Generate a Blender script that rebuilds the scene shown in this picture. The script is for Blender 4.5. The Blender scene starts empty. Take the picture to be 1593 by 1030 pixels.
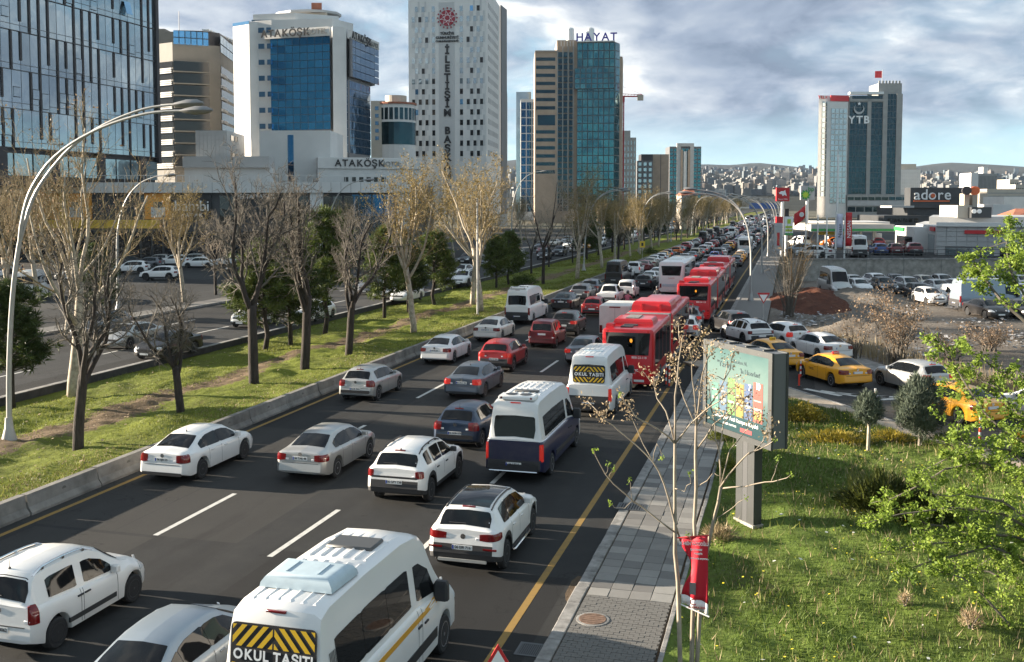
import bpy, math, random
import numpy as np
from mathutils import Vector, Matrix
random.seed(7)
rng = np.random.default_rng(11)
SC = bpy.context.scene
COL = SC.collection
R = math.radians

# ------------------------------------------------------------------ camera
F, CAMH, P_ = 1590.0, 9.1, R(3.5)            # focal length in photo pixels, bridge height, pitch
TH = math.atan((1230 - 796.5) / F)           # the road runs along +Y, the camera looks to the side of it
CX, CY = 796.5, 314 + F * math.tan(P_)
cam = bpy.data.cameras.new('camera')
cam.sensor_width = 36.0
cam.lens = 36.0 * F / 1593
cam.shift_y = -(515 - CY) / 1593
cam.clip_start, cam.clip_end = 0.5, 20000
camo = bpy.data.objects.new('camera', cam)
COL.objects.link(camo)
camo.location = (0, 0, CAMH)
camo.rotation_euler = (R(90) - P_, 0, TH)
SC.camera = camo

# ------------------------------------------------------------------ light
SUN_AZ = R(92.0)      # direction towards the sun, counter-clockwise from +Y
SUN_EL = R(13.0)
SC.view_settings.view_transform = 'Standard'
SC.view_settings.look = 'None'
SC.view_settings.gamma = 1.0
SC.view_settings.use_curve_mapping = False
SC.view_settings.exposure = 2.05
SC.cycles.use_denoising = True
SC.cycles.max_bounces = 6
SC.cycles.diffuse_bounces = 2
SC.cycles.glossy_bounces = 3
SC.cycles.transmission_bounces = 4
SC.cycles.transparent_max_bounces = 6
SC.cycles.sample_clamp_indirect = 6.0
SC.cycles.caustics_reflective = False
SC.cycles.caustics_refractive = False
sl = bpy.data.lights.new('sun', 'SUN')
sl.energy, sl.angle, sl.color = 5.0, R(0.6), (1.0, 0.87, 0.70)
slo = bpy.data.objects.new('sun', sl)
COL.objects.link(slo)
sdir = Vector((-math.sin(SUN_AZ) * math.cos(SUN_EL), math.cos(SUN_AZ) * math.cos(SUN_EL), math.sin(SUN_EL)))
slo.rotation_euler = sdir.to_track_quat('Z', 'Y').to_euler()

# ------------------------------------------------------------------ node helpers
class NT:
    def __init__(s, tree):
        s.t = tree; s.t.nodes.clear()
    def n(s, typ, **kw):
        nd = s.t.nodes.new(typ)
        ins = kw.pop('ins', {})
        for k, v in kw.items(): setattr(nd, k, v)
        for k, v in ins.items():
            sk = nd.inputs[k]
            if isinstance(v, bpy.types.NodeSocket): s.t.links.new(v, sk)
            else: sk.default_value = v
        return nd
    def math(s, op, a, b=0.0, clamp=False):
        return s.n('ShaderNodeMath', operation=op, use_clamp=clamp, ins={0: a, 1: b}).outputs[0]
    def noise(s, vec, scale, detail=4.0, rough=0.55, dist=0.0):
        return s.n('ShaderNodeTexNoise', ins={'Vector': vec, 'Scale': scale, 'Detail': detail, 'Roughness': rough, 'Distortion': dist}).outputs['Fac']
    def ramp(s, fac, stops, interp='LINEAR'):
        nd = s.n('ShaderNodeValToRGB', ins={'Fac': fac})
        cr = nd.color_ramp; cr.interpolation = interp
        while len(cr.elements) < len(stops): cr.elements.new(0.5)
        for e, (p, c) in zip(cr.elements, stops):
            e.position = p; e.color = (c[0], c[1], c[2], 1) if not isinstance(c, (int, float)) else (c, c, c, 1)
        return nd.outputs['Color']
    def mix(s, fac, a, b, blend='MIX'):
        nd = s.n('ShaderNodeMix', data_type='RGBA', blend_type=blend)
        for k, v in ((0, fac), (6, a), (7, b)):
            if isinstance(v, bpy.types.NodeSocket): s.t.links.new(v, nd.inputs[k])
            else: nd.inputs[k].default_value = (v[0], v[1], v[2], 1) if isinstance(v, (tuple, list)) else v
        return nd.outputs[2]
    def mapping(s, vec, scale=(1, 1, 1), loc=(0, 0, 0)):
        return s.n('ShaderNodeMapping', ins={'Vector': vec, 'Scale': scale, 'Location': loc}).outputs[0]

# ------------------------------------------------------------------ sky: Nishita with broken cloud
W = bpy.data.worlds.new('World'); SC.world = W; W.use_nodes = True
nt = NT(W.node_tree)
sky = nt.n('ShaderNodeTexSky', sky_type='NISHITA', sun_disc=False, sun_elevation=R(24), sun_rotation=-SUN_AZ,
           altitude=900, air_density=1.0, dust_density=0.6, ozone_density=1.5)
tc = nt.n('ShaderNodeTexCoord').outputs['Generated']
sep = nt.n('ShaderNodeSeparateXYZ', ins={0: tc})
zz = nt.math('ADD', nt.math('MAXIMUM', sep.outputs[2], 0.0), 0.30)
pl = nt.n('ShaderNodeCombineXYZ', ins={0: nt.math('DIVIDE', sep.outputs[0], zz), 1: nt.math('DIVIDE', sep.outputs[1], zz), 2: 0.0}).outputs[0]
OFF = (5.7, -3.2, 0.0)
def cloud_field(dx, dy):
    q = nt.mapping(pl, (1.15, 1.15, 1), (OFF[0] + dx, OFF[1] + dy, OFF[2]))
    wq = nt.n('ShaderNodeVectorMath', operation='ADD', ins={0: q, 1: nt.n('ShaderNodeVectorMath', operation='SCALE', ins={0: nt.n('ShaderNodeTexNoise', ins={'Vector': q, 'Scale': 2.2, 'Detail': 3.0}).outputs['Color'], 'Scale': 0.35}).outputs[0]}).outputs[0]
    a = nt.noise(wq, 1.5, 7, 0.54, 0.0)
    b = nt.noise(wq, 0.55, 2, 0.5, 0.0)
    return nt.math('ADD', nt.math('MULTIPLY', a, 0.58), nt.math('MULTIPLY', b, 0.42))
d0 = cloud_field(0, 0)
d1 = cloud_field(-0.07, 0.03)                             # a step towards the sun: thin there = lit edge
mask = nt.ramp(d0, [(0.42, 0.0), (0.475, 0.8), (0.55, 1.0)])
lit = nt.math('ADD', nt.math('MULTIPLY', nt.math('SUBTRACT', d0, d1), 6.5), 0.30, clamp=True)
thick = nt.ramp(d0, [(0.43, 1.0), (0.52, 0.55), (0.64, 0.15)])
litc = nt.math('MULTIPLY', lit, nt.math('ADD', nt.math('MULTIPLY', thick, 0.8), 0.2))
ccol = nt.ramp(litc, [(0.0, (0.95, 1.22, 1.66)), (0.12, (1.45, 1.75, 2.25)), (0.29, (2.55, 2.8, 3.1)), (0.54, (6.2, 6.0, 5.6))])
edge = nt.ramp(sep.outputs[2], [(0.028, 0.0), (0.06, 0.45), (0.088, 1.0)])
mask = nt.math('MULTIPLY', mask, edge)
skyc = nt.mix(0.80, sky.outputs[0], (1.9, 3.1, 3.6))
skym = nt.mix(mask, skyc, ccol)
bg = nt.n('ShaderNodeBackground', ins={'Color': skym, 'Strength': 0.065})
nt.n('ShaderNodeOutputWorld', ins={'Surface': bg.outputs[0]})

# ------------------------------------------------------------------ photo pixel -> place
_c, _s = math.cos, math.sin
FW = np.array([-_s(TH) * _c(P_), _c(TH) * _c(P_), -_s(P_)])
RT = np.array([_c(TH), _s(TH), 0.0])
UP = np.cross(RT, FW)
FH = np.array([-_s(TH), _c(TH), 0.0])                      # level heading of the camera
CAMP = np.array([0, 0, CAMH])
def ray(x, y): return FW + RT * ((x - CX) / F) + UP * ((CY - y) / F)
def G(x, y, z=0.0):
    """where the photo pixel meets the level z"""
    r = ray(x, y); return CAMP + r * ((z - CAMH) / r[2])
def AY(x, y, Y):
    r = ray(x, y); return CAMP + r * (Y / r[1])
def AD(x, y, D):
    """pixel at level distance D from the bridge, measured along the view"""
    r = ray(x, y); return CAMP + r * (D / (r @ FH))

# ------------------------------------------------------------------ objects
def tag(o, label=None, cat=None, group=None, kind=None):
    if label: o['label'] = label
    if cat: o['category'] = cat
    if group: o['group'] = group
    if kind: o['kind'] = kind
    return o
def empty(name, loc=(0, 0, 0), rz=0.0, parent=None):
    o = bpy.data.objects.new(name, None); COL.objects.link(o)
    o.location = loc; o.rotation_euler = (0, 0, rz); o.empty_display_size = 0.3
    if parent: o.parent = parent
    return o
def link(name, me, parent=None, loc=(0, 0, 0), rz=0.0, scale=None):
    o = bpy.data.objects.new(name, me); COL.objects.link(o)
    o.location = loc; o.rotation_euler = (0, 0, rz)
    if scale is not None: o.scale = scale
    if parent: o.parent = parent
    return o
def setmat(o, m, slot=0):
    """material on the object, so that copies sharing a mesh can differ"""
    o.material_slots[slot].link = 'OBJECT'; o.material_slots[slot].material = m
    return o
class MB:
    def __init__(s): s.v, s.f, s.m, s.cur = [], [], [], 0
    def mat(s, i): s.cur = i; return s
    def add(s, vs, fs):
        b = len(s.v); s.v.extend([tuple(p) for p in vs])
        for f in fs: s.f.append(tuple(b + i for i in f)); s.m.append(s.cur)
        return s
    def box(s, x0, x1, y0, y1, z0, z1, M4=None, ch=0.0):
        if ch:
            c = ch
            A = [(x0 + c, y0), (x1 - c, y0), (x1, y0 + c), (x1, y1 - c), (x1 - c, y1), (x0 + c, y1), (x0, y1 - c), (x0, y0 + c)]
            B = [(x0 + c, y0 + c), (x1 - c, y0 + c), (x1 - c, y1 - c), (x0 + c, y1 - c)]
            vs = [(x, y, z0) for x, y in A] + [(x, y, z1 - c) for x, y in A] + [(x, y, z1) for x, y in B]
            fs = [tuple(range(7, -1, -1))] + [(i, (i + 1) % 8, 8 + (i + 1) % 8, 8 + i) for i in range(8)] + [(16, 17, 18, 19)]
            fs += [(8, 9, 17, 16), (9, 10, 17), (10, 11, 18, 17), (11, 12, 18), (12, 13, 19, 18), (13, 14, 19), (14, 15, 16, 19), (15, 8, 16)]
        else:
            vs = [(x0, y0, z0), (x1, y0, z0), (x1, y1, z0), (x0, y1, z0), (x0, y0, z1), (x1, y0, z1), (x1, y1, z1), (x0, y1, z1)]
            fs = [(3, 2, 1, 0), (4, 5, 6, 7), (0, 1, 5, 4), (1, 2, 6, 5), (2, 3, 7, 6), (3, 0, 4, 7)]
        if M4 is not None: vs = [tuple(M4 @ Vector(p)) for p in vs]
        return s.add(vs, fs)
    def tube(s, pts, rad, n=6, cap=True):
        pts = [Vector(p) for p in pts]; k = len(pts)
        if isinstance(rad, (int, float)): rad = [rad] * k
        vs = []; ref = None
        for i in range(k):
            t = (pts[min(i + 1, k - 1)] - pts[max(i - 1, 0)])
            if t.length < 1e-9: t = Vector((0, 0, 1))
            t.normalize()
            if ref is None: ref = Vector((1, 0, 0)) if abs(t.x) < 0.8 else Vector((0, 1, 0))
            u = ref - t * ref.dot(t)
            if u.length < 1e-6: u = t.orthogonal()
            u.normalize(); w = t.cross(u); ref = u
            for j in range(n):
                a = 2 * math.pi * j / n
                vs.append(pts[i] + (u * math.cos(a) + w * math.sin(a)) * rad[i])
        fs = [(i * n + j, i * n + (j + 1) % n, (i + 1) * n + (j + 1) % n, (i + 1) * n + j) for i in range(k - 1) for j in range(n)]
        if cap: fs += [tuple(range(n - 1, -1, -1)), tuple(range((k - 1) * n, k * n))]
        return s.add(vs, fs)
    def lathe(s, prof, n=16, axis='z', c=(0, 0, 0)):
        vs = []
        for r, z in prof:
            for j in range(n):
                a = 2 * math.pi * j / n
                p = (r * math.cos(a), r * math.sin(a), z)
                if axis == 'x': p = (p[2], p[0], p[1])
                if axis == 'y': p = (p[1], p[2], p[0])
                vs.append((p[0] + c[0], p[1] + c[1], p[2] + c[2]))
        k = len(prof)
        fs = [(i * n + j, i * n + (j + 1) % n, (i + 1) * n + (j + 1) % n, (i + 1) * n + j) for i in range(k - 1) for j in range(n)]
        fs += [tuple(range(n - 1, -1, -1)), tuple(range((k - 1) * n, k * n))]
        return s.add(vs, fs)
    def prism(s, poly, z0, z1, M4=None):
        k = len(poly)
        vs = [(x, y, z0) for x, y in poly] + [(x, y, z1) for x, y in poly]
        fs = [tuple(range(k - 1, -1, -1)), tuple(range(k, 2 * k))] + [(i, (i + 1) % k, k + (i + 1) % k, k + i) for i in range(k)]
        if M4 is not None: vs = [tuple(M4 @ Vector(p)) for p in vs]
        return s.add(vs, fs)
    def slab(s, grid, off):
        """a grid of points (rows of columns) given thickness by a list of inner points"""
        r, c = len(grid), len(grid[0])
        vs = [p for row in grid for p in row] + [p for row in off for p in row]
        n = r * c; fs = []
        for i in range(r - 1):
            for j in range(c - 1):
                a = i * c + j; q = (a, a + 1, a + c + 1, a + c)
                fs.append(q); fs.append(tuple(n + x for x in q[::-1]))
        ring = [j for j in range(c)] + [i * c + c - 1 for i in range(1, r)] + [(r - 1) * c + j for j in range(c - 2, -1, -1)] + [i * c for i in range(r - 2, 0, -1)]
        for i in range(len(ring)):
            a, b = ring[i], ring[(i + 1) % len(ring)]
            fs.append((b, a, n + a, n + b))
        return s.add(vs, fs)
    def mesh(s, name, mats, smooth=False, sharp=None):
        me = bpy.data.meshes.new(name)
        me.from_pydata(s.v, [], s.f)
        for m in (mats if isinstance(mats, (list, tuple)) else [mats]): me.materials.append(m)
        if any(s.m): me.polygons.foreach_set('material_index', s.m)
        if smooth:
            me.polygons.foreach_set('use_smooth', [True] * len(s.f))
            if sharp: me.set_sharp_from_angle(angle=R(sharp))
        me.update()
        return me
    def build(s, name, mats, parent=None, smooth=False, sharp=None, loc=(0, 0, 0), rz=0.0):
        return link(name, s.mesh(name, mats, smooth, sharp), parent, loc, rz)
def npmesh(name, V, T, mats, smooth=False):
    """triangles or quads from arrays"""
    me = bpy.data.meshes.new(name)
    V = np.asarray(V, np.float32); T = np.asarray(T, np.int32); k = T.shape[1]
    me.vertices.add(len(V)); me.vertices.foreach_set('co', V.ravel())
    me.loops.add(T.size); me.loops.foreach_set('vertex_index', T.ravel())
    me.polygons.add(len(T)); me.polygons.foreach_set('loop_start', np.arange(0, T.size, k, dtype=np.int32))
    me.polygons.foreach_set('loop_total', np.full(len(T), k, np.int32))
    if smooth: me.polygons.foreach_set('use_smooth', np.ones(len(T), bool))
    for m in (mats if isinstance(mats, (list, tuple)) else [mats]): me.materials.append(m)
    me.update(calc_edges=True); me.validate()
    return me
_tc = {}
def text_mesh(body, size, depth, mat, font_scale=1.0, align='CENTER', space=1.0, bold=0.0):
    key = (body, size, depth, mat.name, align, space, bold)
    if key in _tc: return _tc[key]
    cu = bpy.data.curves.new('lettering', 'FONT')
    cu.body, cu.size, cu.extrude, cu.align_x, cu.align_y = body, size, depth, align, 'CENTER'
    cu.space_character = space; cu.resolution_u = 3; cu.offset = bold
    ob = bpy.data.objects.new('lettering', cu)
    me = bpy.data.meshes.new_from_object(ob)
    bpy.data.objects.remove(ob); bpy.data.curves.remove(cu)
    me.name = 'lettering'; me.materials.clear(); me.materials.append(mat)
    _tc[key] = me
    return me
def copy_tree(o, parent=None):
    c = o.copy(); COL.objects.link(c)
    if parent is not None: c.parent = parent
    for ch in o.children: copy_tree(ch, c)
    return c

# ================================================================== materials
MT = {}
def M(name, col, rough=0.6, metal=0.0, var=0.0, vs=3.0, col2=None, bump=0.0, bs=30.0, coat=0.0, spec=0.5, emit=None, es=0.0, obj=False, cr=0.04, stretch=(1, 1, 1)):
    if name in MT: return MT[name]
    m = bpy.data.materials.new(name); m.use_nodes = True
    t = NT(m.node_tree)
    b = t.n('ShaderNodeBsdfPrincipled', ins={'Roughness': rough, 'Metallic': metal, 'Specular IOR Level': spec, 'Coat Weight': coat, 'Coat Roughness': cr})
    pos = t.n('ShaderNodeTexCoord').outputs['Object'] if obj else t.n('ShaderNodeNewGeometry').outputs['Position']
    if stretch != (1, 1, 1): pos = t.mapping(pos, stretch)
    if var > 0 or col2:
        f = t.noise(pos, vs, 5, 0.6)
        lo = col2 or tuple(c * (1 - var) for c in col); hi = col if col2 else tuple(min(1, c * (1 + var)) for c in col)
        c = t.ramp(f, [(0.32, lo), (0.68, hi)])
        t.t.links.new(c, b.inputs['Base Color'])
    else: b.inputs['Base Color'].default_value = (*col, 1)
    if bump > 0:
        h = t.noise(pos, bs, 4, 0.6)
        bn = t.n('ShaderNodeBump', ins={'Strength': bump, 'Distance': 0.02, 'Height': h})
        t.t.links.new(bn.outputs[0], b.inputs['Normal'])
    if emit: b.inputs['Emission Color'].default_value = (*emit, 1); b.inputs['Emission Strength'].default_value = es
    t.n('ShaderNodeOutputMaterial', ins={'Surface': b.outputs[0]})
    MT[name] = m
    return m
def glassy(name, col, metal=0.75, rough=0.04, wob=0.02, ws=0.25, var=0.25):
    """mirror-coated curtain-wall glass whose panes are not quite flat"""
    if name in MT: return MT[name]
    m = bpy.data.materials.new(name); m.use_nodes = True
    t = NT(m.node_tree)
    pos = t.n('ShaderNodeNewGeometry').outputs['Position']
    rnd = t.n('ShaderNodeObjectInfo').outputs['Random']
    c = t.mix(t.noise(pos, 0.13, 3), tuple(x * (1 - var) for x in col), tuple(min(1, x * (1 + var)) for x in col))
    c = t.mix(t.math('MULTIPLY', rnd, 0.35), c, tuple(x * 0.45 for x in col))
    h = t.noise(pos, ws, 3, 0.5)
    bn = t.n('ShaderNodeBump', ins={'Strength': 1.0, 'Distance': wob, 'Height': h})
    b = t.n('ShaderNodeBsdfPrincipled', ins={'Roughness': rough, 'Metallic': metal, 'Base Color': c, 'Normal': bn.outputs[0], 'Specular IOR Level': 0.8})
    t.n('ShaderNodeOutputMaterial', ins={'Surface': b.outputs[0]})
    MT[name] = m
    return m
def paint(name, col, metal=0.0, rough=0.32):
    """car paint: clear coat, road film low on the body"""
    key = 'paint_' + name
    if key in MT: return MT[key]
    m = bpy.data.materials.new(key); m.use_nodes = True
    t = NT(m.node_tree)
    oc = t.n('ShaderNodeTexCoord').outputs['Object']
    z = t.n('ShaderNodeSeparateXYZ', ins={0: oc}).outputs[2]
    f = t.math('MULTIPLY', t.ramp(z, [(0.15, 1.0), (0.75, 0.0)]), t.noise(oc, 3.0, 5, 0.65))
    f2 = t.math('MULTIPLY', t.noise(oc, 1.3, 4), 0.10)
    dirt = t.math('ADD', t.math('MULTIPLY', f, 0.30), f2)
    c = t.mix(dirt, col, (0.16, 0.14, 0.12))
    rr = t.math('ADD', rough, t.math('MULTIPLY', dirt, 0.4))
    b = t.n('ShaderNodeBsdfPrincipled', ins={'Base Color': c, 'Metallic': metal, 'Roughness': rr, 'Coat Weight': 0.4, 'Coat Roughness': 0.08, 'Specular IOR Level': 0.3})
    t.n('ShaderNodeOutputMaterial', ins={'Surface': b.outputs[0]})
    MT[key] = m
    return m
PC = {'white': ((0.72, 0.715, 0.70), 0), 'silver': ((0.42, 0.42, 0.41), 0.55), 'grey': ((0.13, 0.14, 0.155), 0.35), 'slate': ((0.075, 0.095, 0.125), 0.35),
      'black': ((0.012, 0.012, 0.014), 0), 'navy': ((0.012, 0.03, 0.065), 0.2), 'blue': ((0.02, 0.06, 0.22), 0.2), 'red': ((0.30, 0.014, 0.018), 0.1),
      'maroon': ((0.17, 0.02, 0.025), 0), 'orange': ((0.62, 0.16, 0.02), 0), 'taxi': ((0.80, 0.36, 0.012), 0), 'beige': ((0.45, 0.40, 0.32), 0.3),
      'ice': ((0.24, 0.29, 0.34), 0.4), 'busred': ((0.55, 0.008, 0.014), 0), 'pearl': ((0.70, 0.66, 0.60), 0.1)}
def pc(k): return paint(k, PC[k][0], PC[k][1])

M('glass_car', (0.006, 0.007, 0.008), 0.03, spec=0.3)
M('tyre', (0.018, 0.018, 0.019), 0.85)
M('rim', (0.40, 0.40, 0.41), 0.35, 0.8)
M('rim_dark', (0.06, 0.06, 0.065), 0.4, 0.6)
M('black_plastic', (0.022, 0.022, 0.024), 0.6)
M('dark_under', (0.01, 0.01, 0.01), 0.9)
M('chrome', (0.65, 0.65, 0.66), 0.18, 1.0)
M('lamp_red', (0.15, 0.006, 0.007), 0.15, spec=0.7)
M('brake_lit', (0.20, 0.008, 0.008), 0.2, emit=(1.0, 0.05, 0.03), es=0.07)
M('lamp_amber', (0.8, 0.28, 0.02), 0.3, emit=(1.0, 0.35, 0.03), es=0.25)
M('lamp_clear', (0.62, 0.63, 0.64), 0.12, spec=0.8)
M('plate', (0.72, 0.72, 0.70), 0.45)
M('plate_blue', (0.01, 0.04, 0.3), 0.45)
M('ink', (0.012, 0.012, 0.014), 0.6)
M('gap', (0.02, 0.02, 0.021), 0.8)
M('sticker_yellow', (0.72, 0.44, 0.02), 0.45)
M('sticker_white', (0.80, 0.80, 0.79), 0.5)
M('sticker_amber', (0.60, 0.30, 0.03), 0.45)
M('ac_grey', (0.40, 0.49, 0.54), 0.5, var=0.08, vs=4, obj=True)
M('roof_white', (0.74, 0.73, 0.71), 0.5, var=0.08, vs=2.5, obj=True)
M('concrete', (0.27, 0.255, 0.23), 0.9, var=0.32, vs=1.6, bump=0.5, bs=60)
M('barrier_concrete', (0.175, 0.165, 0.15), 0.9, var=0.35, vs=1.4, bump=0.5, bs=60)
M('kerb_stone', (0.215, 0.207, 0.195), 0.9, var=0.38, vs=3.0, bump=0.5, bs=50)
M('galvanised', (0.52, 0.52, 0.50), 0.42, 0.55, var=0.15, vs=2.0)
M('lamp_pole', (0.36, 0.355, 0.34), 0.5, 0.25, var=0.12, vs=2.0)
M('lamp_head', (0.20, 0.20, 0.20), 0.5, 0.2)
M('sign_red', (0.50, 0.02, 0.025), 0.5)
M('sign_white', (0.78, 0.78, 0.76), 0.5)
M('sign_black', (0.02, 0.02, 0.022), 0.5)
M('sign_green', (0.03, 0.28, 0.07), 0.5)
M('sign_lime', (0.42, 0.58, 0.05), 0.5)
M('sign_yellow', (0.70, 0.46, 0.03), 0.5)
M('steel_dark', (0.07, 0.072, 0.075), 0.5, 0.4)
M('bark_dark', (0.036, 0.028, 0.023), 0.95, var=0.45, vs=7, bump=1.0, bs=22, stretch=(1, 1, 0.25))
M('bark_pale', (0.36, 0.31, 0.24), 0.9, var=0.35, vs=5, bump=0.6, bs=20)
M('twig', (0.112, 0.098, 0.080), 0.9, var=0.3, vs=2)
M('twig_pale', (0.30, 0.25, 0.19), 0.9, var=0.3, vs=2)
M('twig_olive', (0.24, 0.185, 0.095), 0.9, var=0.3, vs=2)
M('twig_gold', (0.26, 0.17, 0.075), 0.9, var=0.3, vs=2)
def leafmat(name, a, b_, rough=0.6, trans=0.25, vs=1.2):
    m = bpy.data.materials.new(name); m.use_nodes = True
    t = NT(m.node_tree)
    pos = t.n('ShaderNodeNewGeometry')
    f = t.noise(pos.outputs['Position'], vs, 3)
    f = t.math('ADD', t.math('MULTIPLY', f, 0.6), t.math('MULTIPLY', pos.outputs['Random Per Island'], 0.4))
    c = t.ramp(f, [(0.3, a), (0.7, b_)])
    b = t.n('ShaderNodeBsdfPrincipled', ins={'Base Color': c, 'Roughness': rough, 'Specular IOR Level': 0.25})
    tr = t.n('ShaderNodeBsdfTranslucent', ins={'Color': c})
    mx = t.n('ShaderNodeMixShader', ins={0: trans, 1: b.outputs[0], 2: tr.outputs[0]})
    t.n('ShaderNodeOutputMaterial', ins={'Surface': mx.outputs[0]})
    MT[name] = m
    return m
leafmat('leaf_gold', (0.14, 0.100, 0.032), (0.30, 0.225, 0.075))
leafmat('leaf_dry', (0.28, 0.20, 0.12), (0.58, 0.46, 0.30))
leafmat('leaf_spring', (0.10, 0.165, 0.024), (0.27, 0.36, 0.055), trans=0.4)
leafmat('leaf_rust', (0.13, 0.085, 0.055), (0.33, 0.235, 0.15))
leafmat('pine_needle', (0.045, 0.072, 0.018), (0.125, 0.155, 0.036))
leafmat('pine_needle_dark', (0.028, 0.048, 0.016), (0.075, 0.10, 0.026))
leafmat('juniper_blue', (0.055, 0.075, 0.060), (0.12, 0.145, 0.10))
leafmat('juniper_green', (0.018, 0.032, 0.008), (0.085, 0.10, 0.018))
leafmat('shrub_yellow', (0.16, 0.14, 0.02), (0.42, 0.32, 0.04))
leafmat('grass_blade', (0.080, 0.105, 0.018), (0.235, 0.245, 0.050), trans=0.35, vs=0.7)
leafmat('grass_lush', (0.046, 0.085, 0.016), (0.145, 0.20, 0.036), trans=0.3, vs=0.5)
leafmat('straw', (0.20, 0.15, 0.085), (0.40, 0.32, 0.19))
leafmat('flower_yellow', (0.70, 0.58, 0.03), (0.80, 0.70, 0.08))
leafmat('flower_white', (0.62, 0.62, 0.58), (0.80, 0.80, 0.76))
leafmat('litter_mix', (0.10, 0.095, 0.09), (0.36, 0.36, 0.37), trans=0.0, vs=3.0)

def groundmat(name, fn):
    m = bpy.data.materials.new(name); m.use_nodes = True
    t = NT(m.node_tree); pos = t.n('ShaderNodeNewGeometry').outputs['Position']
    c, h, dist, rough = fn(t, pos)
    bn = t.n('ShaderNodeBump', ins={'Strength': 0.6, 'Distance': dist, 'Height': h})
    b = t.n('ShaderNodeBsdfPrincipled', ins={'Base Color': c, 'Roughness': rough, 'Normal': bn.outputs[0], 'Specular IOR Level': 0.12})
    t.n('ShaderNodeOutputMaterial', ins={'Surface': b.outputs[0]})
    MT[name] = m
    return m
def _asph(k):
    def fn(t, pos):
        big = t.noise(t.mapping(pos, (0.30, 0.035, 1)), 1.0, 5, 0.6)
        mid = t.noise(pos, 0.8, 6, 0.7)
        fine = t.noise(pos, 45.0, 3, 0.7)
        c = t.ramp(t.math('ADD', t.math('MULTIPLY', big, 0.55), t.math('MULTIPLY', mid, 0.45)),
                   [(0.32, (0.044 * k, 0.045 * k, 0.047 * k)), (0.5, (0.058 * k, 0.059 * k, 0.060 * k)), (0.68, (0.084 * k, 0.083 * k, 0.080 * k))])
        # wheel-polished tracks, two to a lane
        x = t.n('ShaderNodeSeparateXYZ', ins={0: pos}).outputs[0]
        wv = t.math('SINE', t.math('MULTIPLY', t.math('ADD', x, 20.7), 6.2832 / 1.88))
        c = t.mix(t.math('MULTIPLY', t.ramp(wv, [(0.35, 0.0), (0.9, 0.5)]), t.noise(t.mapping(pos, (0.5, 0.05, 1)), 1.0, 3)), c, (0.036 * k, 0.035 * k, 0.034 * k))
        # repair patches: long rectangles laid later, darker or paler
        br = t.n('ShaderNodeTexBrick', offset=0.37, ins={'Vector': t.mapping(pos, (0.26, 0.042, 1), (0.3, 0.1, 0)), 'Color1': (0, 0, 0, 1), 'Color2': (1, 1, 1, 1), 'Mortar': (0.45, 0.45, 0.45, 1), 'Scale': 1.0, 'Mortar Size': 0.004, 'Bias': 0.0, 'Brick Width': 1.0, 'Row Height': 0.55})
        pf = t.ramp(br.outputs['Color'], [(0.0, 0.0), (1.0, 1.0)])
        c = t.mix(t.ramp(pf, [(0.62, 0.0), (0.66, 0.75)]), c, (0.036 * k, 0.035 * k, 0.035 * k))
        c = t.mix(t.ramp(pf, [(0.10, 0.55), (0.16, 0.0)]), c, (0.10 * k, 0.095 * k, 0.088 * k))
        c = t.mix(t.ramp(fine, [(0.42, 0.0), (0.72, 0.22)]), c, (0.13 * k + .02, 0.125 * k + .02, 0.118 * k + .018))
        oil = t.ramp(t.noise(t.mapping(pos, (0.9, 0.10, 1)), 1.0, 6, 0.7), [(0.58, 0.0), (0.72, 0.55)])
        c = t.mix(oil, c, (0.022, 0.021, 0.021))
        vo = t.n('ShaderNodeTexVoronoi', feature='DISTANCE_TO_EDGE', ins={'Vector': t.n('ShaderNodeVectorMath', operation='ADD', ins={0: t.mapping(pos, (0.15, 0.06, 1)), 1: t.n('ShaderNodeTexNoise', ins={'Vector': pos, 'Scale': 0.6, 'Detail': 4.0}).outputs['Color']}).outputs[0], 'Scale': 1.0}).outputs[0]
        c = t.mix(t.ramp(vo, [(0.0, 0.6), (0.008, 0.0)]), c, (0.014, 0.014, 0.014))
        return c, fine, 0.012, 0.82
    return fn
groundmat('asphalt', _asph(0.50))
groundmat('asphalt_pale', _asph(0.74))
def _grass(t, pos):
    a = t.noise(pos, 0.35, 6, 0.65); b = t.noise(pos, 6.0, 5, 0.7)
    f = t.math('ADD', t.math('MULTIPLY', a, 0.55), t.math('MULTIPLY', b, 0.45))
    c = t.ramp(f, [(0.30, (0.085, 0.070, 0.038)), (0.42, (0.075, 0.095, 0.024)), (0.55, (0.10, 0.145, 0.028)), (0.75, (0.16, 0.20, 0.048))])
    return c, b, 0.10, 0.95
groundmat('grass_soil', _grass)
def _soil(t, pos):
    a = t.noise(pos, 1.1, 6, 0.7); b = t.noise(pos, 9.0, 5, 0.7)
    c = t.ramp(t.math('ADD', t.math('MULTIPLY', a, 0.5), t.math('MULTIPLY', b, 0.5)), [(0.3, (0.055, 0.040, 0.028)), (0.55, (0.12, 0.088, 0.060)), (0.75, (0.20, 0.155, 0.11))])
    return c, b, 0.12, 0.95
groundmat('soil', _soil)
def _dirt(t, pos):
    a = t.noise(pos, 0.12, 6, 0.7); b = t.noise(pos, 3.0, 6, 0.75)
    c = t.ramp(t.math('ADD', t.math('MULTIPLY', a, 0.5), t.math('MULTIPLY', b, 0.5)), [(0.3, (0.07, 0.06, 0.05)), (0.5, (0.15, 0.13, 0.11)), (0.72, (0.27, 0.245, 0.21))])
    return c, b, 0.15, 0.95
groundmat('dirt', _dirt)
def _red(t, pos):
    b = t.noise(pos, 1.6, 6, 0.75)
    c = t.ramp(b, [(0.3, (0.045, 0.018, 0.012)), (0.55, (0.105, 0.040, 0.024)), (0.75, (0.16, 0.085, 0.055))])
    return c, b, 0.3, 0.95
groundmat('red_soil', _red)
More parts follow.
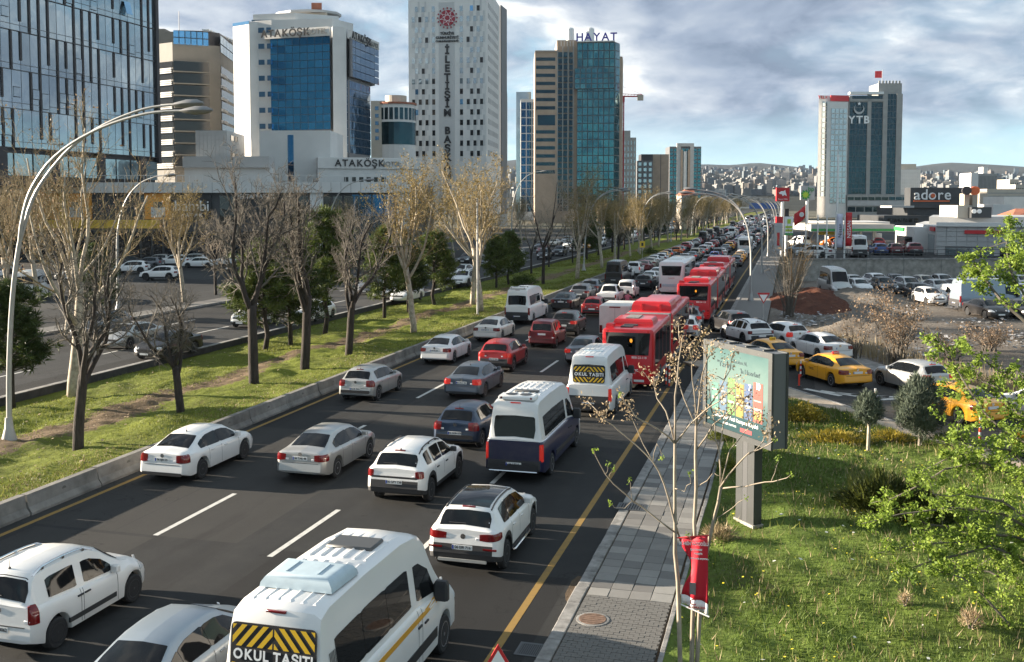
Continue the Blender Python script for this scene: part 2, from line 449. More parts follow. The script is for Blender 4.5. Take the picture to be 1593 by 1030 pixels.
def _plain(t, pos):
    a = t.noise(pos, 0.01, 8, 0.7); b = t.noise(pos, 0.09, 5, 0.7)
    c = t.ramp(t.math('ADD', t.math('MULTIPLY', a, 0.5), t.math('MULTIPLY', b, 0.5)), [(0.3, (0.05, 0.055, 0.035)), (0.5, (0.11, 0.105, 0.08)), (0.7, (0.20, 0.18, 0.145))])
    return c, b, 0.5, 0.95
groundmat('plain', _plain)
def _hill(t, pos):
    a = t.noise(pos, 0.0022, 8, 0.7); b = t.noise(pos, 0.02, 5, 0.7)
    c = t.ramp(t.math('ADD', t.math('MULTIPLY', a, 0.6), t.math('MULTIPLY', b, 0.4)), [(0.3, (0.016, 0.020, 0.018)), (0.5, (0.032, 0.034, 0.028)), (0.72, (0.075, 0.068, 0.055))])
    return c, b, 2.0, 0.95
groundmat('hill', _hill)
def _slab(k):
    def fn(t, pos):
        rnd = t.n('ShaderNodeObjectInfo').outputs['Random']
        b = t.noise(pos, 4.0, 6, 0.7); f = t.noise(pos, 60.0, 3)
        c = t.mix(rnd, (0.15 * k, 0.145 * k, 0.14 * k), (0.31 * k, 0.30 * k, 0.28 * k))
        c = t.mix(t.math('MULTIPLY', b, 0.45), c, (0.10, 0.092, 0.083))
        return c, f, 0.006, 0.9
    return fn
groundmat('paving_slab', _slab(1.0))
groundmat('paver', _slab(0.62))
def linemat(name, col):
    def fn(t, pos):
        w = t.noise(pos, 5.0, 6, 0.75); f = t.noise(pos, 40, 3)
        c = t.mix(t.ramp(w, [(0.50, 0.0), (0.80, 0.75)]), col, (0.085, 0.08, 0.075))
        return c, f, 0.003, 0.7
    return groundmat(name, fn)
linemat('line_white', (0.52, 0.51, 0.48))
linemat('line_yellow', (0.27, 0.17, 0.055))

# ================================================================== ground, roads, pavements
def sheet(name, poly, z, mat, kind='structure', parent=None):
    b = MB(); b.add([(x, y, z) for x, y in poly], [tuple(range(len(poly)))])
    return tag(b.build(name, MT[mat], parent), kind=kind)
def rect(x0, x1, y0, y1): return [(x0, y0), (x1, y0), (x1, y1), (x0, y1)]
sheet('ground', rect(-9000, 9000, -400, 12000), -0.12, 'plain')
road = sheet('road', rect(-21.6, -4.7, -25, 1400), 0.0, 'asphalt')
opp = sheet('opposite_road', rect(-47.6, -33.85, -25, 1400), 0.30, 'asphalt_pale')
sheet('service_area', rect(-180, -49.6, -20, 330), 0.30, 'asphalt_pale')

def marking(parent, x, y0, y1, w, mat, z, name='lane_dash'):
    b = MB(); n = max(1, int((y1 - y0) / 30))
    for i in range(n):
        a = y0 + (y1 - y0) * i / n; c = y0 + (y1 - y0) * (i + 1) / n
        b.add([(x - w / 2, a, z), (x + w / 2, a, z), (x + w / 2, c, z), (x - w / 2, c, z)], [(0, 1, 2, 3)])
    return b.build(name, MT[mat], parent)
marking(road, -20.7, -20, 900, 0.17, 'line_yellow', 0.004, 'edge_line')
marking(road, -5.65, -20, 900, 0.17, 'line_yellow', 0.004, 'edge_line')
for lx, ph in ((-16.62, 23.9), (-12.78, 23.5), (-9.2, 21.7)):
    k = 0; y = ph - 10.15
    while y < 420:
        marking(road, lx, y, y + 4.15, 0.16, 'line_white', 0.004)
        y += 10.15 if lx < -15 else 9.85
for lx, ph in ((-38.3, 21.0), (-42.9, 24.0)):
    y = ph
    while y < 300:
        marking(opp, lx, y, y + 4.0, 0.16, 'line_white', 0.304); y += 9.8
marking(opp, -34.35, 10, 600, 0.14, 'line_white', 0.304, 'edge_line')

# ---- median: grass bank, low retaining wall on its far side
_H = np.random.default_rng(99).random((512, 512))
def vnoise(x, y, f):
    x, y = np.asarray(x, float) * f + 1000, np.asarray(y, float) * f + 1000; xi, yi = np.floor(x).astype(int), np.floor(y).astype(int); u, v = x - xi, y - yi
    u, v = u * u * (3 - 2 * u), v * v * (3 - 2 * v); h = lambda a, b: _H[a % 512, b % 512]
    return (h(xi, yi) * (1 - u) + h(xi + 1, yi) * u) * (1 - v) + (h(xi, yi + 1) * (1 - u) + h(xi + 1, yi + 1) * u) * v - .5
def lumps(x, y): return .18 * vnoise(x, y, .55) + .14 * vnoise(x, y, 1.5) + .10 * vnoise(x, y, 3.6)
def wob(x, y): return 0.05 * np.sin(x * 1.7 + y * 0.31) + 0.04 * np.sin(x * 0.6 - y * 0.83 + 1.3) + 0.03 * np.sin(y * 1.9 + x * 2.7)
def median_z(x, y):
    f = np.clip((x + 33.7) / 12.0, 0, 1)
    return 0.04 + 0.40 * f ** 0.8 + (wob(x, y) + lumps(x, y)) * np.sin(np.pi * np.clip(f, 0.001, .999)) ** 0.5
def gridmesh(name, xs, ys, zf, mat, parent=None):
    X, Y = np.meshgrid(xs, ys); Z = zf(X, Y)
    nx, ny = len(xs), len(ys)
    V = np.stack([X.ravel(), Y.ravel(), Z.ravel()], 1)
    i = (np.arange(ny - 1)[:, None] * nx + np.arange(nx - 1)[None, :]).ravel()
    T = np.stack([i, i + 1, i + nx + 1, i + nx], 1)
    return link(name, npmesh(name, V, T, MT[mat], True), parent)
def _med(t, pos):
    a = t.noise(pos, 0.30, 6, 0.65); b = t.noise(pos, 5.0, 5, 0.7)
    f = t.math('ADD', t.math('MULTIPLY', a, 0.55), t.math('MULTIPLY', b, 0.45))
    c = t.ramp(f, [(0.32, (0.11, 0.085, 0.040)), (0.43, (0.10, 0.115, 0.022)), (0.57, (0.145, 0.17, 0.026)), (0.75, (0.24, 0.235, 0.055))])
    x = t.n('ShaderNodeSeparateXYZ', ins={0: pos}).outputs[0]
    wv = t.math('MULTIPLY', t.math('SUBTRACT', t.noise(pos, 0.16, 4), 0.5), 4.0)
    dd = t.math('ABSOLUTE', t.math('ADD', t.math('ADD', x, 27.2), wv))
    dd = t.math('ADD', dd, t.math('MULTIPLY', t.math('SUBTRACT', b, 0.5), 2.2))
    sl_ = t.ramp(t.noise(pos, 1.4, 6, 0.7), [(0.3, (0.075, 0.050, 0.032)), (0.7, (0.19, 0.135, 0.092))])
    c = t.mix(t.ramp(dd, [(0.75, 0.95), (1.75, 0.0)]), c, sl_)
    return c, b, 0.12, 0.95
groundmat('median_turf', _med)
med = tag(gridmesh('median', np.linspace(-33.75, -21.55, 62), np.concatenate([np.linspace(5, 110, 520), np.linspace(111, 900, 300)]), median_z, 'median_turf'), kind='structure')
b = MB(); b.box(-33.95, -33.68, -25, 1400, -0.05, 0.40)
w = tag(b.build('retaining_kerb', MT['steel_dark']), 'long low shaded kerb wall holding the opposite carriageway above the grass', 'kerb wall')
M('kerb_shade', (0.045, 0.043, 0.042), 0.9, var=0.3, vs=2)  # the wall's face lies in shade; that shade is put into this colour
w.data.materials[0] = MT['kerb_shade']
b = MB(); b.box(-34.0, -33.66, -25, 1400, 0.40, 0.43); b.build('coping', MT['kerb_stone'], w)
# ---- far side of the opposite carriageway
b = MB(); b.box(-47.9, -47.6, -25, 500, 0.2, 0.45); tag(b.build('far_kerb', MT['kerb_stone']), kind='structure')
sheet('far_pavement', rect(-49.6, -47.9, -25, 500), 0.44, 'paving_slab')

# ---- concrete barrier blocks along the median
prof = [(0.0, 0.0), (0.28, 0.0), (0.28, 0.08), (0.16, 0.24), (0.11, 0.60), (0.0, 0.60)]
L_ = 3.17
b = MB()
pp = [(x, z) for x, z in prof if x > 0]; pts = pp + [(-x, z) for x, z in reversed(pp)]
vs = [(x, 0.028, z) for x, z in pts] + [(x, L_ - 0.028, z) for x, z in pts]; k = len(pts)
b.add(vs, [tuple(range(k)), tuple(range(2 * k - 1, k - 1, -1))] + [(i, k + i, k + (i + 1) % k, (i + 1) % k) for i in range(k)])
bar_me = b.mesh('concrete_barrier', MT['barrier_concrete'])
b = MB(); b.lathe([(0.10, 0.0), (0.10, 0.006)], 14, 'x', (0.0, 0, 0)); ring_me = b.mesh('lifting_socket', M('concrete_dark', (0.12, 0.113, 0.10), 0.9))
y = 24.48 - L_ * 6; k = 0
while y < 300:
    o = link('concrete_barrier', bar_me, None, (-21.42 + random.uniform(-.02, .02), y, random.uniform(-.012, .006)), random.uniform(-.004, .004))
    tag(o, 'grey concrete barrier block between the yellow line and the grass median', 'barrier', 'concrete barrier blocks along the median')
    if y < 70:
        s_ = link('lifting_socket', ring_me, o, (0.135, L_ / 2, 0.36))
    y += L_; k += 1
b = MB(); b.box(-21.55, -21.28, y, 1100, 0, 0.60); tag(b.build('concrete_barrier_run', MT['barrier_concrete']), 'distant run of concrete barrier continuing along the grass median', 'barrier')

# ---- pavement on the near side: kerb stones, slabs, small pavers
walk = sheet('pavement', rect(-4.72, -2.36, -10, 57.3), 0.085, 'soil')
kb = MB(); kb.box(-0.15, 0.15, 0.006, 0.994, -0.1, 0.14, ch=0.02); kme = kb.mesh('kerb_stone', MT['kerb_stone'])
for i in range(10, 57): link('kerb_stone', kme, walk, (-4.56 + random.uniform(-.008, .008), i, random.uniform(-.006, .006)))
sb = MB(); sb.box(-0.236, 0.236, -0.236, 0.236, -0.05, 0.0, ch=0.006); sme = sb.mesh('paving_slab', MT['paving_slab'])
for j in range(70):
    for i in range(4):
        o = link('paving_slab', sme, walk, (-4.13 + i * 0.485, 22.75 + j * 0.485, 0.145 + random.uniform(-.005, .005)))
        o.rotation_euler = (random.uniform(-.014, .014), random.uniform(-.014, .014), random.uniform(-.012, .012))
pv = MB(); r_ = 0
for j in range(-40, 101):
    yy = 12.3 + 0.104 * j
    if yy < 12 or yy > 22.4: continue
    for i in range(-1, 10):
        x0 = -4.37 + i * 0.212 + (0.106 if j % 2 else 0); x1 = x0 + 0.203
        x0, x1 = max(x0, -4.37), min(x1, -2.44)
        if x1 - x0 < 0.05: continue
        h = 0.142 + random.uniform(-.004, .004); pv.box(x0, x1, yy, yy + 0.095, 0.09, h)
tag(pv.build('paver_bricks', MT['paver'], walk), kind='stuff')
eb = MB(); eb.box(-0.05, 0.05, 0.006, 0.994, -0.1, 0.16, ch=0.01); eme = eb.mesh('edging_stone', MT['kerb_stone'])
for i in range(12, 57): link('edging_stone', eme, walk, (-2.33 + random.uniform(-.01, .01), i, random.uniform(-.01, .012)))
walk2 = sheet('pavement_beyond', rect(-4.72, -1.6, 76, 700), 0.13, 'paving_slab')
b = MB(); b.box(-4.74, -4.44, 76, 700, -0.05, 0.16); b.build('kerb', MT['kerb_stone'], walk2)
pb = [G(x, y) for x, y in ((906, 897), (899, 896), (889, 904), (884, 915), (879, 924), (880, 934), (885, 940), (893, 931), (898, 918), (905, 906))]
b = MB(); b.add([(p[0], p[1], 0.003) for p in pb], [tuple(range(len(pb)))[::-1]]); b.build('broken_asphalt', MT['soil'], road)
# drain grate, manhole, tree pit
def grate(loc, w_, l_, n, label):
    e = empty('drain_grate', loc); b = MB()
    b.box(-w_ / 2 - .06, w_ / 2 + .06, -l_ / 2 - .06, -l_ / 2, 0, .012); b.box(-w_ / 2 - .06, w_ / 2 + .06, l_ / 2, l_ / 2 + .06, 0, .012)
    b.box(-w_ / 2 - .06, -w_ / 2, -l_ / 2, l_ / 2, 0, .012); b.box(w_ / 2, w_ / 2 + .06, -l_ / 2, l_ / 2, 0, .012)
    b.build('frame', MT['steel_dark'], e)
    b = MB(); b.box(-w_ / 2, w_ / 2, -l_ / 2, l_ / 2, 0.001, .004); b.build('pit', MT['dark_under'], e)
    bm = MB(); bm.box(-w_ / n * .28, w_ / n * .28, -l_ / 2, l_ / 2, .004, .013); me = bm.mesh('bar', MT['steel_dark'])
    for i in range(n): link('bar', me, e, (-w_ / 2 + w_ * (i + .5) / n, 0, 0))
    return tag(e, label, 'drain')
gp = G(833, 1012); grate((-4.98, gp[1], 0.002), 0.42, 0.5, 10, 'rusty iron drain grate set in the asphalt beside the kerb')
gp = G(982, 789, .14); grate((gp[0], gp[1], 0.147), 0.7, 0.55, 9, 'dark iron tree-pit grate sunk in the paving slabs')
gp = G(922, 964, .14)
e = empty('manhole_cover', (gp[0], gp[1], 0.147))
b = MB(); b.lathe([(0.36, -.02), (0.36, .006), (0.33, .010)], 28); b.build('ring', MT['kerb_stone'], e)
b = MB(); b.lathe([(0.30, .0), (0.30, .014), (0.28, .018)], 28)
for i in range(5): b.box(-.22, .22, -.2 + i * .1 - .01, -.2 + i * .1 + .01, .018, .024)
b.build('lid', M('rust', (0.16, 0.10, 0.07), 0.85, 0.2, var=0.35, vs=9), e)
tag(e, 'round rusty manhole cover in a broken concrete ring among small pavers', 'manhole')

# ---- slip road on the other side of the lawn
def poly_strip(pts_a, pts_b, z): return None
RL = [(-4.7, 58.4), (0.4, 50.4), (6.2, 41.1), (13.0, 30.0), (22, 16)]        # lawn side
RU = [(-4.7, 79.0), (-1.6, 72.0), (3.5, 59.2), (9.5, 46.4), (15.5, 36.5), (26, 20)]   # waste-ground side
ramp = sheet('slip_road', RL + RU[::-1], 0.004, 'asphalt_pale')
def offset(pl, d):
    out = []
    for i, p in enumerate(pl):
        a = Vector(pl[max(0, i - 1)]); c = Vector(pl[min(len(pl) - 1, i + 1)]); t_ = (c - a).normalized()
        out.append((p[0] + t_.y * d, p[1] - t_.x * d))
    return out
def band(name, line, d, z0, z1, mat, parent=None):
    A, B = line, offset(line, d); b = MB(); n = len(A)
    vs = [(x, y, z1) for x, y in A] + [(x, y, z1) for x, y in B] + [(x, y, z0) for x, y in A] + [(x, y, z0) for x, y in B]
    fs = []
    for i in range(n - 1):
        fs += [(i, i + 1, n + i + 1, n + i), (2 * n + i, 2 * n + i + 1, i + 1, i), (n + i, n + i + 1, 3 * n + i + 1, 3 * n + i)]
    fs += [(0, n, 3 * n, 2 * n), (2 * n - 1, n - 1, 3 * n - 1, 4 * n - 1)]
    return b.add(vs, fs).build(name, MT[mat], parent)
M('paving_warm', (0.34, 0.28, 0.215), 0.9, var=0.22, vs=2.5, bump=0.4, bs=14)
lw = tag(band('slip_pavement', RL, 1.25, -0.05, 0.12, 'paving_warm'), kind='structure')
band('kerb', RL, 0.16, -0.05, 0.135, 'kerb_stone', lw)
uw = tag(band('waste_ground_pavement', RU, -1.5, -0.05, 0.12, 'kerb_stone'), kind='structure')
# hatched paint: a stop line and short bars across the near half
dirv = Vector((-5.8, 9.3)).normalized(); nrm = Vector((dirv.y, -dirv.x))
def ramp_bar(px0, px1, w_):
    a = Vector(G(*px0)[:2]); c = Vector(G(*px1)[:2]); t_ = (c - a).normalized(); n_ = Vector((t_.y, -t_.x)) * w_ / 2
    b = MB(); b.add([(*(a + n_), 0.009), (*(c + n_), 0.009), (*(c - n_), 0.009), (*(a - n_), 0.009)], [(0, 1, 2, 3)])
    b.build('road_mark', MT['line_white'], ramp)
for k in range(5): ramp_bar((1252 + k * 24, 605 + k * 3), (1308 + k * 25, 616 + k * 0.5), 0.32)
ramp_bar((1338, 624), (1402, 620), 0.35)

# ---- lawn on the near right
def lawn_z(x, y):
    return 0.14 + 0.06 * np.sin(x * 0.9 + y * 0.23) + 0.05 * np.sin(y * 0.7 - x * 0.4 + 2) + 0.02 * np.sin(x * 3.1 + y * 2.3) + lumps(x, y) * .9
LB = offset(RL, 1.27)
def lawn_lim(y):      # x of the pavement edge at y
    return np.interp(y, [p[1] for p in LB[::-1]], [p[0] for p in LB[::-1]])
def lawn_sheet():
    ys = np.linspace(8, 54.0, 260); V = []; nx = 70
    for y in ys:
        xr = max(-2.2, min(40.0, float(lawn_lim(y)) - 0.0))
        for i in range(nx + 1):
            x = -2.29 + (xr + 2.29) * i / nx; V.append((x, y, float(lawn_z(x, y)) if 0 < i else 0.13))
    n1 = nx + 1
    T = [(j * n1 + i, j * n1 + i + 1, (j + 1) * n1 + i + 1, (j + 1) * n1 + i) for j in range(len(ys) - 1) for i in range(nx)]
    return link('lawn', npmesh('lawn', V, T, MT['grass_soil'], True))
tag(lawn_sheet(), kind='structure')
def blades(name, x, y, z, h, wd, lean, mat, label, cat, parent=None):
    n = len(x); a = rng.uniform(0, 2 * np.pi, n); la = rng.uniform(0, 2 * np.pi, n); ln = lean * h * rng.random(n)
    b0 = np.stack([x - np.cos(a) * wd, y - np.sin(a) * wd, z], 1); b1 = np.stack([x + np.cos(a) * wd, y + np.sin(a) * wd, z], 1)
    tp = np.stack([x + np.cos(la) * ln, y + np.sin(la) * ln, z + h], 1)
    V = np.concatenate([b0, b1, tp]); i = np.arange(n); T = np.stack([i, i + n, i + 2 * n], 1)
    o = link(name, npmesh(name, V, T, MT[mat]), parent)
    return tag(o, label, cat, kind='stuff') if parent is None else tag(o, kind='stuff')
def patchy(x, y, s=1.0):
    return 0.5 + 0.25 * np.sin(x * 0.8 * s + 1.1 * np.sin(y * 0.37 * s)) + 0.25 * np.sin(y * 0.6 * s + 1.7 * np.sin(x * 0.51 * s + 0.4))
n = 230000
yy = 13 + 41 * rng.random(n) ** 1.15; xr = np.clip(lawn_lim(yy), -2.2, 26.0); xx = -2.25 + (xr + 2.25) * rng.random(n) ** 0.9
pt = patchy(xx, yy); keep = rng.random(n) < 0.35 + 0.65 * pt; xx, yy, pt = xx[keep], yy[keep], pt[keep]
edge_ = (xx < -1.6) | (lawn_lim(yy) - xx < 0.8)
hh = (0.05 + 0.17 * pt ** 1.5 * rng.random(len(xx))) * np.where(edge_, 1.3, 1.0)
blades('grass', xx, yy, lawn_z(xx, yy) - 0.01, hh, 0.008 + 0.009 * rng.random(len(xx)), 1.0, 'grass_lush', 'lush green grass of the lawn beside the pavement and billboard', 'grass')
wn = 4500; wy = 14 + 38 * rng.random(wn); wx = -2.2 + (np.clip(lawn_lim(wy), -2, 22) + 2.2) * rng.random(wn); wk = patchy(wx * 1.9 + 3, wy * 1.7, 1.3) > .66; wx, wy = wx[wk], wy[wk]
blades('weeds', wx, wy, lawn_z(wx, wy), .12 + .16 * rng.random(len(wx)), .012 + .012 * rng.random(len(wx)), 1.2, 'grass_blade', 'taller yellow-green weeds in tufts across the lawn', 'weeds')
sel = rng.random(len(xx)) < 0.05; x2, y2 = xx[sel], yy[sel]
blades('dry_grass', x2 + .03, y2, lawn_z(x2, y2), 0.10 + 0.2 * rng.random(len(x2)), 0.008 + .006 * rng.random(len(x2)), 0.7, 'straw', 'straw coloured dead stems among the lawn grass', 'grass')
def dots(name, x, y, z, r, mat, label, cat):
    n = len(x); a = rng.uniform(0, 6.28, n); t_ = rng.uniform(-.4, .4, (n, 2)); V = []
    for k in range(4):
        ang = a + k * np.pi / 2; dx, dy = np.cos(ang) * r, np.sin(ang) * r
        V.append(np.stack([x + dx, y + dy, z + dx * t_[:, 0] + dy * t_[:, 1]], 1))
    V = np.concatenate(V); i = np.arange(n); T = np.stack([i, i + n, i + 2 * n, i + 3 * n], 1)
    return tag(link(name, npmesh(name, V, T, MT[mat])), label, cat, kind='stuff')
n = 2600; yy = 14 + 30 * rng.random(n); xx = -2.2 + (np.clip(lawn_lim(yy), -2, 20) + 2.2) * rng.random(n)
k_ = rng.random(n) < patchy(xx + 5, yy * 1.3, 1.4) ** 2; xx, yy = xx[k_], yy[k_]
dots('dandelion_flowers', xx, yy, lawn_z(xx, yy) + 0.12 + 0.06 * rng.random(len(xx)), 0.020 + 0.016 * rng.random(len(xx)), 'flower_yellow', 'scattered small yellow dandelions in the lawn', 'flowers')
n = 230; yy = 15 + 28 * rng.random(n); xx = -2.2 + (np.clip(lawn_lim(yy), -2, 16) + 2.2) * rng.random(n)
dots('paper_litter', xx, yy, lawn_z(xx, yy) + 0.09, 0.02 + 0.05 * rng.random(n) ** 3, 'flower_white', 'small white scraps of litter lying in the lawn', 'litter')
# median grass
n = 150000
yy = 16 + 170 * rng.random(n) ** 1.9; xx = -33.5 + 11.7 * rng.random(n)
soil_d = np.abs(xx + 27.2 + 1.2 * np.sin(yy * 0.11)); pt = patchy(xx * 1.3, yy)
keep = (rng.random(n) < np.clip((soil_d - 0.75) / 1.5, 0.06, 1)) & (rng.random(n) < 0.3 + 0.7 * pt); xx, yy, pt = xx[keep], yy[keep], pt[keep]
sc_ = np.clip(yy / 60, 0.8, 2.5)
dy_ = (xx > -23.6) & (patchy(xx * .6, yy * .5, 1.6) > .55) & (rng.random(len(xx)) < .4); blades('median_straw', xx[dy_] + .02, yy[dy_], median_z(xx[dy_], yy[dy_]), .05 + .07 * rng.random(dy_.sum()), (.012 + .01 * rng.random(dy_.sum())) * sc_[dy_], 1.2, 'straw', 'dry straw-coloured grass patches along the top of the barrier', 'grass')
blades('median_grass', xx, yy, median_z(xx, yy) - 0.01, (0.05 + 0.13 * pt * rng.random(len(xx))) * sc_ ** 0.3, (0.012 + 0.012 * rng.random(len(xx))) * sc_, 0.9, 'grass_blade', 'sunlit yellow-green grass growing on the median', 'grass')
n = 1400; yy = 16 + 60 * rng.random(n) ** 1.4; xx = -33 + 11 * rng.random(n)
dots('leaf_litter', xx, yy, median_z(xx, yy) + 0.05, 0.02 + 0.05 * rng.random(n) ** 2, 'leaf_dry', 'fallen dry leaves and scraps on the median soil', 'litter')

# ---- waste ground and car park behind the slip road
sheet('waste_ground', [(-1.6, 72.5), (4.9, 59.5), (11.0, 47.0), (17, 38), (28, 22), (120, 22), (120, 122.5), (-1.5, 122.5)], -0.03, 'dirt')

# ================================================================== vehicles
def ip(tbl, y):
    if y <= tbl[0][0]: return tbl[0][1]
    for (a, va), (c, vc) in zip(tbl, tbl[1:]):
        if y <= c: return va + (vc - va) * (y - a) / (c - a)
    return tbl[-1][1]
def lerp(a, c, t): return a + (c - a) * t
class Body:
    """a lofted car body; y = 0 at the rear bumper, x to the right"""
    def __init__(s, **k):
        s.__dict__.update(k)
        s.roof = max(z for _, z in s.top)
        s.hw = s.W / 2
        s.wheels = (s.ro, s.ro + s.wb)
        e = s.__dict__.get('end', 0.05)
        s.plan = [(0, s.hw - e * 2.2), (0.04, s.hw - e * 1.2), (0.14, s.hw - e * 0.4), (0.45, s.hw), (s.L - 1.0, s.hw), (s.L - 0.45, s.hw - 0.05), (s.L - 0.15, s.hw - 0.16), (s.L - .03, s.hw - 0.34), (s.L, s.hw - 0.46)]
        s.ra = s.r + 0.07
    def sill(s, y):
        z = s.zs
        for w in s.wheels:
            d = abs(y - w)
            if d < s.ra: z = max(z, s.r + math.sqrt(s.ra ** 2 - d * d))
        if y < 0.3: z = max(z, lerp(s.zs + 0.10, s.zs, y / 0.3))
        return z
    def lean(s, y, z):
        o = 0
        if y < 0.5: o += ip(s.rl, z) * (1 - y / 0.5)
        if y > s.L - 0.5: o -= ip(s.fl, z) * (1 - (s.L - y) / 0.5)
        return y + o
    def sec(s, y):
        hw = ip(s.plan, y); zt = ip(s.top, y); zb0 = ip(s.belt, y); zb = min(zb0, zt - 0.03); zs = min(s.sill(y), zb - 0.16)
        t = max(0, min(1, (zt - zb - 0.05) / max(0.05, s.roof - zb0 - 0.05)))
        xt = lerp(hw - 0.13, s.wr, t)
        c = 0.13 if s.clad else 0.04
        p = [(0, zs), (hw - 0.2, zs), (hw - 0.012, zs + 0.03), (hw - 0.002, min(zs + 0.03 + c, zb - .12)), (hw, max(lerp(s.zs, zb, 0.6), min(zs + 0.05 + c, zb - .11))), (hw - 0.012, zb - 0.09), (hw - 0.045, zb - 0.015), (hw - 0.075, zb + 0.005 * t)]
        p.append((xt, lerp(lerp(zb, zt, 0.55), zt - 0.055, t)))
        p.append((lerp(xt - 0.22, xt - 0.11, t), zt - lerp(0.022, 0.012, t)))
        p.append((0, zt + 0.012))
        return p        # 7 = greenhouse foot, 8 = roof edge, 9 = roof, 10 = centre
    def P(s, x, y, z): return (x, s.lean(y, z), z)
    def stations(s):
        ys = {y for y, _ in s.top} | {y for y, _ in s.plan} | {y for y, _ in s.belt} | {0.3, 0.5, s.L - 0.5, s.L, 0}
        for w in s.wheels:
            for i in range(-6, 7): ys.add(w + s.ra * math.sin(i / 6 * math.pi / 2) * 0.999)
            ys |= {w - s.ra - 0.012, w + s.ra + 0.012}
        ys = sorted(y for y in ys if 0 <= y <= s.L); out = [ys[0]]
        for y in ys[1:]:
            if y - out[-1] > 0.006: out.append(y)
        return out
    def shell(s):
        b = MB(); st = s.stations(); S = [s.sec(y) for y in st]; n = 11
        for sg in (1, -1):
            vs = [s.P(sg * x, y, z) for y, p in zip(st, S) for x, z in p]
            for j in range(n - 1):
                b.cur = 1 if j == 0 else (2 if (s.clad and j in (1, 2)) else 0)
                fs = []
                for i in range(len(st) - 1):
                    a = i * n + j; q = (a, a + n, a + n + 1, a + 1)
                    fs.append(q if sg > 0 else q[::-1])
                b.add(vs, fs) if j == 0 else [b.f.append(tuple(base + i for i in f)) or b.m.append(b.cur) for f in fs]
                if j == 0: base = len(b.v) - len(vs)
        for k, (y, p) in enumerate(((st[0], S[0]), (st[-1], S[-1]))):
            vs = [s.P(x, y, z) for x, z in p] + [s.P(-x, y, z) for x, z in p]
            for j in range(n - 1):
                b.cur = 2 if (s.clad or s.bump) and j <= 3 else 0
                q = (j, j + 1, n + j + 1, n + j)
                bb = len(b.v); b.add([vs[i] for i in q], [(0, 1, 2, 3) if k == 0 else (3, 2, 1, 0)])
        return b
    def toppt(s, y, f):
        p = s.sec(y); x = f * p[8][0]; ax = abs(x)
        if ax > p[9][0]: z = lerp(p[9][1], p[8][1], (ax - p[9][0]) / max(1e-6, p[8][0] - p[9][0]))
        else: z = lerp(p[10][1], p[9][1], ax / max(1e-6, p[9][0]))
        return Vector(s.P(x, y, z))
    def sidept(s, y, z, sg=1):
        p = s.sec(y)
        for k in range(2, 8):
            if z <= p[k + 1][1]:
                f = (z - p[k][1]) / max(1e-6, p[k + 1][1] - p[k][1]); return Vector(s.P(sg * lerp(p[k][0], p[k + 1][0], max(0, f)), y, z))
        return Vector(s.P(sg * p[8][0], y, p[8][1]))
    def topgrid(s, y0, y1, f, ny=5, nx=7, off=0.010, f1=None):
        rows = []; inner = []
        ys = sorted({y0, y1} | {y for y, _ in s.top if y0 + .03 < y < y1 - .03})
        if len(ys) < 3: ys = [y0, (y0 + y1) / 2, y1]
        for y in ys:
            t_ = (y - y0) / (y1 - y0); ff = lerp(f, f1 or f, t_); row = []; rin = []
            p = s.sec(y); k = min(p[9][0] / p[8][0], ff - .01)
            if y in (y0, y1): ff = max(k + .01, ff * .955)
            for g_ in (-ff, -k, -k * .5, 0, k * .5, k, ff):
                a = s.toppt(y, g_); e = 0.02
                t1 = s.toppt(y, min(1, g_ + e)) - s.toppt(y, max(-1, g_ - e)); t2 = s.toppt(min(s.L, y + e), g_) - s.toppt(max(0, y - e), g_)
                nn = t1.cross(t2)
                nn = nn.normalized() if nn.length > 1e-9 else Vector((0, 0, 1))
                if nn.z < 0: nn = -nn
                row.append(a + nn * off); rin.append(a - nn * 0.02)
            rows.append(row); inner.append(rin)
        return MB().slab(rows, inner)
    def sidewin(s, y0, y1, sg, zl=0.03, zh=0.045, off=0.010, n=6):
        cols = sorted({y0, y1, lerp(y0, y1, .1), lerp(y0, y1, .9)} | {y for y, _ in s.top if y0 + .04 < y < y1 - .04}); n = len(cols); rows = []; inner = []
        for k in range(4):
            row = []; rin = []
            for i, y in enumerate(cols):
                p = s.sec(y); a = p[7][1] + zl; c = p[8][1] - zh; c = max(c, a + 0.01)
                if i in (0, n - 1): a += 0.015; c -= min(0.015, (c - a) * .3)
                z = lerp(a, c, k / 3); q = s.sidept(y, z, sg); o = Vector((sg, 0, 0.25)).normalized()
                row.append(q + o * off); rin.append(q - o * 0.03)
            rows.append(row if sg > 0 else row[::-1]); inner.append(rin if sg > 0 else rin[::-1])
        return MB().slab(rows, inner)
